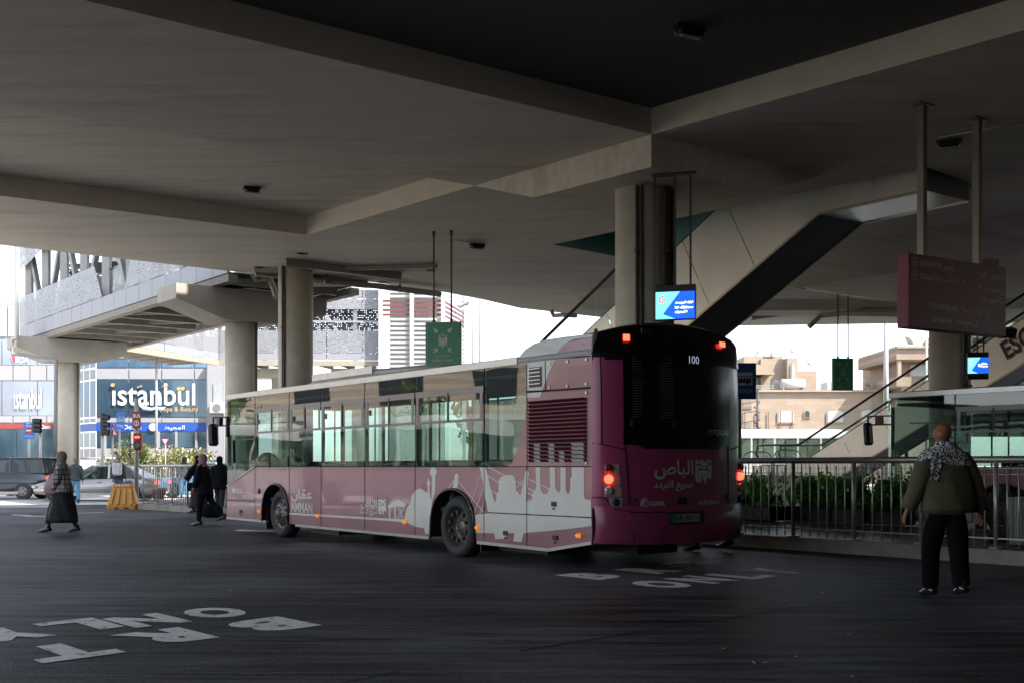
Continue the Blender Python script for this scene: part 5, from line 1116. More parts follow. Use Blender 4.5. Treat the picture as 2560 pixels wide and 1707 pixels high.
# ================= escalators =================
eglass = glass('balustrade_glass', (.78, .86, .84), 1.45)
hand = M('black_handrail', (.015, .015, .016), .35)
brush = M('brushed_steel_panel', (.84, .79, .71), .30, .35, var=.10, scale=.7, stretch=(1, 1, 1), bump=.05)
dpan = M('dark_truss_panel', (.11, .11, .11), .35, .6, var=.15, scale=.8)
def escalator(label, P0, d, slope, wid, nrm, s0, s1, clad, land_lo, land_hi, pitch=1.25, glassh=.95, hi_clad=None, group='escalators up to the deck', panel_off=0):
    """P0 = a point of the near lower edge; d rising horizontal direction; s along it"""
    d = Vector(d).normalized(); nrm = Vector(nrm).normalized(); P0 = Vector(P0)
    t = thing('escalator', label, 'escalator', tuple(P0+d*s0), group=group)
    f = lambda s, o, z: P0+d*s+nrm*o+Vector((0, 0, slope*min(max(s, s0), s1)+z))
    # side cladding panels, near and far
    for o in (0, wid):
        x = s0-land_lo
        while x < s1+land_hi-.01:
            if x < s1: x2 = min(x+pitch, s1)
            else: x2 = min(x+pitch, s1+land_hi)
            q = MB(); sk = .55*clad if True else 0
            def lo(s_): return 0
            cc = clad if x < s1 else (hi_clad or clad)
            e = .008
            sh = lambda s_, z: f(s_+ (slope*0 if z == 0 else -slope*clad*.9 if s0+.8 < s_ < s1-.2 else 0), o, z)
            k0 = .42*clad if x > s0+.1 and x < s1 else 0; k1 = .42*clad if x2 < s1-.05 and x2 > s0 else 0
            if x >= s1: k0 = k1 = 0
            pts = [f(x+e, o, 0), f(x2-e, o, 0), f(x2-e-k1, o, cc), f(x+e-k0, o, cc)]
            q.add(pts, [(0, 1, 2, 3)]); q.build('side_panel', brush, t, True); x = x2
    # underside
    q = MB(); q.add([f(s0-land_lo, 0, 0), f(s0, 0, 0), f(s1, 0, 0), f(s0-land_lo, wid, 0), f(s0, wid, 0), f(s1, wid, 0)], [(0, 1, 4, 3), (1, 2, 5, 4)]); q.build('truss_underside', dpan, t, True)
    if land_hi:
        q = MB(); q.add([f(s1, 0, 0), f(s1+land_hi, 0, 0), f(s1+land_hi, wid, 0), f(s1, wid, 0)], [(0, 1, 2, 3)]); q.build('landing_underside', M('polished_panel', (.62, .66, .70), .18, .85, var=.1, scale=2), t, True)
        q = MB(); q.add([f(s1+land_hi, 0, 0), f(s1+land_hi, wid, 0), f(s1+land_hi, wid, hi_clad or clad), f(s1+land_hi, 0, hi_clad or clad)], [(0, 1, 2, 3)]); q.build('landing_end', dpan, t, True)
    q = MB()
    for o in (0, wid): q.bar(f(s0-land_lo, o, .0), f(s0, o, 0), .05); q.bar(f(s0, o, 0), f(s1, o, 0), .05); q.bar(f(s1, o, 0), f(s1+land_hi, o, 0), .05)
    q.build('edge_trim', M('warm_trim', (.5, .42, .32), .35, .6), t, True)
    q = MB(); n = int((s1-s0)/.4)
    q.add([f(s0-land_lo, .1, clad-.1), f(s0, .1, clad-.1), f(s0-land_lo, wid-.1, clad-.1), f(s0, wid-.1, clad-.1)], [(0, 1, 3, 2)])
    for i in range(n):
        a = s0+(s1-s0)*i/n; b_ = s0+(s1-s0)*(i+1)/n
        za = f(a, 0, clad-.15); zb_ = f(b_, 0, clad-.15)
        q.add([za+nrm*.1, Vector((zb_.x, zb_.y, za.z))+nrm*.1, Vector((zb_.x, zb_.y, za.z))+nrm*(wid-.1), za+nrm*(wid-.1), zb_+nrm*.1, zb_+nrm*(wid-.1)], [(0, 1, 2, 3), (1, 4, 5, 2)])
    q.build('steps', steel, t, True)
    for o in (.06, wid-.06):
        x = s0-land_lo+.4
        while x < s1+land_hi-.1:
            x2 = min(x+1.25, s1+land_hi); q = MB(); q.add([f(x+.01, o, clad), f(x2-.01, o, clad), f(x2-.01, o, clad+glassh-.05), f(x+.01, o, clad+glassh-.05)], [(0, 1, 2, 3)]); q.build('balustrade_glass', eglass, t, True); x = x2
        pts = [f(s0-land_lo+.35, o, clad+.15), f(s0-land_lo+.1, o, clad+.45), f(s0-land_lo+.2, o, clad+.8), f(s0-land_lo+.5, o, clad+glassh), f(s0, o, clad+glassh), f(s1, o, clad+glassh)]+([f(s1+land_hi, o, clad+glassh)] if land_hi else [])
        MB().tube(pts, .045, 8).build('handrail', hand, t, True)
        MB().bar(f(s0-land_lo+.4, o, clad+.02), f(s0, o, clad+.02), .09, .05).bar(f(s0, o, clad+.02), f(s1, o, clad+.02), .09, .05).build('deck_profile', hand, t, True)
    return t, f
eK = Vector((6.4, 23.4, H+5.27)); dE = Vector((.6, -.8, 0))
escA, fA = escalator('large steel-clad escalator rising behind the thick column through the deck opening', eK, dE, .52, 1.5, (.8, .6, 0), -10.5, 0, 2.1, 2.0, 2.5, 1.35, .95, hi_clad=.75)
eB = Vector((11.2, 42, H+.36-1.4)); 
escB, fB = escalator('escalator with glass sides and large dark letters rising toward the right edge', eB, dE, .52, 1.5, (.8, .6, 0), -.6, 16, 1.4, 2.2, 0, 1.6, .8)
q = MB(); sl_ = Vector((.6, -.8, .52)).normalized(); up_ = Vector((-.6*.46, .8*.46, .887)); a = fB(7.75, -.03, .42); put_text(q, 'ESCALATOR', a, sl_, up_, 3.6, .62, .03); q.build('lettering', M('maroon_letter', (.10, .01, .03), .5), escB, True)
t = thing('floodlight', 'black floodlight mounted in front of the escalator letters at the right edge', 'lamp', PY(2515, 832, 26))
MB().cbox((0, 0, 0), .45, .25, .22, rx=R(20), bev=.03).build('housing', black, t); MB().cbox((.1, -.08, -.14), .22, .16, .03, rx=R(20)).build('lens', M('lamp_glass', (.35, .38, .42), .12), t); MB().bar((0, .1, .1), (0, .6, .5), .05).build('bracket', black, t)
# louvred screen behind the second escalator
t = thing('louvre_screen', 'pale green horizontal louvre screen behind the second escalator', 'screen', (GX(2500, 44), 44, 0)); q = MB()
for k in range(26): q.bar((GX(2430, 44), 44, 3.2+k*.28), (GX(2800, 44), 44, 3.2+k*.28), .05, .13)
q.build('louvre', M('louvre_pale', (.40, .42, .38), .5), t, True); MB().box(GX(2430, 44.5), GX(2800, 44.5), 44.4, 44.6, 2.5, 10.4).build('backing', M('backing_tan', (.22, .20, .16), .8), t, True)
# low wall with hoop railings, ramp
t = thing('low_wall', 'beige concrete wall at the foot of the second escalator', 'wall', (GX(2030, 39), 39, .22))
p = [fl(-23, 19.0), fl(-13.2, 19.0)]
q = MB(); q.prism([(0, 0), (9.8, 0), (9.8, .5), (0, .5)], lambda u, v, d: (p[0]+(p[1]-p[0]).normalized()*u+Vector((0, 0, .22+d))+Vector((.777, .63, 0))*v), 0, .72).build('wall', M('beige_wall', (.42, .38, .31), .8, dirt=.3), t, True)
q = MB(); q.prism([(-.05, -.05), (9.85, -.05), (9.85, .55), (-.05, .55)], lambda u, v, d: (p[0]+(p[1]-p[0]).normalized()*u+Vector((0, 0, .94+d))+Vector((.777, .63, 0))*v), 0, .06).build('coping', concrete_lt, t, True)

# ================= fences =================
fst = M('fence_steel', (.50, .48, .44), .38, .6, var=.15, scale=6, dirt=.3)
fst2 = M('fence_steel_pale', (.46, .45, .43), .45, .4, var=.1)
def fence(label, pts, z, h, post_sp, nb, mat, group, rail=.05, single=False, wires=True, loc=None):
    a0 = Vector((*pts[0][:2], z)); t = thing('fence', label, 'fence', tuple(a0), group=group)
    r = MB(); r.tube([Vector((*p_[:2], z+h)) for p_ in pts], rail, 10); r.build('handrail', mat, t, True)
    for a, c in zip(pts, pts[1:]):
        a = Vector((*a[:2], z)); c = Vector((*c[:2], z)); L_ = (c-a).length; d = (c-a)/L_; n = max(1, round(L_/post_sp)); bal = None
        r = MB(); r.bar(a+Vector((0, 0, .14)), c+Vector((0, 0, .14)), .02)
        if wires: r.bar(a+Vector((0, 0, h-.12)), c+Vector((0, 0, h-.12)), .007); r.bar(a+Vector((0, 0, h-.2)), c+Vector((0, 0, h-.2)), .007)
        r.build('rail', mat, t, True)
        post = None
        for i in range(n+1):
            p_ = a+d*(L_*i/n)
            if post is None:
                post = MB().cyl((0, 0, 0), rail*.62, h, 10).cyl((0, 0, 0), rail*1.9, .025, 14).build('post', mat, t)
                ob = post
            else: ob = post.copy(); COL.objects.link(ob)
            ob.parent = t; ob.location = p_-t.location
            if i < n:
                if single:
                    m_ = MB()
                    for k in range(1, nb+1): m_.bar(p_+d*(L_/n*k/(nb+1))+Vector((0, 0, .1)), p_+d*(L_/n*k/(nb+1))+Vector((0, 0, h-.1)), .018)
                    m_.build('baluster_panel', mat, t, True)
                else:
                    for k in range(1, nb+1):
                        if bal is None: bal = MB().cyl((0, 0, .02), .011, h-.10, 6).build('baluster', mat, t); ob = bal
                        else: ob = bal.copy(); COL.objects.link(ob)
                        ob.parent = t; ob.location = p_+d*(L_/n*k/(nb+1))-t.location
    return t
fence('steel railing along the right platform kerb between the bus and the walking man', [fl(-9.9, .0), fl(8.8, .0)], .2, 1.2, 1.1, 6, fst, 'steel railings')
fence('second steel railing along the far side of the platform behind the shrubs', [fl(-20, 17.5), fl(-8.5, 17.5)], .22, 1.3, 1.6, 9, fst, 'steel railings', .04, True)
fence('curved steel railing on the pavement right of the yellow barrier', [(-11.35, 34.45), (-9.35, 32.3), (-7.75, 31.1), (-6.0, 31.6)], .18, 1.15, 1.0, 6, fst2, 'steel railings', .045)
fence('long railing on the middle pavement behind the cars', [(GX(125, 53), 53), (GX(335, 53), 53)], .16, 1.55, 1.6, 9, fst2, 'steel railings', .04, True)
fence('long railing in front of the flowering bushes', [(GX(335, 51.4), 51.4), (GX(556, 51.4), 51.4)], .16, 1.2, 1.6, 9, fst2, 'steel railings', .04, True)
def hoop(label, px0, px1, Y, z0, h):
    t = thing('hoop_barrier', label, 'barrier', (GX(px0, Y), Y, z0), group='hoop barriers by the escalator'); L_ = GX(px1, Y)-GX(px0, Y)
    MB().tube([(0, 0, 0), (0, 0, h-.25), (.08, 0, h-.08), (.25, 0, h), (L_-.25, 0, h), (L_-.08, 0, h-.08), (L_, 0, h-.25), (L_, 0, 0)], .025, 8).build('hoop', fst, t)
    q = MB(); n = int(L_/.2)
    for k in range(1, n): q.bar((L_*k/n, 0, .15), (L_*k/n, 0, h-.02), .012)
    q.bar((0, 0, .15), (L_, 0, .15), .02); q.build('baluster_panel', fst, t)
hoop('hoop barrier nearest the bus rear beyond the platform', 1857, 1930, 40, .94, .9)
hoop('hoop barrier between the bus rear and the escalator foot', 1934, 2004, 39, .94, .95)

# ================= signs =================
def pictofn(t0, ux, uy): return lambda u, v, d=0: t0+ux*u+uy*v
def sign_frame(t, px, mat, w_, h_, th): return MB().cbox((0, 0, 0), w_, th, h_, bev=.01).build('panel', mat, t)
def arrow(mb, c, ang, L_, w_, y):
    ca, sa = math.cos(ang), math.sin(ang)
    def f(u, v): return (c[0]+u*ca-v*sa, y, c[1]+u*sa+v*ca)
    mb.add([f(-L_/2, -w_/2), f(L_*.15, -w_/2), f(L_*.15, w_/2), f(-L_/2, w_/2)], [(0, 1, 2, 3)])
    mb.add([f(L_/2, 0), f(L_*.0, w_*1.7), f(-L_*.12, w_*1.0), f(L_*.2, 0), f(-L_*.12, -w_*1.0), f(L_*.0, -w_*1.7)], [(0, 1, 2, 3), (0, 3, 4, 5)])
def disc(mb, x, z, r, y, r2=None, n=20):
    if r2 is None: mb.add([(x+r*math.cos(2*math.pi*k/n), y, z+r*math.sin(2*math.pi*k/n)) for k in range(n)], [tuple(range(n))])
    else: mb.add([(x+q_*math.cos(2*math.pi*k/n), y, z+q_*math.sin(2*math.pi*k/n)) for q_ in (r, r2) for k in range(n)], [(k, (k+1) % n, n+(k+1) % n, n+k) for k in range(n)])
def assembly(label, cx, cy, Y, w_, h_, rz, ztop, faded=False, polesx=(-.28, .22)):
    t = thing('assembly_point_sign', label, 'sign', PY(cx, cy, Y), rz, 'green assembly point signs')
    sign_frame(t, 0, green_s, w_, h_, .12)
    m = M('sign_white', (.62, .62, .60), .5) if not faded else M('sign_faded', (.30, .28, .24), .6)
    s = MB(); y = -.064; k = h_
    for (x0_, x1_, z0_, z1_) in ((-.44, .44, .468, .474), (-.44, .44, -.474, -.468), (-.44, -.434, -.47, .47), (.434, .44, -.47, .47)): s.add([(x0_*w_, y, z0_*h_), (x1_*w_, y, z0_*h_), (x1_*w_, y, z1_*h_), (x0_*w_, y, z1_*h_)], [(0, 1, 2, 3)])
    s.build('border_line', m, t)
    s = MB()
    for (x, z, r) in ((0, .20, .028), (-.085, .165, .026), (.085, .165, .026), (0, .115, .024)): disc(s, x*w_, z*h_, r*h_, y)
    for (x, z) in ((-.085, .06), (.085, .06), (0, .01)):
        s.box((x-.04)*w_, (x+.04)*w_, y-.001, y, (z-.03)*h_, (z+.07)*h_); s.box((x-.03)*w_, (x-.005)*w_, y-.001, y, (z-.11)*h_, (z-.03)*h_); s.box((x+.005)*w_, (x+.03)*w_, y-.001, y, (z-.11)*h_, (z-.03)*h_)
    for (x, z, a) in ((-.2, .3, -45), (.2, .3, -135), (-.2, -.16, 45), (.2, -.16, 135)): arrow(s, (x*w_, z*h_), R(a), .15*h_, .035*h_, y)
    s.build('pictogram', m, t)
    s = MB(); put_text(s, 'ASSEMBLY POINT', (-.31*w_, y, -.43*h_), (1, 0, 0), (0, 0, 1), .62*w_, .06*h_, .012); put_text(s, arab('نقطة تجمع'), (-.2*w_, y, -.33*h_), (1, 0, 0), (0, 0, 1), .4*w_, .075*h_, .01); s.build('lettering', m, t)
    for x in polesx:
        L_ = ztop-t.location.z; q = MB(); q.cyl((x*w_, 0, h_/2), .022, L_-h_/2, 8); q.cyl((x*w_, 0, L_-.12), .04, .12, 8); q.cyl((x*w_, 0, h_/2), .035, .06, 8); q.build('hanging_pole', M('pole_bronze', (.12, .09, .07), .45, .4), t)
    return t
assembly('green assembly point sign hanging on two poles above the bus roof', 1109, 859, 26.9, .88, 1.02, R(-14), ZS)
assembly('faded green assembly point sign hanging before the tan houses', 2106, 935, 35.5, .68, 1.02, R(8), ZS, True, (-.22, .28))
def screen(label, cx, cy, Y, w_, h_, rz, ztop, lines, poles, bar):
    t = thing('display_screen', label, 'screen', PY(cx, cy, Y), rz, 'blue information screens')
    MB().cbox((0, 0, 0), w_, .12, h_, bev=.008).build('casing', black, t)
    sc_b = M('screen_blue', (.0, .05, .35), .3, emit=.9, ecol=(.004, .045, .55), var=0); sc_l = M('screen_light_blue', (.1, .35, .75), .3, emit=.9, ecol=(.09, .33, .85), var=0); sc_w = M('screen_white', (.9, .9, .9), .3, emit=1.2, ecol=(.85, .88, 1), var=0)
    y = -.062; f = lambda u, v: (-w_/2+u*w_, y, -h_/2+v*h_)
    top = .80 if h_ < 1 else .82; bot = .02 if lines[2] else .22
    MB().add([f(.02, bot), f(.98, bot), f(.98, top), f(.02, top)], [(0, 1, 2, 3)]).build('screen', sc_b, t)
    H_ = top-bot; g2 = lambda u, v: (-w_/2+u*w_, y-.002, -h_/2+(bot+v*H_)*h_)
    s = MB(); s.add([g2(.02, .0), g2(.5, .0), g2(.2, .18), g2(.62, 1), g2(.02, 1)], [(0, 1, 2), (0, 2, 4), (2, 3, 4)]); s.build('screen_graphic', sc_l, t)
    s = MB(); c = g2(.17, .72); n = 14
    for k in range(5): disc(s, c[0]+.06*w_*math.cos(k*1.257), c[2]+.09*h_*math.sin(k*1.257), .03*w_, y-.005, n=10)
    s.build('screen_emblem', M('emblem_red', (.7, .1, .02), .4, emit=.5, ecol=(.9, .15, .05), var=0), t)
    s = MB(); disc(s, c[0], c[2], .075*w_, y-.004, .055*w_); s.build('screen_emblem', M('emblem_green', (.02, .3, .1), .4, emit=.3, ecol=(.02, .4, .12), var=0), t)
    s = MB()
    for i, ln_ in enumerate([l for l in lines if l]): 
        o = g2(.50, .52-.17*i); put_text(s, arab(ln_), (o[0], y-.006, o[2]), (1, 0, 0), (0, 0, 1), w_*(.44 if i < 2 else .30), h_*.095, .02)
    s.build('screen_text', sc_w, t)
    L_ = ztop-t.location.z; q = MB()
    for (x, z0) in poles: q = MB(); q.bar((x*w_, .05, z0*h_), (x*w_, .05, L_), .035, .035); q.build('hanging_pole', M('pole_dark', (.06, .06, .055), .4, .4), t)
    q = MB(); q.bar((bar[0]*w_, .05, L_-.03), (bar[1]*w_, .05, L_-.03), .08, .05); q.build('ceiling_channel', M('pole_dark', (.06, .06, .055)), t)
screen('blue screen with white Arabic text hanging in front of the thick column', 1689, 757, 19.4, .70, .60, R(-16), ZD, ['قرارك اليوم يحدد', 'مستقبلك غدا', 'لا للمخدرات'], [(-.53, -.5), (-.02, .5), (.36, .5)], (-.6, .5))
screen('small blue screen hanging under the maroon sign beside the escalator', 2444, 914, 29, .52, .70, R(-12), ZS, ['حياتك أغلى من', 'وهم لحظة', ''], [(-.62, -.5), (0, .5), (.3, .5)], (-.6, .5))
# maroon direction sign
ta = Vector((GX(2272, 17.2), 17.2, 0)); tb = Vector((GX(2515, 18.5), 18.5, 0)); wS = (tb-ta).length; cS = (ta+tb)/2; zT = H+(HY-630)/F*17.3; hS = 1.14; cS.z = zT-hS/2-.03
t = thing('direction_sign', 'long maroon direction sign in English and Arabic hanging on two square posts', 'sign', tuple(cS), math.atan2(tb.y-ta.y, tb.x-ta.x))
MB().cbox((0, .11, 0), wS, .22, hS, bev=.008).build('panel', M('sign_maroon', (.20, .022, .038), .5, var=.12, scale=1.5), t)
sw_ = M('sign_grey_white', (.75, .72, .70), .4); y = -.004
def sg(u, v): return (-wS/2+u*wS, y, hS/2-v*hS)
s = MB()
def st_(sx, u0, v, u1, h_, b=.012): o = sg(u0, v); put_text(s, sx, o, (1, 0, 0), (0, 0, 1), (u1-u0)*wS, h_*hS, b)
st_('ELEVATOR 03', .11, .155, .32, .075); st_(arab('مصعد'), .345, .165, .44, .065); st_('ESCALATOR 06', .11, .335, .335, .075); st_(arab('الدرج الكهربائي'), .355, .345, .56, .09)
st_('TICKETS', .69, .20, .80, .07); st_(arab('التذاكر'), .825, .215, .91, .08); st_('W.C', .69, .37, .745, .065); st_(arab('دورات مياه'), .765, .385, .91, .08); st_('EXIT', .74, .545, .80, .065); st_(arab('مخرج'), .825, .56, .90, .08)
st_('TO CONCOURSE LEVEL', .19, .72, .485, .075); st_(arab('الى صالة المحطة'), .52, .735, .74, .09); st_('TO MAHATTAH', .225, .90, .425, .075); st_(arab('الى مجمع المحطة'), .455, .915, .69, .09)
s.build('lettering', sw_, t)
s = MB()
for (u, v, a) in ((.055, .115, 0), (.055, .30, 0), (.95, .17, 50), (.945, .345, 50), (.945, .52, 50), (.80, .70, 50)):
    o = sg(u, v); disc(s, o[0], o[2], .075, y-.001, .067); arrow(s, (o[0], o[2]), R(a), .075, .014, y-.001)
s.build('arrow_symbol', sw_, t)
L_ = ZS-cS.z
for x, zz_ in ((-.78, L_), (.60, L_)):
    q = MB(); q.bar((x, .1, hS/2), (x, .1, zz_), .12, .09); q.cbox((x, .1, zz_-.01), .34, .2, .02)
    for k in (.15, .25): q.tube([(x+.02, .04, hS/2+k), (x+.02, .06, hS/2+k)], .015, 6)
    q.build('post', M('post_bronze', (.20, .17, .14), .4, .5, dirt=.3), t)
MB().cbox((wS/2-.28, .1, hS/2+.06), .28, .14, .12).build('junction_box', M('sign_maroon', (.1, .01, .02)), t)
# bus stop sign
Yb = 18.6; t = thing('bus_stop_sign', 'blue bus stop sign with a bus pictogram on a pole behind the bus', 'sign', (GX(1849, Yb), Yb, .2))
zc = H+(HY-952)/F*Yb; hh = .60; ww = .50; xr = GX(1890, Yb)-t.location.x; xc = xr-ww/2
MB().cyl((0, .03, 0), .035, zc+hh/2-.2, 12).build('pole', fst, t); MB().cbox((xc, 0, zc-.2), ww, .03, hh, bev=.004).build('panel', M('stop_blue', (.01, .045, .16), .4), t)
MB().box(xc-.19, xc+.19, -.02, -.017, zc-.2-.07, zc-.2+.14).build('white_field', M('sign_pale', (.33, .34, .36), .5), t)
s = MB(); z_ = zc-.2; s.box(xc-.16, xc+.16, -.024, -.021, z_-.01, z_+.09); s.box(xc+.10, xc+.16, -.024, -.021, z_-.03, z_+.02); s.box(xc-.16, xc+.16, -.024, -.021, z_-.03, z_-.0)
for x in (-.1, .1): disc(s, xc+x, z_-.035, .022, -.023)
s.build('bus_pictogram', black, t)
s = MB()
for k in range(6): s.box(xc-.145+k*.05, xc-.105+k*.05, -.027, -.025, z_+.045, z_+.078)
s.build('pictogram_window', M('sign_pale', (.33, .34, .36)), t)
s = MB(); put_text(s, 'BUS STOP', (xc-.19, -.018, z_-.2), (1, 0, 0), (0, 0, 1), .38, .065, .015); s.build('lettering', M('sign_pale', (.33, .34, .36)), t)
# bus signal and other street signs on the left
def pole_at(px, Y, pytop, z0=.16, r=.045): return GX(px, Y), Y, z0, H+(HY-pytop)/F*Y
x, Y_, z0, zt = pole_at(341, 38.5, 995, .18); t = thing('bus_signal', 'bus traffic signal with a lit red bar on a grey pole beside the yellow barrier', 'traffic light', (x, Y_, z0))
MB().cyl((0, 0, 0), .075, zt-z0, 14).build('pole', M('signal_pole', (.32, .32, .31), .5, .3), t); mz = lambda py: H+(HY-py)/F*38.5-z0
hx = GX(348, 38.5)-x; s = MB(); s.cbox((hx, -.12, (mz(1082)+mz(1124))/2), .28, .2, mz(1082)-mz(1124), bev=.03); s.build('housing', M('signal_maroon', (.22, .015, .03), .4), t)
for (py, m_, nm) in ((1092, redlit, 'red_lens'), (1112, M('dark_lens', (.06, .05, .04), .2), 'dark_lens')):
    s = MB()
    if nm == 'red_lens': s.cbox((hx, -.235, mz(py)), .19, .02, .06)
    else: s.tube([(hx, -.25, mz(py)), (hx, -.21, mz(py))], .10, 18)
    s.build(nm, m_, t); v_ = MB(); v_.tube([(hx, -.22, mz(py)+.0), (hx, -.30, mz(py)+.0)], .118, 18, cap=False); v_.build('visor', M('signal_maroon', (.22, .015, .03)), t)
MB().cbox((hx-.06, -.1, (mz(1028)+mz(1071))/2), .29, .03, mz(1028)-mz(1071), bev=.004).build('sign_plate', M('signal_maroon', (.22, .015, .03)), t)
s = MB(); put_text(s, 'BUS', (hx-.17, -.118, mz(1043)), (1, 0, 0), (0, 0, 1), .23, .12, .02); disc(s, hx-.06, mz(1057), .095, -.118, .07); s.box(hx-.075, hx-.045, -.121, -.119, mz(1057)-.06, mz(1057)+.06); s.build('lettering', white_s, t)
def black_signal(label, px, Y, py0, py1, lx, rz=0):
    t = thing('traffic_light', label, 'traffic light', (GX(px, Y), Y, .16), group='black traffic lights at the crossing'); f = lambda py: H+(HY-py)/F*Y-.16
    MB().cyl((0, 0, 0), .06, f(py0)-.0, 10).build('pole', fst2, t); o = GX(lx, Y)-GX(px, Y); MB().cbox((o, -.1, (f(py0)+f(py1))/2), .22, .3, f(py0)-f(py1), bev=.03).build('housing', black, t)
    for k in range(3):
        z_ = f(py0+(py1-py0)*(k+.5)/3); v = MB(); v.tube([(o, -.2, z_), (o+.26, -.2, z_-.02)], .11, 12, cap=False); v.build('visor', black, t); MB().tube([(o+.1, -.2, z_), (o+.13, -.2, z_)], .1, 12).build('lens', M('dark_lens', (.06, .05, .04)), t)
black_signal('black traffic light left of the triangular warning sign', 256, 46, 1033, 1088, 262)
black_signal('black traffic light behind the blue no entry sign at far left', 101, 47, 1046, 1080, 92)
def tri(t, c, r, y, m1, m2, flip=False):
    a0 = R(90 if not flip else -90); P_ = lambda q_: [(c[0]+q_*math.cos(a0+k*2.0944), y_, c[1]+q_*math.sin(a0+k*2.0944)) for k in range(3)]
    y_ = y; MB().add(P_(r), [(0, 1, 2)]).build('sign_border', m1, t); y_ = y-.006; MB().add(P_(r*.66), [(0, 1, 2)]).build('sign_face', m2, t)
    s = MB(); s.add([(c[0]+q_*math.cos(a0+k*2.0944), yy, c[1]+q_*math.sin(a0+k*2.0944)) for yy, q_ in ((y+.004, r), (y+.02, r)) for k in range(3)], [(0, 1, 4, 3), (1, 2, 5, 4), (2, 0, 3, 5), (3, 4, 5)]); s.build('sign_back', steel, t)
red_s = M('red_sign_paint', (.5, .02, .02), .4)
Y_ = 46; t = thing('warning_sign', 'triangular red and white warning sign between the black signal and the blue sign', 'sign', (GX(281, Y_), Y_, .16)); f = lambda py: H+(HY-py)/F*Y_-.16
MB().cyl((0, .03, 0), .035, f(1056), 10).build('pole', fst2, t); tri(t, (0, f(1079)), .33, -.02, red_s, white_s); s = MB(); s.box(-.03, .03, -.03, -.028, f(1086), f(1072)); s.build('sign_symbol', black, t)
t = thing('street_name_sign', 'blue Arabic and English street sign partly hidden by the bus signal pole', 'sign', (GX(298, Y_), Y_, .16))
MB().cyl((0, .03, 0), .04, f(1030), 10).build('pole', fst2, t); MB().cbox((.06, 0, f(1050)), .33, .03, f(1029)-f(1071), bev=.003).build('panel', M('street_blue', (.03, .16, .55), .4), t)
s = MB(); put_text(s, arab('الملك'), (-.07, -.02, f(1053)), (1, 0, 0), (0, 0, 1), .26, .22, .01); put_text(s, 'King', (-.06, -.02, f(1069)), (1, 0, 0), (0, 0, 1), .22, .16, .01); s.build('lettering', white_s, t)
Y_ = 52.5; t = thing('yield_sign', 'inverted red and white yield triangle above the bushes', 'sign', (GX(413, Y_), Y_, .16)); f = lambda py: H+(HY-py)/F*Y_-.16
MB().cyl((0, .03, 0), .03, f(1098), 8).build('pole', fst2, t); tri(t, (0, f(1101)), .21, -.02, red_s, white_s, True)
Y_ = 47; t = thing('no_entry_sign', 'blue sign with a no entry disc at the far left of the street', 'sign', (GX(72, Y_), Y_, .16)); f = lambda py: H+(HY-py)/F*Y_-.16
MB().cyl((0, .04, 0), .05, f(1056), 10).build('pole', fst2, t); MB().cbox((0, 0, f(1074.5)), .46, .03, f(1054)-f(1095), bev=.003).build('panel', M('street_blue', (.03, .16, .55)), t)
s = MB(); disc(s, 0, f(1075), .14, -.018); s.build('no_entry_disc', red_s, t); s = MB(); s.box(-.1, .1, -.022, -.02, f(1075)-.03, f(1075)+.03); put_text(s, 'BRT', (-.1, -.018, f(1059)), (1, 0, 0), (0, 0, 1), .2, .06, .01); put_text(s, 'Only', (-.11, -.018, f(1067)), (1, 0, 0), (0, 0, 1), .22, .1, .01); put_text(s, arab('مسار الحافلات'), (-.18, -.018, f(1092)), (1, 0, 0), (0, 0, 1), .36, .1, .01); s.build('lettering', white_s, t)
def lamppost(label, px, Y, pytop, arm=None, r=.06):
    t = thing('street_lamp', label, 'street lamp', (GX(px, Y), Y, 0)); f = lambda py: H+(HY-py)/F*Y
    if arm: (ax, ay) = arm; MB().tube([(0, 0, 0), (0, 0, f(pytop)-1), (GX(ax, Y)-GX(px, Y)+.4, 0, f(ay)-.25), (GX(ax, Y)-GX(px, Y), 0, f(ay))], [r*1.3, r, r*.8, r*.6], 8).build('pole', fst2, t); MB().cbox((GX(ax, Y)-GX(px, Y)-.15, 0, f(ay)+.02), .7, .3, .18, ry=R(-25), bev=.04).build('lamp_head', M('lamp_head_grey', (.3, .3, .3)), t)
    else: MB().tube([(0, 0, 0), (0, 0, f(pytop))], [r*1.3, r*.8], 8).build('pole', fst2, t); MB().cbox((0, 0, f(pytop)), .5, .15, .12, bev=.03).build('lamp_head', M('lamp_head_grey', (.3, .3, .3)), t)
lamppost('street lamp with a bent arm just right of the louvred tower', 1182, 62, 775, (1166, 762))
lamppost('tall plain grey mast right of the bent street lamp', 1201, 62, 560, r=.1)
lamppost('tall pale mast before the rose stone house', 2215, 50, 700, r=.11)
lamppost('thin tall pole between the mast and the right column', 2316, 60, 700, r=.06)
lamppost('slim white mast standing in front of the istanbul sign', 391, 56, 780, r=.06)
# yellow water-filled barrier
Yk = 34.6; t = thing('road_barrier', 'yellow plastic road barrier with vertical ribs beside the railing', 'barrier', (GX(309, Yk), Yk, 0))
ym = M('barrier_yellow', (.62, .26, .02), .45, var=.1, dirt=.25); wB, wT, hB = .92, .60, .78
s = MB(); s.rings([(0, 0, 0, wB/2, .25), (0, 0, .12, wB/2, .25), (0, 0, .16, wB/2-.01, .22), (0, 0, hB-.12, wT/2+.02, .1), (0, 0, hB-.11, wT/2+.03, .12), (0, 0, hB, wT/2, .11)], n=28, smooth=False, pw=.25); s.build('body', ym, t)
for k in range(4):
    x = -.26+k*.17; s = MB(); s.bar((x*1.25, -.255, .15), (x*.95, -.125, hB-.16), .085, .03, up=(0, -1, 0)); s.build('rib', M('barrier_rib', (.68, .33, .04), .45), t)
s = MB(); s.box(-.2, -.08, -.26, -.24, 0, .06).box(.1, .24, -.26, -.24, 0, .06); s.build('fork_slot', black, t); s = MB()
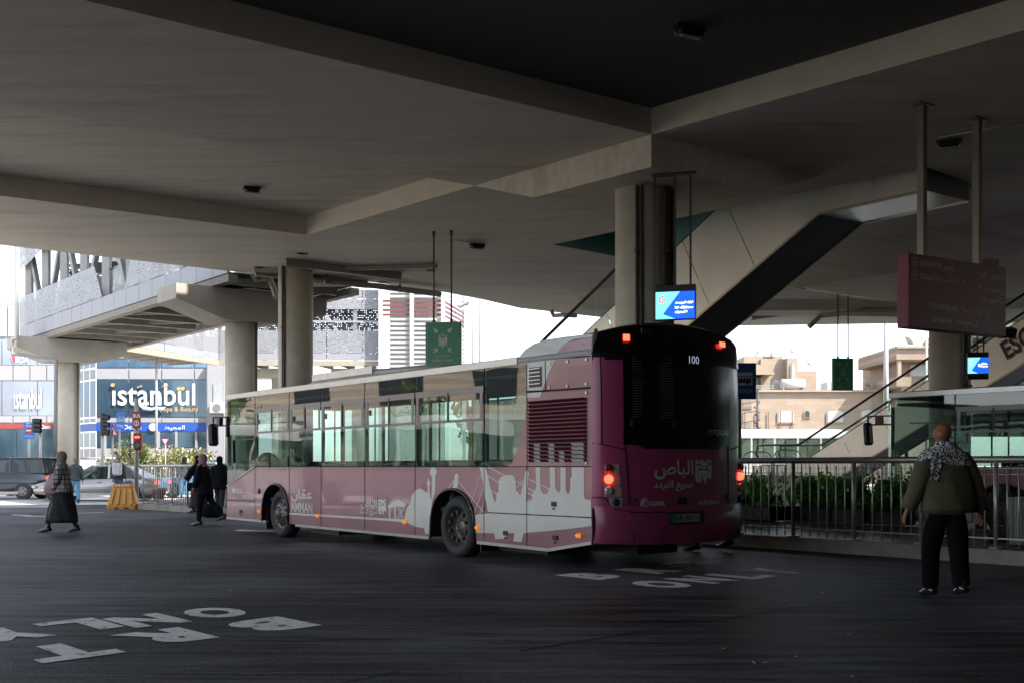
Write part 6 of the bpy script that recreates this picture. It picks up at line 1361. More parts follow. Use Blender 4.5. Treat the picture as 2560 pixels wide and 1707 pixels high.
for k in range(5): s.box(-.2+k*.09, -.15+k*.09, -.124, -.12, hB-.08, hB-.02)
s.build('reflective_label', white_s, t)
# terracotta pot behind the railing
t = thing('plant_pot', 'terracotta plant pot standing behind the curved railing', 'pot', (GX(397, 37.5), 37.5, .18)); MB().rings([(0, 0, 0, .17, .17), (0, 0, .3, .22, .22), (0, 0, .31, .26, .26), (0, 0, .42, .27, .27), (0, 0, .42, .23, .23), (0, 0, .36, .22, .22)], n=22).build('pot', M('terracotta', (.30, .13, .08), .8, dirt=.3), t)
# litter bin and broom behind the fence
t = thing('litter_bin', 'perforated steel litter bin behind the railing at the right edge', 'bin', (GX(2553, 15.6), 15.6, .2))
pm = perforated('bin_mesh', (.36, .36, .35), .035, 1.5, .3); o = MB().rings([(0, 0, .02, .155, .155), (0, 0, .66, .17, .17)], n=28, cap=False).build('mesh_body', pm, t); me = o.data; uv = me.uv_layers.new(name='UVMap')
for l in me.loops: c_ = me.vertices[l.vertex_index].co; uv.data[l.index].uv = (math.atan2(c_.y, c_.x)*.17, c_.z)
MB().tube([(.17*math.cos(k*.3), .17*math.sin(k*.3), .67) for k in range(22)], .012, 6).build('rim', steel_lt, t); MB().cyl((0, 0, .02), .145, .6, 20).build('liner', M('bin_liner', (.1, .1, .1), .5), t)
bp0, bp1 = PZ(2508, 1350, .22), PY(2530, 1138, 15.7); t = thing('broom', 'broom with orange handle leaning on the railing beside the bin', 'broom', tuple(bp0))
MB().tube([bp0, bp1], .014, 8).build('handle', M('broom_orange', (.30, .11, .04), .5), t, True); s = MB(); s.cbox((-.0, 0, .03), .48, .09, .09, bev=.01); s.build('bristle_head', black, t)
# litter on the yard
for i, (px, py) in enumerate(((1885, 1655), (1915, 1655), (2123, 1585), (2056, 1481), (1810, 1620), (2296, 1400), (2325, 1404), (312, 1460), (1990, 1640), (470, 1455), (330, 1457), (1963, 1501), (2130, 1690), (1800, 1412), (575, 1475))):
    p = PZ(px, py, .008); s = MB(); s.cbox((0, 0, .002), random.uniform(.02, .05), .012, .004, rz=random.random()*3); o = s.build('litter', M('litter_pale', (.5, .48, .42), .7)); o.location = p
    tag(o, 'tiny pale scrap of litter lying on the dark yard asphalt', 'litter', 'scraps of litter on the yard')
# ================= cars and background buses =================
cglass = glass('car_glass', (.28, .33, .34), 1.7)
hub = M('car_rim', (.13, .13, .135), .4, .7)
def car(label, loc, rz, paint, L_=4.6, Wd=1.8, hh=1.45, kind='sedan', group='cars passing on the street'):
    """nose towards +x"""
    t = thing('car', label, 'car', loc, rz, group); h = hh
    suv = kind == 'suv'
    belt = .62*h; X = L_/2
    st = [(-X, .35, .55*h, .80), (-X+.08, .28, .62*h, .90), (-X*.55, .22, belt+.04, 1), (0, .22, belt, 1), (X*.45, .22, belt-.03, 1), (X*.8, .24, .53*h, .96), (X-.08, .28, .46*h, .86), (X, .34, .38*h, .74)]
    s = MB(); n = 12
    for (x, z0, z1, k) in st:
        w_ = Wd/2*k; prof = [(-w_*.9, z0), (-w_, z0+.1), (-w_*1.0, (z0+z1)/2), (-w_*.97, z1-.06), (-w_*.86, z1), (-w_*.4, z1+.03), (w_*.4, z1+.03), (w_*.86, z1), (w_*.97, z1-.06), (w_, (z0+z1)/2), (w_, z0+.1), (w_*.9, z0)]
        s.v += [Vector((x, y, z)) for y, z in prof]
    for i in range(len(st)-1):
        for k in range(n): s.f.append([i*n+k, i*n+(k+1) % n, i*n+n+(k+1) % n, i*n+n+k]); s.m.append(0); s.sm.append(True)
    s.f.append(list(range(n))); s.m.append(0); s.sm.append(False); s.f.append([7*n+k for k in range(n)]); s.m.append(0); s.sm.append(False)
    s.build('body', paint, t)
    r0, r1 = (-X+.12, X*.42) ; t0, t1 = (-X+.35 if suv else -X*.5, X*.05 if not suv else X*.12)
    base = [(r0 if suv else -X*.78, .88), (-X*.1, .88), (r1, .86)]; wt = Wd/2*.66; wb = Wd/2*.90
    def rg(x, z, w_): return [(x, -w_, z), (x, w_, z)]
    zr_, zb_ = h, belt+.0
    gv = {'rb': base[0][0], 'fb': r1, 'rt': t0, 'ft': t1}
    s = MB(); s.add([(gv['rt'], -wt, h-.03), (gv['ft'], -wt, h-.03), (gv['ft'], wt, h-.03), (gv['rt'], wt, h-.03), ((gv['rt']+gv['ft'])/2, 0, h+.02)], [(0, 1, 4), (1, 2, 4), (2, 3, 4), (3, 0, 4)], 0, True)
    for sg in (-1, 1):
        for (xb, xt) in ((gv['rb'], gv['rt']), (gv['fb'], gv['ft'])): s.bar((xb, sg*wb, zb_), (xt, sg*wt, h-.03), .07, .07)
        xm = (gv['rt']+gv['ft'])/2+.1; s.bar((xm-.1, sg*wb*1.0, zb_), (xm-.05, sg*wt, h-.03), .08, .05); s.bar((gv['rt'], sg*wt, h-.04), (gv['ft'], sg*wt, h-.04), .06, .05)
    s.build('roof', paint, t)
    for sg in (-1, 1):
        q = MB(); xm = (gv['rt']+gv['ft'])/2; q.add([(gv['rb'], sg*wb, zb_), (xm, sg*wb, zb_), (xm, sg*wt, h-.05), (gv['rt'], sg*wt, h-.05)], [(0, 1, 2, 3)]); q.build('side_window', cglass, t)
        q = MB(); q.add([(xm+.05, sg*wb, zb_), (gv['fb'], sg*wb, zb_), (gv['ft'], sg*wt, h-.05), (xm+.05, sg*wt, h-.05)], [(0, 1, 2, 3)]); q.build('side_window', cglass, t)
        for dx in (-.2, .9): MB().cbox((dx, sg*(Wd/2+.0), belt-.12), .16, .03, .03).build('door_handle', paint, t)
        MB().cbox((X*.35, sg*(Wd/2+.08), belt+.03), .16, .18, .12, bev=.03).build('mirror', paint, t)
        MB().bar((-X*.55, sg*Wd/2*.995, .27), (X*.5, sg*Wd/2*.995, .27), .03, .1).build('sill', M('chrome_sill', (.4, .4, .4), .3, .6), t)
        MB().cbox((X-.12, sg*Wd*.36, .40*h), .2, .36, .13, bev=.03, rz=sg*R(-18)).build('headlight', clear, t)
        MB().cbox((-X+.06, sg*Wd*.38, .52*h), .14, .32, .16, bev=.03).build('tail_light', M('car_tail_red', (.45, .03, .03), .25, emit=.4, ecol=(1, .1, .05)), t)
        for x in (-X*.60, X*.62):
            wh = MB().tube([(x, sg*(Wd/2-.20), .33), (x, sg*(Wd/2+.01), .33)], [.33, .33], 24).build('wheel', rubber, t)
            MB().tube([(x, sg*(Wd/2), .33), (x, sg*(Wd/2+.02), .33)], [.21, .19], 16).build('rim', hub, wh); sp_ = MB()
            for q_ in range(5): sp_.bar((x, sg*(Wd/2+.03), .33), (x+.19*math.cos(q_*1.257), sg*(Wd/2+.03), .33+.19*math.sin(q_*1.257)), .05, .02)
            sp_.build('spokes', M('alloy_spoke', (.40, .40, .41), .35, .7), wh)
    q = MB(); q.add([(gv['fb']+.1, -wb*.9, zb_+.02), (gv['fb']+.1, wb*.9, zb_+.02), (gv['ft']+.03, wt*.95, h-.05), (gv['ft']+.03, -wt*.95, h-.05)], [(0, 1, 2, 3)]); q.build('windscreen', cglass, t)
    q = MB(); q.add([(gv['rb']-.06, -wb*.9, zb_+.02), (gv['rb']-.06, wb*.9, zb_+.02), (gv['rt']-.03, wt*.95, h-.05), (gv['rt']-.03, -wt*.95, h-.05)], [(0, 1, 2, 3)]); q.build('rear_window', cglass, t)
    MB().cbox((X-.02, 0, .3*h), .06, Wd*.5, .16, bev=.02).build('grille', black, t)
    return t
car('charcoal suv driving left behind the woman in the checked shawl', (GX(-10, 45.5), 45.5, 0), R(180), M('car_charcoal', (.035, .042, .055), .2, .4, coat=.6), 5.0, 1.9, 1.68, 'suv')
car('silver sedan driving left behind the yellow barrier', (GX(256, 43.0), 43.0, 0), R(180), M('car_silver', (.38, .36, .34), .22, .6, coat=.6), 4.75, 1.8, 1.38)
car('blue car waiting behind the walking women near the bus front', (GX(515, 47.5), 47.5, 0), R(195), M('car_blue', (.10, .25, .45), .25, .3, coat=.6), 4.3, 1.8, 1.5)
car('white car waiting beyond the far left railing', (GX(-120, 58.5), 58.5, 0), R(180), M('car_white', (.6, .6, .6), .25, coat=.6), 4.5, 1.8, 1.45)
def coach(label, loc, rz, L_=8.0, hh=2.9, body=white_pt, belt=1.15, group='white buses on the street', name='minibus'):
    t = thing(name, label, 'bus', loc, rz, group); X = L_/2; w_ = 1.15
    s = MB(); prof = [(-w_, .35), (-w_-.03, .8), (-w_-.02, belt), (w_+.02, belt), (w_+.03, .8), (w_, .35)]; 
    for x, k in ((-X, .97), (-X+.1, 1), (X-.25, 1), (X, .93)): s.v += [Vector((x, y*k, z)) for y, z in prof]
    for i in range(3):
        for k in range(6): s.f.append([i*6+k, i*6+(k+1) % 6, i*6+6+(k+1) % 6, i*6+6+k]); s.m.append(0); s.sm.append(False)
    s.f += [list(range(6)), [18+k for k in range(6)]]; s.m += [0, 0]; s.sm += [False]*2; s.build('body', body, t)
    s = MB(); n = 9
    for x, k, dz in ((-X, .94, -.1), (-X+.15, 1, 0), (X-.7, 1, 0), (X-.2, .94, -.15)):
        s.v += [Vector((x, y*w_*k, hh-.45+z*.45+dz)) for y, z in ((-1, 0), (-.99, .45), (-.9, .8), (-.6, .96), (0, 1), (.6, .96), (.9, .8), (.99, .45), (1, 0))]
    for i in range(3):
        for k in range(n-1): s.f.append([i*n+k, i*n+k+1, i*n+n+k+1, i*n+n+k]); s.m.append(0); s.sm.append(True)
    s.f += [list(range(n)), [27+k for k in range(n)]]; s.m += [0, 0]; s.sm += [False]*2; s.build('roof', body, t)
    for sg in (-1, 1):
        m_ = 6
        for k in range(m_):
            a = -X+.25+(L_-.9)*k/m_; c = -X+.25+(L_-.9)*(k+1)/m_-.08; MB().box(a, c, sg*w_*1.0-.01, sg*w_*1.0+.01, belt+.02, hh-.45).build('window', busglass, t)
            MB().box(c, c+.08, sg*w_-.02, sg*w_+.02, belt, hh-.44).build('pillar', body, t)
        for x in (-X*.55, X*.6):
            wh = MB().tube([(x, sg*(w_-.22), .42), (x, sg*(w_+.04), .42)], .42, 22).build('wheel', rubber, t); MB().tube([(x, sg*(w_+.03), .42), (x, sg*(w_+.06), .42)], [.25, .22], 14).build('rim', hub, wh)
    q = MB(); q.add([(X-.02, -w_*.9, belt), (X-.02, w_*.9, belt), (X-.25, w_*.88, hh-.5), (X-.25, -w_*.88, hh-.5)], [(0, 1, 2, 3)]); q.build('windscreen', busglass, t)
    for sg in (-1, 1): MB().cbox((X-.02, sg*.8, .75), .06, .35, .2, bev=.02).build('headlight', clear, t)
    return t
coach('white bus passing beyond the hoop barriers in front of the tan houses', (GX(1935, 52), 52, 0), 0, 7.2, 3.05, belt=2.05 if False else 1.45)
# off-frame street scene on the left that the bus windows mirror
coach('white midibus parked left of the frame mirrored in the bus windows', (-20, 24.5, 0), R(-62), 8.5, 2.9, name='minibus')
coach('second white midibus left of the frame mirrored in the bus windows', (-24.5, 33.5, 0), R(-62), 8.0, 2.9)
mh = thing('stone_building', 'sunlit pale stone building left of the frame mirrored in the bus windows', 'building', (-52, 36, 0))
mb_ = MB(); mb_.box(-6, 6, -22, 20, 0, 11); mb_.build('wall', stone('mirror_stone', (.55, .46, .36), (.48, .40, .31)), mh); 
for i in range(7):
    for j in range(3): MB().box(6.0, 6.06, -19+i*5.6, -16.6+i*5.6, 1.6+j*3.3, 3.6+j*3.3).build('window', dkw, mh)
MB().box(6.0, 7.0, -22, 20, 3.9, 4.2).build('cornice', white_pt, mh)
for i, (x, y) in enumerate(((-33, 22), (-36, 30), (-37, 40))): tree((x, y, 0), 6.0-i*.4, 1.9, 1800, .14, ('leafy street tree left of the frame nearest the yard', 'leafy street tree left of the frame, the middle one', 'leafy street tree left of the frame beside the far midibus')[i], [lf_mid, lf_y], group='street trees left of the frame')
# ================= people =================
skin_m = M('skin_warm', (.36, .19, .12), .55, var=.06, scale=20)
skin_r = M('skin_ruddy', (.30, .13, .075), .5, var=.1, scale=14)
def skinned(name, P_, E_, Rr, mat, parent, sub=2):
    """P_ points dict, E_ edges, Rr radii dict -> one continuous mesh via Skin + Subdivision"""
    keys = list(P_); idx = {k: i for i, k in enumerate(keys)}; me = bpy.data.meshes.new('skeleton')
    me.from_pydata([P_[k] for k in keys], [(idx[a], idx[b_]) for a, b_ in E_], []); o = bpy.data.objects.new('skeleton', me); COL.objects.link(o)
    md = o.modifiers.new('Skin', 'SKIN'); md.branch_smoothing = .6; md.use_smooth_shade = True
    if not me.skin_vertices: 
        bm = bmesh.new(); bm.from_mesh(me); bm.verts.layers.skin.verify(); bm.to_mesh(me); bm.free()
    sv = me.skin_vertices[0].data
    for k in keys:
        r = Rr[k]; sv[idx[k]].radius = (r, r) if not isinstance(r, tuple) else r; sv[idx[k]].use_root = (k == keys[0])
    m2 = o.modifiers.new('Sub', 'SUBSURF'); m2.levels = sub; m2.render_levels = sub
    dg = bpy.context.evaluated_depsgraph_get(); res = bpy.data.meshes.new_from_object(o.evaluated_get(dg)); bpy.data.objects.remove(o)
    res.name = name; res.materials.clear(); res.materials.append(mat)
    for p_ in res.polygons: p_.use_smooth = True
    ob = bpy.data.objects.new(name, res); COL.objects.link(ob); ob.parent = parent; return ob
def V(*a): return Vector(a)
def person(label, loc, rz, h=1.7, legs=((0, 0), (0, 0)), arms=None, skinm=skin_m, lean=0., head_turn=0., group=None, lift=(0, 0), stance=.095, hs=1.):
    """faces +y. legs: (foot_y, knee_fwd) left/right; arms: {'L':(elbow,wrist,handdir)} offsets in metres for 1.7 m height"""
    t = thing('person', label, 'person', loc, rz, group); k = h/1.7
    P_, Rr, E_ = {}, {}, []
    def add(n_, p_, r, par=None):
        P_[n_] = tuple(Vector(p_)*k); Rr[n_] = tuple(x*k for x in r) if isinstance(r, tuple) else r*k
        if par: E_.append((par, n_))
    ly = lean
    add('pelvis', (0, 0, .93), (.14, .10)); add('waist', (0, ly*.25, 1.06), (.125, .09), 'pelvis'); add('chest', (0, ly*.7, 1.25), (.155, .105), 'waist'); add('upper', (0, ly*.9, 1.37), (.12, .08), 'chest'); add('neck', (0, ly+.01, 1.465), .052, 'upper')
    ct, stn = math.cos(head_turn), math.sin(head_turn)
    hd = lambda x, y, z: ((x*ct-y*stn)*hs, ly+.015+(x*stn+y*ct)*hs, 1.5+(z-1.5)*hs if z > 1.5 else z)
    add('jaw', hd(0, .025, 1.525), (.058*hs, .066*hs), 'neck'); add('face', hd(0, .022, 1.585), (.070*hs, .088*hs), 'jaw'); add('brow', hd(0, .008, 1.64), (.070*hs, .086*hs), 'face'); add('crown', hd(0, -.004, 1.678), (.045*hs, .052*hs), 'brow')
    add('nose', hd(0, .118, 1.578), .012, 'face')
    for s_ in (-1, 1): add(f'ear{s_}', hd(s_*.078, .0, 1.585), .016, 'face')
    J = {}
    for si, s_ in (('L', -1), ('R', 1)):
        fy, kf = legs[0 if s_ < 0 else 1]; lf_ = lift[0 if s_ < 0 else 1]
        hip = V(s_*.09, 0, .88); foot = V(s_*stance, fy, .09+lf_); knee = (hip+foot)/2+V(s_*.005, kf+.02, 0)
        add('hip'+si, hip, .088, 'pelvis'); add('knee'+si, knee, .056, 'hip'+si); add('calf'+si, knee.lerp(foot, .35)+V(0, -.02, 0), .054, 'knee'+si); add('ankle'+si, foot, .036, 'calf'+si)
        tl = -.35*lf_; add('heel'+si, foot+V(0, -.04, -.045), .034, 'ankle'+si); add('toe'+si, foot+V(s_*.015, .15, -.06-lf_*.45), (.038, .022), 'ankle'+si)
        J['hip'+si], J['knee'+si], J['ankle'+si] = hip, knee, foot
        sh = V(s_*.185, ly*.9, 1.385); el, wr = (arms or {}).get(si, (V(s_*.05, -.02, -.28), V(s_*.03, .06, -.25)))
        el = sh+V(*el); wr = el+V(*wr)
        add('clav'+si, V(s_*.11, ly*.9, 1.395), .06, 'upper'); add('sh'+si, sh, .056, 'clav'+si); add('el'+si, el, .041, 'sh'+si); add('fo'+si, el.lerp(wr, .3), .04, 'el'+si); add('wr'+si, wr, .026, 'fo'+si)
        d = (wr-el).normalized(); side_ = d.cross(V(0, 1, 0)) ; side_ = side_.normalized() if side_.length > .1 else V(1, 0, 0); front = side_.cross(d).normalized()
        palm = wr+d*.055; add('palm'+si, palm, (.030, .016), 'wr'+si)
        for fi, off in enumerate((-.027, -.009, .009, .026)):
            ln_ = (.062, .072, .068, .052)[fi]; b0 = palm+front*off+d*.03; curl = side_*(-s_)*1.0
            add(f'f{fi}a{si}', b0, .009, 'palm'+si); add(f'f{fi}b{si}', b0+d*ln_*.5-side_*s_*.010, .0083, f'f{fi}a{si}'); add(f'f{fi}c{si}', b0+d*ln_*.85-side_*s_*.030, .007, f'f{fi}b{si}')
        add('th1'+si, wr+d*.03+front*.032, .011, 'palm'+si); add('th2'+si, wr+d*.065+front*.05-side_*s_*.01, .009, 'th1'+si)
        J['sh'+si], J['el'+si], J['wr'+si] = sh, el, wr
    skinned('body', P_, E_, Rr, skinm, t)
    J['k'] = k; J['ly'] = ly; J['hd'] = lambda *a: V(*hd(*a))*k
    # eyes
    return t, J
def legs_cloth(t, J, mat, r=(.115, .085, .065), hem=.10, name='trousers'):
    k = J['k']; P_, Rr, E_ = {}, {}, []
    P_['w'] = tuple(V(0, J['ly']*.1, 1.0)*k); Rr['w'] = (.165*k, .125*k); P_['p'] = tuple(V(0, 0, .90)*k); Rr['p'] = (.165*k, .13*k); E_.append(('w', 'p'))
    for si in 'LR':
        h_, kn, an = J['hip'+si], J['knee'+si], J['ankle'+si]; an = an+(kn-an).normalized()*(hem-.09)
        for n_, p_, rr in (('a', h_+V(0, 0, -.08), r[0]), ('b', h_.lerp(kn, .55), (r[0]+r[1])/2), ('c', kn, r[1]), ('d', kn.lerp(an, .5), (r[1]+r[2])/2), ('e', an, r[2])): P_[n_+si] = tuple(p_*k); Rr[n_+si] = rr*k
        E_ += [('p', 'a'+si), ('a'+si, 'b'+si), ('b'+si, 'c'+si), ('c'+si, 'd'+si), ('d'+si, 'e'+si)]
    return skinned(name, P_, E_, Rr, mat, t)
def folds(mb, i0, amp, freq, k):
    for v in mb.v[i0:]:
        a = math.atan2(v.y, v.x); w_ = amp*(math.sin(a*freq+v.z*9)+.5*math.sin(a*(freq*2+1)-v.z*17)); v.x += math.cos(a)*w_; v.y += math.sin(a)*w_
def coat(t, J, mat, hem=.85, wid=(.20, .17, .19, .20), dep=(.13, .125, .15, .15), sleeve=(.075, .062, .052), name='coat', flare=0., arms='LR', shoulder=1.0, fold=.006, cuff=.93):
    k = J['k']; ly = J['ly']; mb = MB(); f = lambda x, y, z, rx, ry: (x*k, y*k, z*k, rx*k, ry*k); n = 36
    rr = [f(0, ly+.0, 1.475, .065, .06), f(0, ly, 1.455, .105, .075), f(0, ly, 1.425, .165*shoulder, .09), f(0, ly*.95, 1.385, .195*shoulder, .108), f(0, ly*.8, 1.28, wid[0]*.99, dep[0])]
    z_ = 1.28; st_ = 7
    for i in range(1, st_+1):
        u = i/st_; z2 = 1.28+(hem-1.28)*u; w_ = wid[0]+(wid[1]-wid[0])*min(1, u*2.2) if u < .45 else wid[1]+(wid[2]-wid[1])*((u-.45)/.55); d_ = dep[0]+(dep[1]-dep[0])*min(1, u*2.2) if u < .45 else dep[1]+(dep[2]-dep[1])*((u-.45)/.55)
        rr.append(f(0, ly*max(0, (z2-.9)/.5)*.9, z2, w_+flare*u, d_+flare*u))
    l_ = rr[-1]; rr.append((l_[0], l_[1], l_[2]+.004, l_[3]*.94, l_[4]*.94))
    mb.rings(rr, n=n, cap=False); folds(mb, n*5, fold*k, 5, k)
    for si in arms:
        a, b_, c = J['sh'+si]*k, J['el'+si]*k, J['wr'+si]*k; s_ = -1 if si == 'L' else 1
        pts = [V(s_*.10*k, a.y, a.z+.012*k), a+V(-s_*.012, 0, -.022*k), a.lerp(b_, .35), a.lerp(b_, .8), b_, b_.lerp(c, .25), b_.lerp(c, .65), b_.lerp(c, cuff)]
        i0 = len(mb.v); mb.tube(pts, [.05*k, sleeve[0]*.95*k, sleeve[0]*1.02*k, sleeve[1]*1.08*k, sleeve[1]*1.05*k, sleeve[1]*k, sleeve[2]*1.1*k, sleeve[2]*k], 16)
        for j, v in enumerate(mb.v[i0:]): v.x += .006*math.sin(j*1.7+v.z*60)*k; v.y += .005*math.sin(v.z*75+j)*k
    return mb.build(name, mat, t)
def skirt(t, J, mat, z0=.95, z1=.12, r0=(.16, .13), r1=(.24, .26), dy=0., name='skirt', fold=.012):
    k = J['k']; mb = MB(); rr = []
    for i in range(9):
        u = i/8; rr.append((0, dy*u*k, (z0+(z1-z0)*u)*k, (r0[0]+(r1[0]-r0[0])*u**.8)*k, (r0[1]+(r1[1]-r0[1])*u**.8)*k))
    rr.append((0, dy*k, (z1+.01)*k, r1[0]*.9*k, r1[1]*.9*k)); mb.rings(rr, n=36, cap=False); folds(mb, 72, fold*k, 6, k); return mb.build(name, mat, t)
def hijab(t, J, mat, drop=1.40, name='headscarf', big=1.):
    k = J['k']; mb = MB(); hd = J['hd']; n = 22; rings_ = []
    prof = [(1.705, .012, .012, -.01), (1.698, .045, .05, -.008), (1.665, .082, .098, -.006), (1.61, .094, .108, -.012), (1.55, .090, .104, -.016), (1.49, .088, .09, -.01), (1.455, .105, .10, 0), (1.42, .16, .12, 0), (drop, .185, .128, 0)]
    for (z, rx, ry, dy) in prof:
        for q_ in range(n):
            a = 2*math.pi*q_/n; x, y = math.cos(a)*rx*big, math.sin(a)*ry*big+dy
            if 1.5 < z < 1.68 and math.sin(a) > .45: y = min(y, .068+dy*0)          # opening round the face
            mb.v.append(hd(x, y, z) if z > 1.45 else V(x, y+J['ly'], z)*k)
    for i in range(len(prof)-1):
        for q_ in range(n):
            if i in (2, 3, 4) and math.pi*.25 < 2*math.pi*(q_+.5)/n < math.pi*.75: continue
            mb.f.append([i*n+q_, i*n+(q_+1) % n, i*n+n+(q_+1) % n, i*n+n+q_]); mb.m.append(0); mb.sm.append(True)
    return mb.build(name, mat, t)
def hair(t, J, mat, top=1.0, name='hair'):
    k = J['k']; mb = MB(); hd = J['hd']; n = 20; pr = [(1.70, .01, .01, 0), (1.695, .05, .055, -.004), (1.66, .079, .094, -.008), (1.62, .082, .098, -.014), (1.58, .08, .092, -.022), (1.54, .07, .078, -.028)]
    for (z, rx, ry, dy) in pr:
        for q_ in range(n): a = 2*math.pi*q_/n; mb.v.append(hd(math.cos(a)*rx, math.sin(a)*ry+dy, z))
    for i in range(len(pr)-1):
        for q_ in range(n):
            if i >= 2 and math.pi*.15 < 2*math.pi*(q_+.5)/n < math.pi*.85: continue
            mb.f.append([i*n+q_, i*n+(q_+1) % n, i*n+n+(q_+1) % n, i*n+n+q_]); mb.m.append(0); mb.sm.append(True)
    return mb.build(name, mat, t)
def shoes(t, J, mat, legs_y=None, heel=0.):
    k = J['k']
    for si, s_ in (('L', -1), ('R', 1)):
        a = J['ankle'+si]; tl = max(0, a.z-.09); mb = MB(); f = lambda x, y, z: (a+V(x*1.0, y, z-y*tl*1.2))*k
        mb.tube([f(0, -.085, -.035), f(0, -.03, -.015), f(s_*.004, .04, -.035), f(s_*.012, .11, -.058), f(s_*.018, .185, -.066)], [(.034*k, .03*k), (.046*k, .05*k), (.046*k, .042*k), (.047*k, .028*k), (.022*k, .014*k)], 12)
        mb.tube([f(0, -.02, 0), f(0, -.015, .07)], [.045*k, .047*k], 12)
        if heel: mb.tube([f(0, -.065, -.05), f(0, -.065, -.05-heel)], [.022*k, .018*k], 8)
        mb.build('shoe', mat, t)
shoe_b = M('black_leather', (.012, .012, .013), .3, coat=.4)
cloth_k = M('black_cloth', (.008, .009, .011), .95, var=.25, scale=8, spec=.15)
# --- man in olive jacket, seen from behind ---
Ym = 10.95
t, J = person('bald man in olive jacket and checked scarf walking away at the right', (GX(2368, Ym), Ym, 0), R(6), 1.72, legs=((.26, .05), (-.20, .0)), arms={'L': ((-.105, -.02, -.29), (-.075, .06, -.23)), 'R': ((.125, .02, -.28), (.08, .05, -.26))}, skinm=skin_r, lean=.04, head_turn=R(28), stance=.04, hs=1.17, lift=(0, .06))
olive = M('olive_wool', (.095, .083, .045), .9, var=.25, scale=30, bump=.3)
legs_cloth(t, J, M('black_trousers', (.005, .005, .006), .95, spec=.1), (.125, .098, .082), .06)
coat(t, J, olive, .845, (.235, .255, .262), (.15, .175, .175), (.088, .082, .07), 'jacket', shoulder=1.12, fold=.007)
shoes(t, J, M('polished_shoe', (.02, .022, .026), .15, coat=.8))
k = J['k']
m = M('keffiyeh', (.42, .41, .40), .9); N, L = nodes(m); b = N['Principled BSDF']; tc = N.new('ShaderNodeTexCoord'); ck = N.new('ShaderNodeTexVoronoi'); ck.inputs['Scale'].default_value = 62; ck.distance = 'CHEBYCHEV'; mp = N.new('ShaderNodeMapping'); mp.inputs['Scale'].default_value = (1, .6, .8); L.new(tc.outputs['Object'], mp.inputs[0]); L.new(mp.outputs[0], ck.inputs[0])
cr = N.new('ShaderNodeValToRGB'); cr.color_ramp.interpolation = 'CONSTANT'; cr.color_ramp.elements[0].color = (.03, .03, .035, 1); cr.color_ramp.elements[1].position = .42; cr.color_ramp.elements[1].color = (.62, .61, .60, 1); L.new(ck.outputs['Distance'], cr.inputs[0]); L.new(cr.outputs[0], b.inputs['Base Color'])
mb = MB(); n = 40; prof = [(1.53, .082, .085, .0), (1.515, .10, .10, 0), (1.49, .105, .105, 0), (1.465, .145, .115, 0), (1.44, .205, .13, -.005), (1.405, .255, .142, -.01), (1.36, .285, .155, -.012)]
for i, (z, rx, ry, dy) in enumerate(prof):
    for q_ in range(n):
        a = 2*math.pi*q_/n; dz = 0
        if i >= 4: dz = -.035*(i-3)*max(0, .4*math.cos(a)-math.sin(a)*.5) + .012*math.sin(a*5)
        dz += .006*math.sin(a*7+i*2); mb.v.append(V(math.cos(a)*rx*(1+.03*math.sin(a*6+i)), math.sin(a)*ry*(1+.05*math.sin(a*5+i*1.3))+dy+J['ly'], z+dz)*k)
for i in range(len(prof)-1):
    for q_ in range(n): mb.f.append([i*n+q_, i*n+(q_+1) % n, i*n+n+(q_+1) % n, i*n+n+q_]); mb.m.append(0); mb.sm.append(True)
cols = 6; rows = 10; i0 = len(mb.v)
for r_ in range(rows+1):
    u = r_/rows; z = 1.43-.30*u
    for c_ in range(cols+1):
        v_ = c_/cols; x = -.20+.085*v_-.03*u; y = -.13-.045*u**.5+.012*math.sin(v_*9+u*5); mb.v.append(V(x-.02*u*(1-v_), y+J['ly'], z+(.05*(1-v_)*u if r_ == rows else 0))*k)
for r_ in range(rows):
    for c_ in range(cols): a = i0+r_*(cols+1)+c_; mb.f.append([a, a+1, a+cols+2, a+cols+1]); mb.m.append(0); mb.sm.append(True)
mb.build('keffiyeh', m, t, fix=False)
s = MB()
for zz_ in (.0, .03): p_ = J['wrR']*k+V(.02, -.066, .06+zz_); s.tube([p_, p_+V(0, -.004, 0)], .008, 8)
s.build('cuff_button', M('button', (.4, .38, .35), .3), t)
mb = MB(); mb.rings([(0, .0, .868*k, .175, .138), (0, .0, .835*k, .18, .142)], n=24, cap=False); mb.build('shirt_hem', M('shirt_pink', (.25, .16, .14), .8), t)
# --- woman in checked shawl on the phone ---
Yw = 22.3
t, J = person('woman in grey headscarf and checked shawl talking on a phone', (GX(158, Yw), Yw, 0), R(95), 1.61, legs=((.29, .03), (-.24, .0)), arms={'R': ((.03, .04, -.27), (-.06, .12, .22)), 'L': ((-.03, .03, -.28), (.05, .10, -.22))}, lean=.03, lift=(.0, .0))
hj = M('grey_scarf', (.20, .16, .14), .85, var=.15, scale=12); chk = M('checked_wool', (.36, .35, .33), .9); N, L = nodes(chk); b = N['Principled BSDF']; tc = N.new('ShaderNodeTexCoord'); sp = N.new('ShaderNodeSeparateXYZ'); L.new(tc.outputs['Object'], sp.inputs[0]); prev = None
for ax, per in (('Y', .085), ('Z', .095), ('X', .085)):
    a = N.new('ShaderNodeMath'); a.operation = 'DIVIDE'; a.inputs[1].default_value = per; L.new(sp.outputs[ax], a.inputs[0]); f_ = N.new('ShaderNodeMath'); f_.operation = 'FRACT'; L.new(a.outputs[0], f_.inputs[0]); g_ = N.new('ShaderNodeMath'); g_.operation = 'LESS_THAN'; g_.inputs[1].default_value = .2 if ax == 'Z' else .14; L.new(f_.outputs[0], g_.inputs[0])
    if prev: mx = N.new('ShaderNodeMath'); mx.operation = 'MAXIMUM'; L.new(prev, mx.inputs[0]); L.new(g_.outputs[0], mx.inputs[1]); prev = mx.outputs[0]
    else: prev = g_.outputs[0]
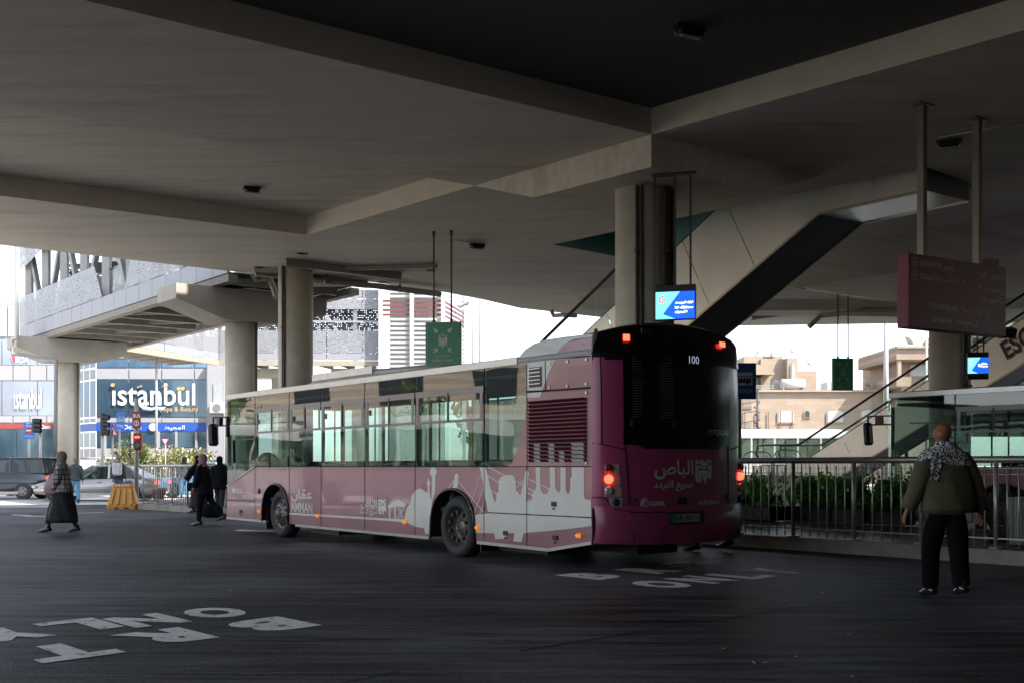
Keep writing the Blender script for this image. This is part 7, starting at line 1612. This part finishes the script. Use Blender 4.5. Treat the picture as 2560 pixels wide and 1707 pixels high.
mx = N.new('ShaderNodeMixRGB'); mx.inputs[1].default_value = (.34, .33, .31, 1); mx.inputs[2].default_value = (.03, .03, .035, 1); L.new(prev, mx.inputs[0]); L.new(mx.outputs[0], b.inputs['Base Color'])
skirt(t, J, M('dark_skirt', (.010, .014, .018), .85), .95, .20, (.18, .16), (.20, .34), .03)
coat(t, J, chk, .84, (.205, .20, .23), (.15, .16, .20), (.075, .07, .055), 'shawl', shoulder=1.0, fold=.008)
hijab(t, J, hj); shoes(t, J, shoe_b); legs_cloth(t, J, M('sheer_stocking', (.05, .045, .045), .6), (.095, .066, .046), .1, 'stockings')
MB().cbox(J['wrR']*J['k']+V(-.03, .0, .08), .015, .07, .14, rx=R(-15)).build('phone', black, t)
bg_ = thing('handbag', 'pale pink and brown shoulder bag carried by the woman in the checked shawl', 'bag', (GX(136, Yw), Yw-.15, .75))
MB().rings([(0, 0, 0, .05, .03), (0, 0, .03, .15, .06), (0, 0, .22, .14, .05), (.02, 0, .36, .08, .03), (.03, 0, .40, .02, .01)], n=18).build('bag_body', M('pink_leather', (.38, .24, .22), .5), bg_); MB().tube([(-.06, 0, .3), (.04, .03, .6), (.10, 0, .35)], .012, 6).build('strap', M('brown_strap', (.1, .03, .03)), bg_)
# --- person in plaid shirt and jeans behind her ---
Y_ = 40.0; t, J = person('person in grey cap, dark plaid shirt and light blue jeans behind the woman', (GX(188, Y_), Y_, 0), R(30), 1.62, legs=((.15, .02), (-.1, 0)))
legs_cloth(t, J, M('light_jeans', (.10, .28, .45), .8)); coat(t, J, M('dark_plaid', (.06, .075, .085), .85, var=.6, scale=9), .85, name='shirt'); hair(t, J, M('grey_cap', (.16, .14, .15), .8), name='cap'); shoes(t, J, shoe_b)
# --- person with backpack ---
Y_ = 41.5; t, J = person('person with a white backpack and dark hooded coat behind the barrier', (GX(296, Y_), Y_, 0), R(-15), 1.72, legs=((.12, .02), (-.1, 0)))
legs_cloth(t, J, M('blue_jeans', (.04, .08, .14), .8)); coat(t, J, M('navy_jacket', (.03, .035, .05), .8), .85, (.23, .22, .23), name='jacket'); hair(t, J, M('light_brown_hair', (.22, .15, .10), .8)); shoes(t, J, shoe_b)
t = thing('backpack', 'white backpack on the back of the person behind the barrier', 'backpack', (GX(293, Y_-.25), Y_-.25, .98)); MB().cbox((0, 0, .24), .34, .17, .46, bev=.05).build('bag_body', M('backpack_white', (.5, .5, .52), .6), t); MB().cbox((0, -.1, .15), .24, .05, .2, bev=.02).build('front_pocket', M('backpack_white', (.5, .5, .52)), t)
# --- far pedestrians ---
Y_ = 50.0; t, J = person('person in a dark jacket and cap standing behind the charcoal suv', (GX(30, Y_), Y_, .0), R(170), 1.82, legs=((.03, 0), (0, 0)))
coat(t, J, M('navy_jacket', (.03, .035, .05)), .85, (.24, .23, .23), name='jacket'); hair(t, J, black, name='cap'); legs_cloth(t, J, cloth_k); shoes(t, J, shoe_b)
Y_ = 46.0; t, J = person('distant woman in black headscarf and blue jeans left of the pink scarf', (GX(461, Y_), Y_, 0), R(25), 1.72, legs=((.2, .03), (-.18, 0)))
coat(t, J, M('dark_checked', (.03, .035, .045), .85, var=.5, scale=10), .85, name='coat'); hijab(t, J, cloth_k); legs_cloth(t, J, M('light_jeans', (.10, .28, .45))); shoes(t, J, shoe_b)
# --- women walking left by the bus front ---
Y_ = 24.8; t, J = person('woman in dusty pink headscarf and long black coat striding left', (GX(512, Y_), Y_, 0), R(80), 1.585, legs=((.10, .02), (-.42, .06)), arms={'L': ((-.03, .04, -.27), (.02, .10, -.22)), 'R': ((.04, -.02, -.28), (0, .08, -.24))}, lean=.05, lift=(0, .13))
legs_cloth(t, J, cloth_k, (.12, .08, .062), .09); coat(t, J, cloth_k, .70, (.21, .20, .25), (.15, .16, .20), (.075, .07, .06)); hijab(t, J, M('pink_scarf', (.30, .16, .16), .85, var=.1)); shoes(t, J, shoe_b, heel=.03)
t = thing('travel_bag', 'black soft travel bag held low beside the woman in the pink headscarf', 'bag', (GX(524, 24.9), 25.1, .16)); MB().rings([(0, 0, 0, .12, .08), (0, 0, .03, .24, .13), (0, 0, .2, .25, .13), (0, 0, .3, .16, .09), (0, 0, .32, .05, .03)], n=22).build('bag_body', cloth_k, t); MB().tube([(-.12, 0, .3), (-.06, 0, .5), (.06, 0, .5), (.12, 0, .3)], .012, 6).build('handle', black, t)
Y_ = 31.5; t, J = person('woman in black abaya half hidden behind the pink headscarf', (GX(496, Y_), Y_, 0), R(70), 1.62, legs=((.12, .02), (-.1, 0)), arms={'L': ((-.22, .0, -.22), (-.08, .08, -.20))})
skirt(t, J, M('abaya', (.03, .022, .035), .9), .95, .16, (.18, .16), (.26, .28)); coat(t, J, cloth_k, .8, sleeve=(.085, .09, .085)); hijab(t, J, cloth_k); shoes(t, J, shoe_b)
t = thing('handbag', 'small black handbag hanging from the arm of the abaya woman', 'bag', (GX(478, 31), 31, .62)); MB().cbox((0, 0, .13), .24, .1, .24, bev=.03).build('bag_body', cloth_k, t); MB().tube([(-.08, 0, .24), (0, 0, .42), (.08, 0, .24)], .01, 6).build('strap', black, t)
Y_ = 31.2; t, J = person('person in dark hooded coat walking away beside the bus front', (GX(549, Y_), Y_, 0), R(-5), 1.60, legs=((.18, .02), (-.14, 0)), lift=(0, .05))
legs_cloth(t, J, M('dark_jeans', (.02, .025, .035), .8)); coat(t, J, cloth_k, .72, (.22, .22, .24)); hijab(t, J, cloth_k); shoes(t, J, M('grey_sneaker', (.3, .3, .3), .6))
# --- pedestrian behind the bus rear (only feet seen) ---
Y_ = 17.3; t, J = person('person in dark clothes hidden behind the bus, only shoes showing', (GX(1775, Y_), Y_, 0), R(80), 1.72, legs=((.22, .02), (-.28, .03)), lift=(0, .06))
legs_cloth(t, J, cloth_k); coat(t, J, cloth_k, .85); hair(t, J, cloth_k); shoes(t, J, shoe_b)
# --- passengers in the bus ---
def passenger(label, t_, yb, hairm, clothm, h=1.6, dz=-.1):
    P_ = BO+BH*t_+BR*yb; tt, J = person(label, (P_.x, P_.y, .40+dz), BANG-R(90), h, legs=((.0, .0), (.0, .0)), group='bus passengers')
    coat(tt, J, clothm, .75); hair(tt, J, hairm); legs_cloth(tt, J, cloth_k); shoes(tt, J, shoe_b)
passenger('passenger silhouette in the rearmost side window of the bus', -1.72, .55, cloth_k, cloth_k, 1.5, -.02)
passenger('passenger silhouette in the second window behind the bus driver', 6.55, .65, cloth_k, cloth_k, 1.35, -.05)
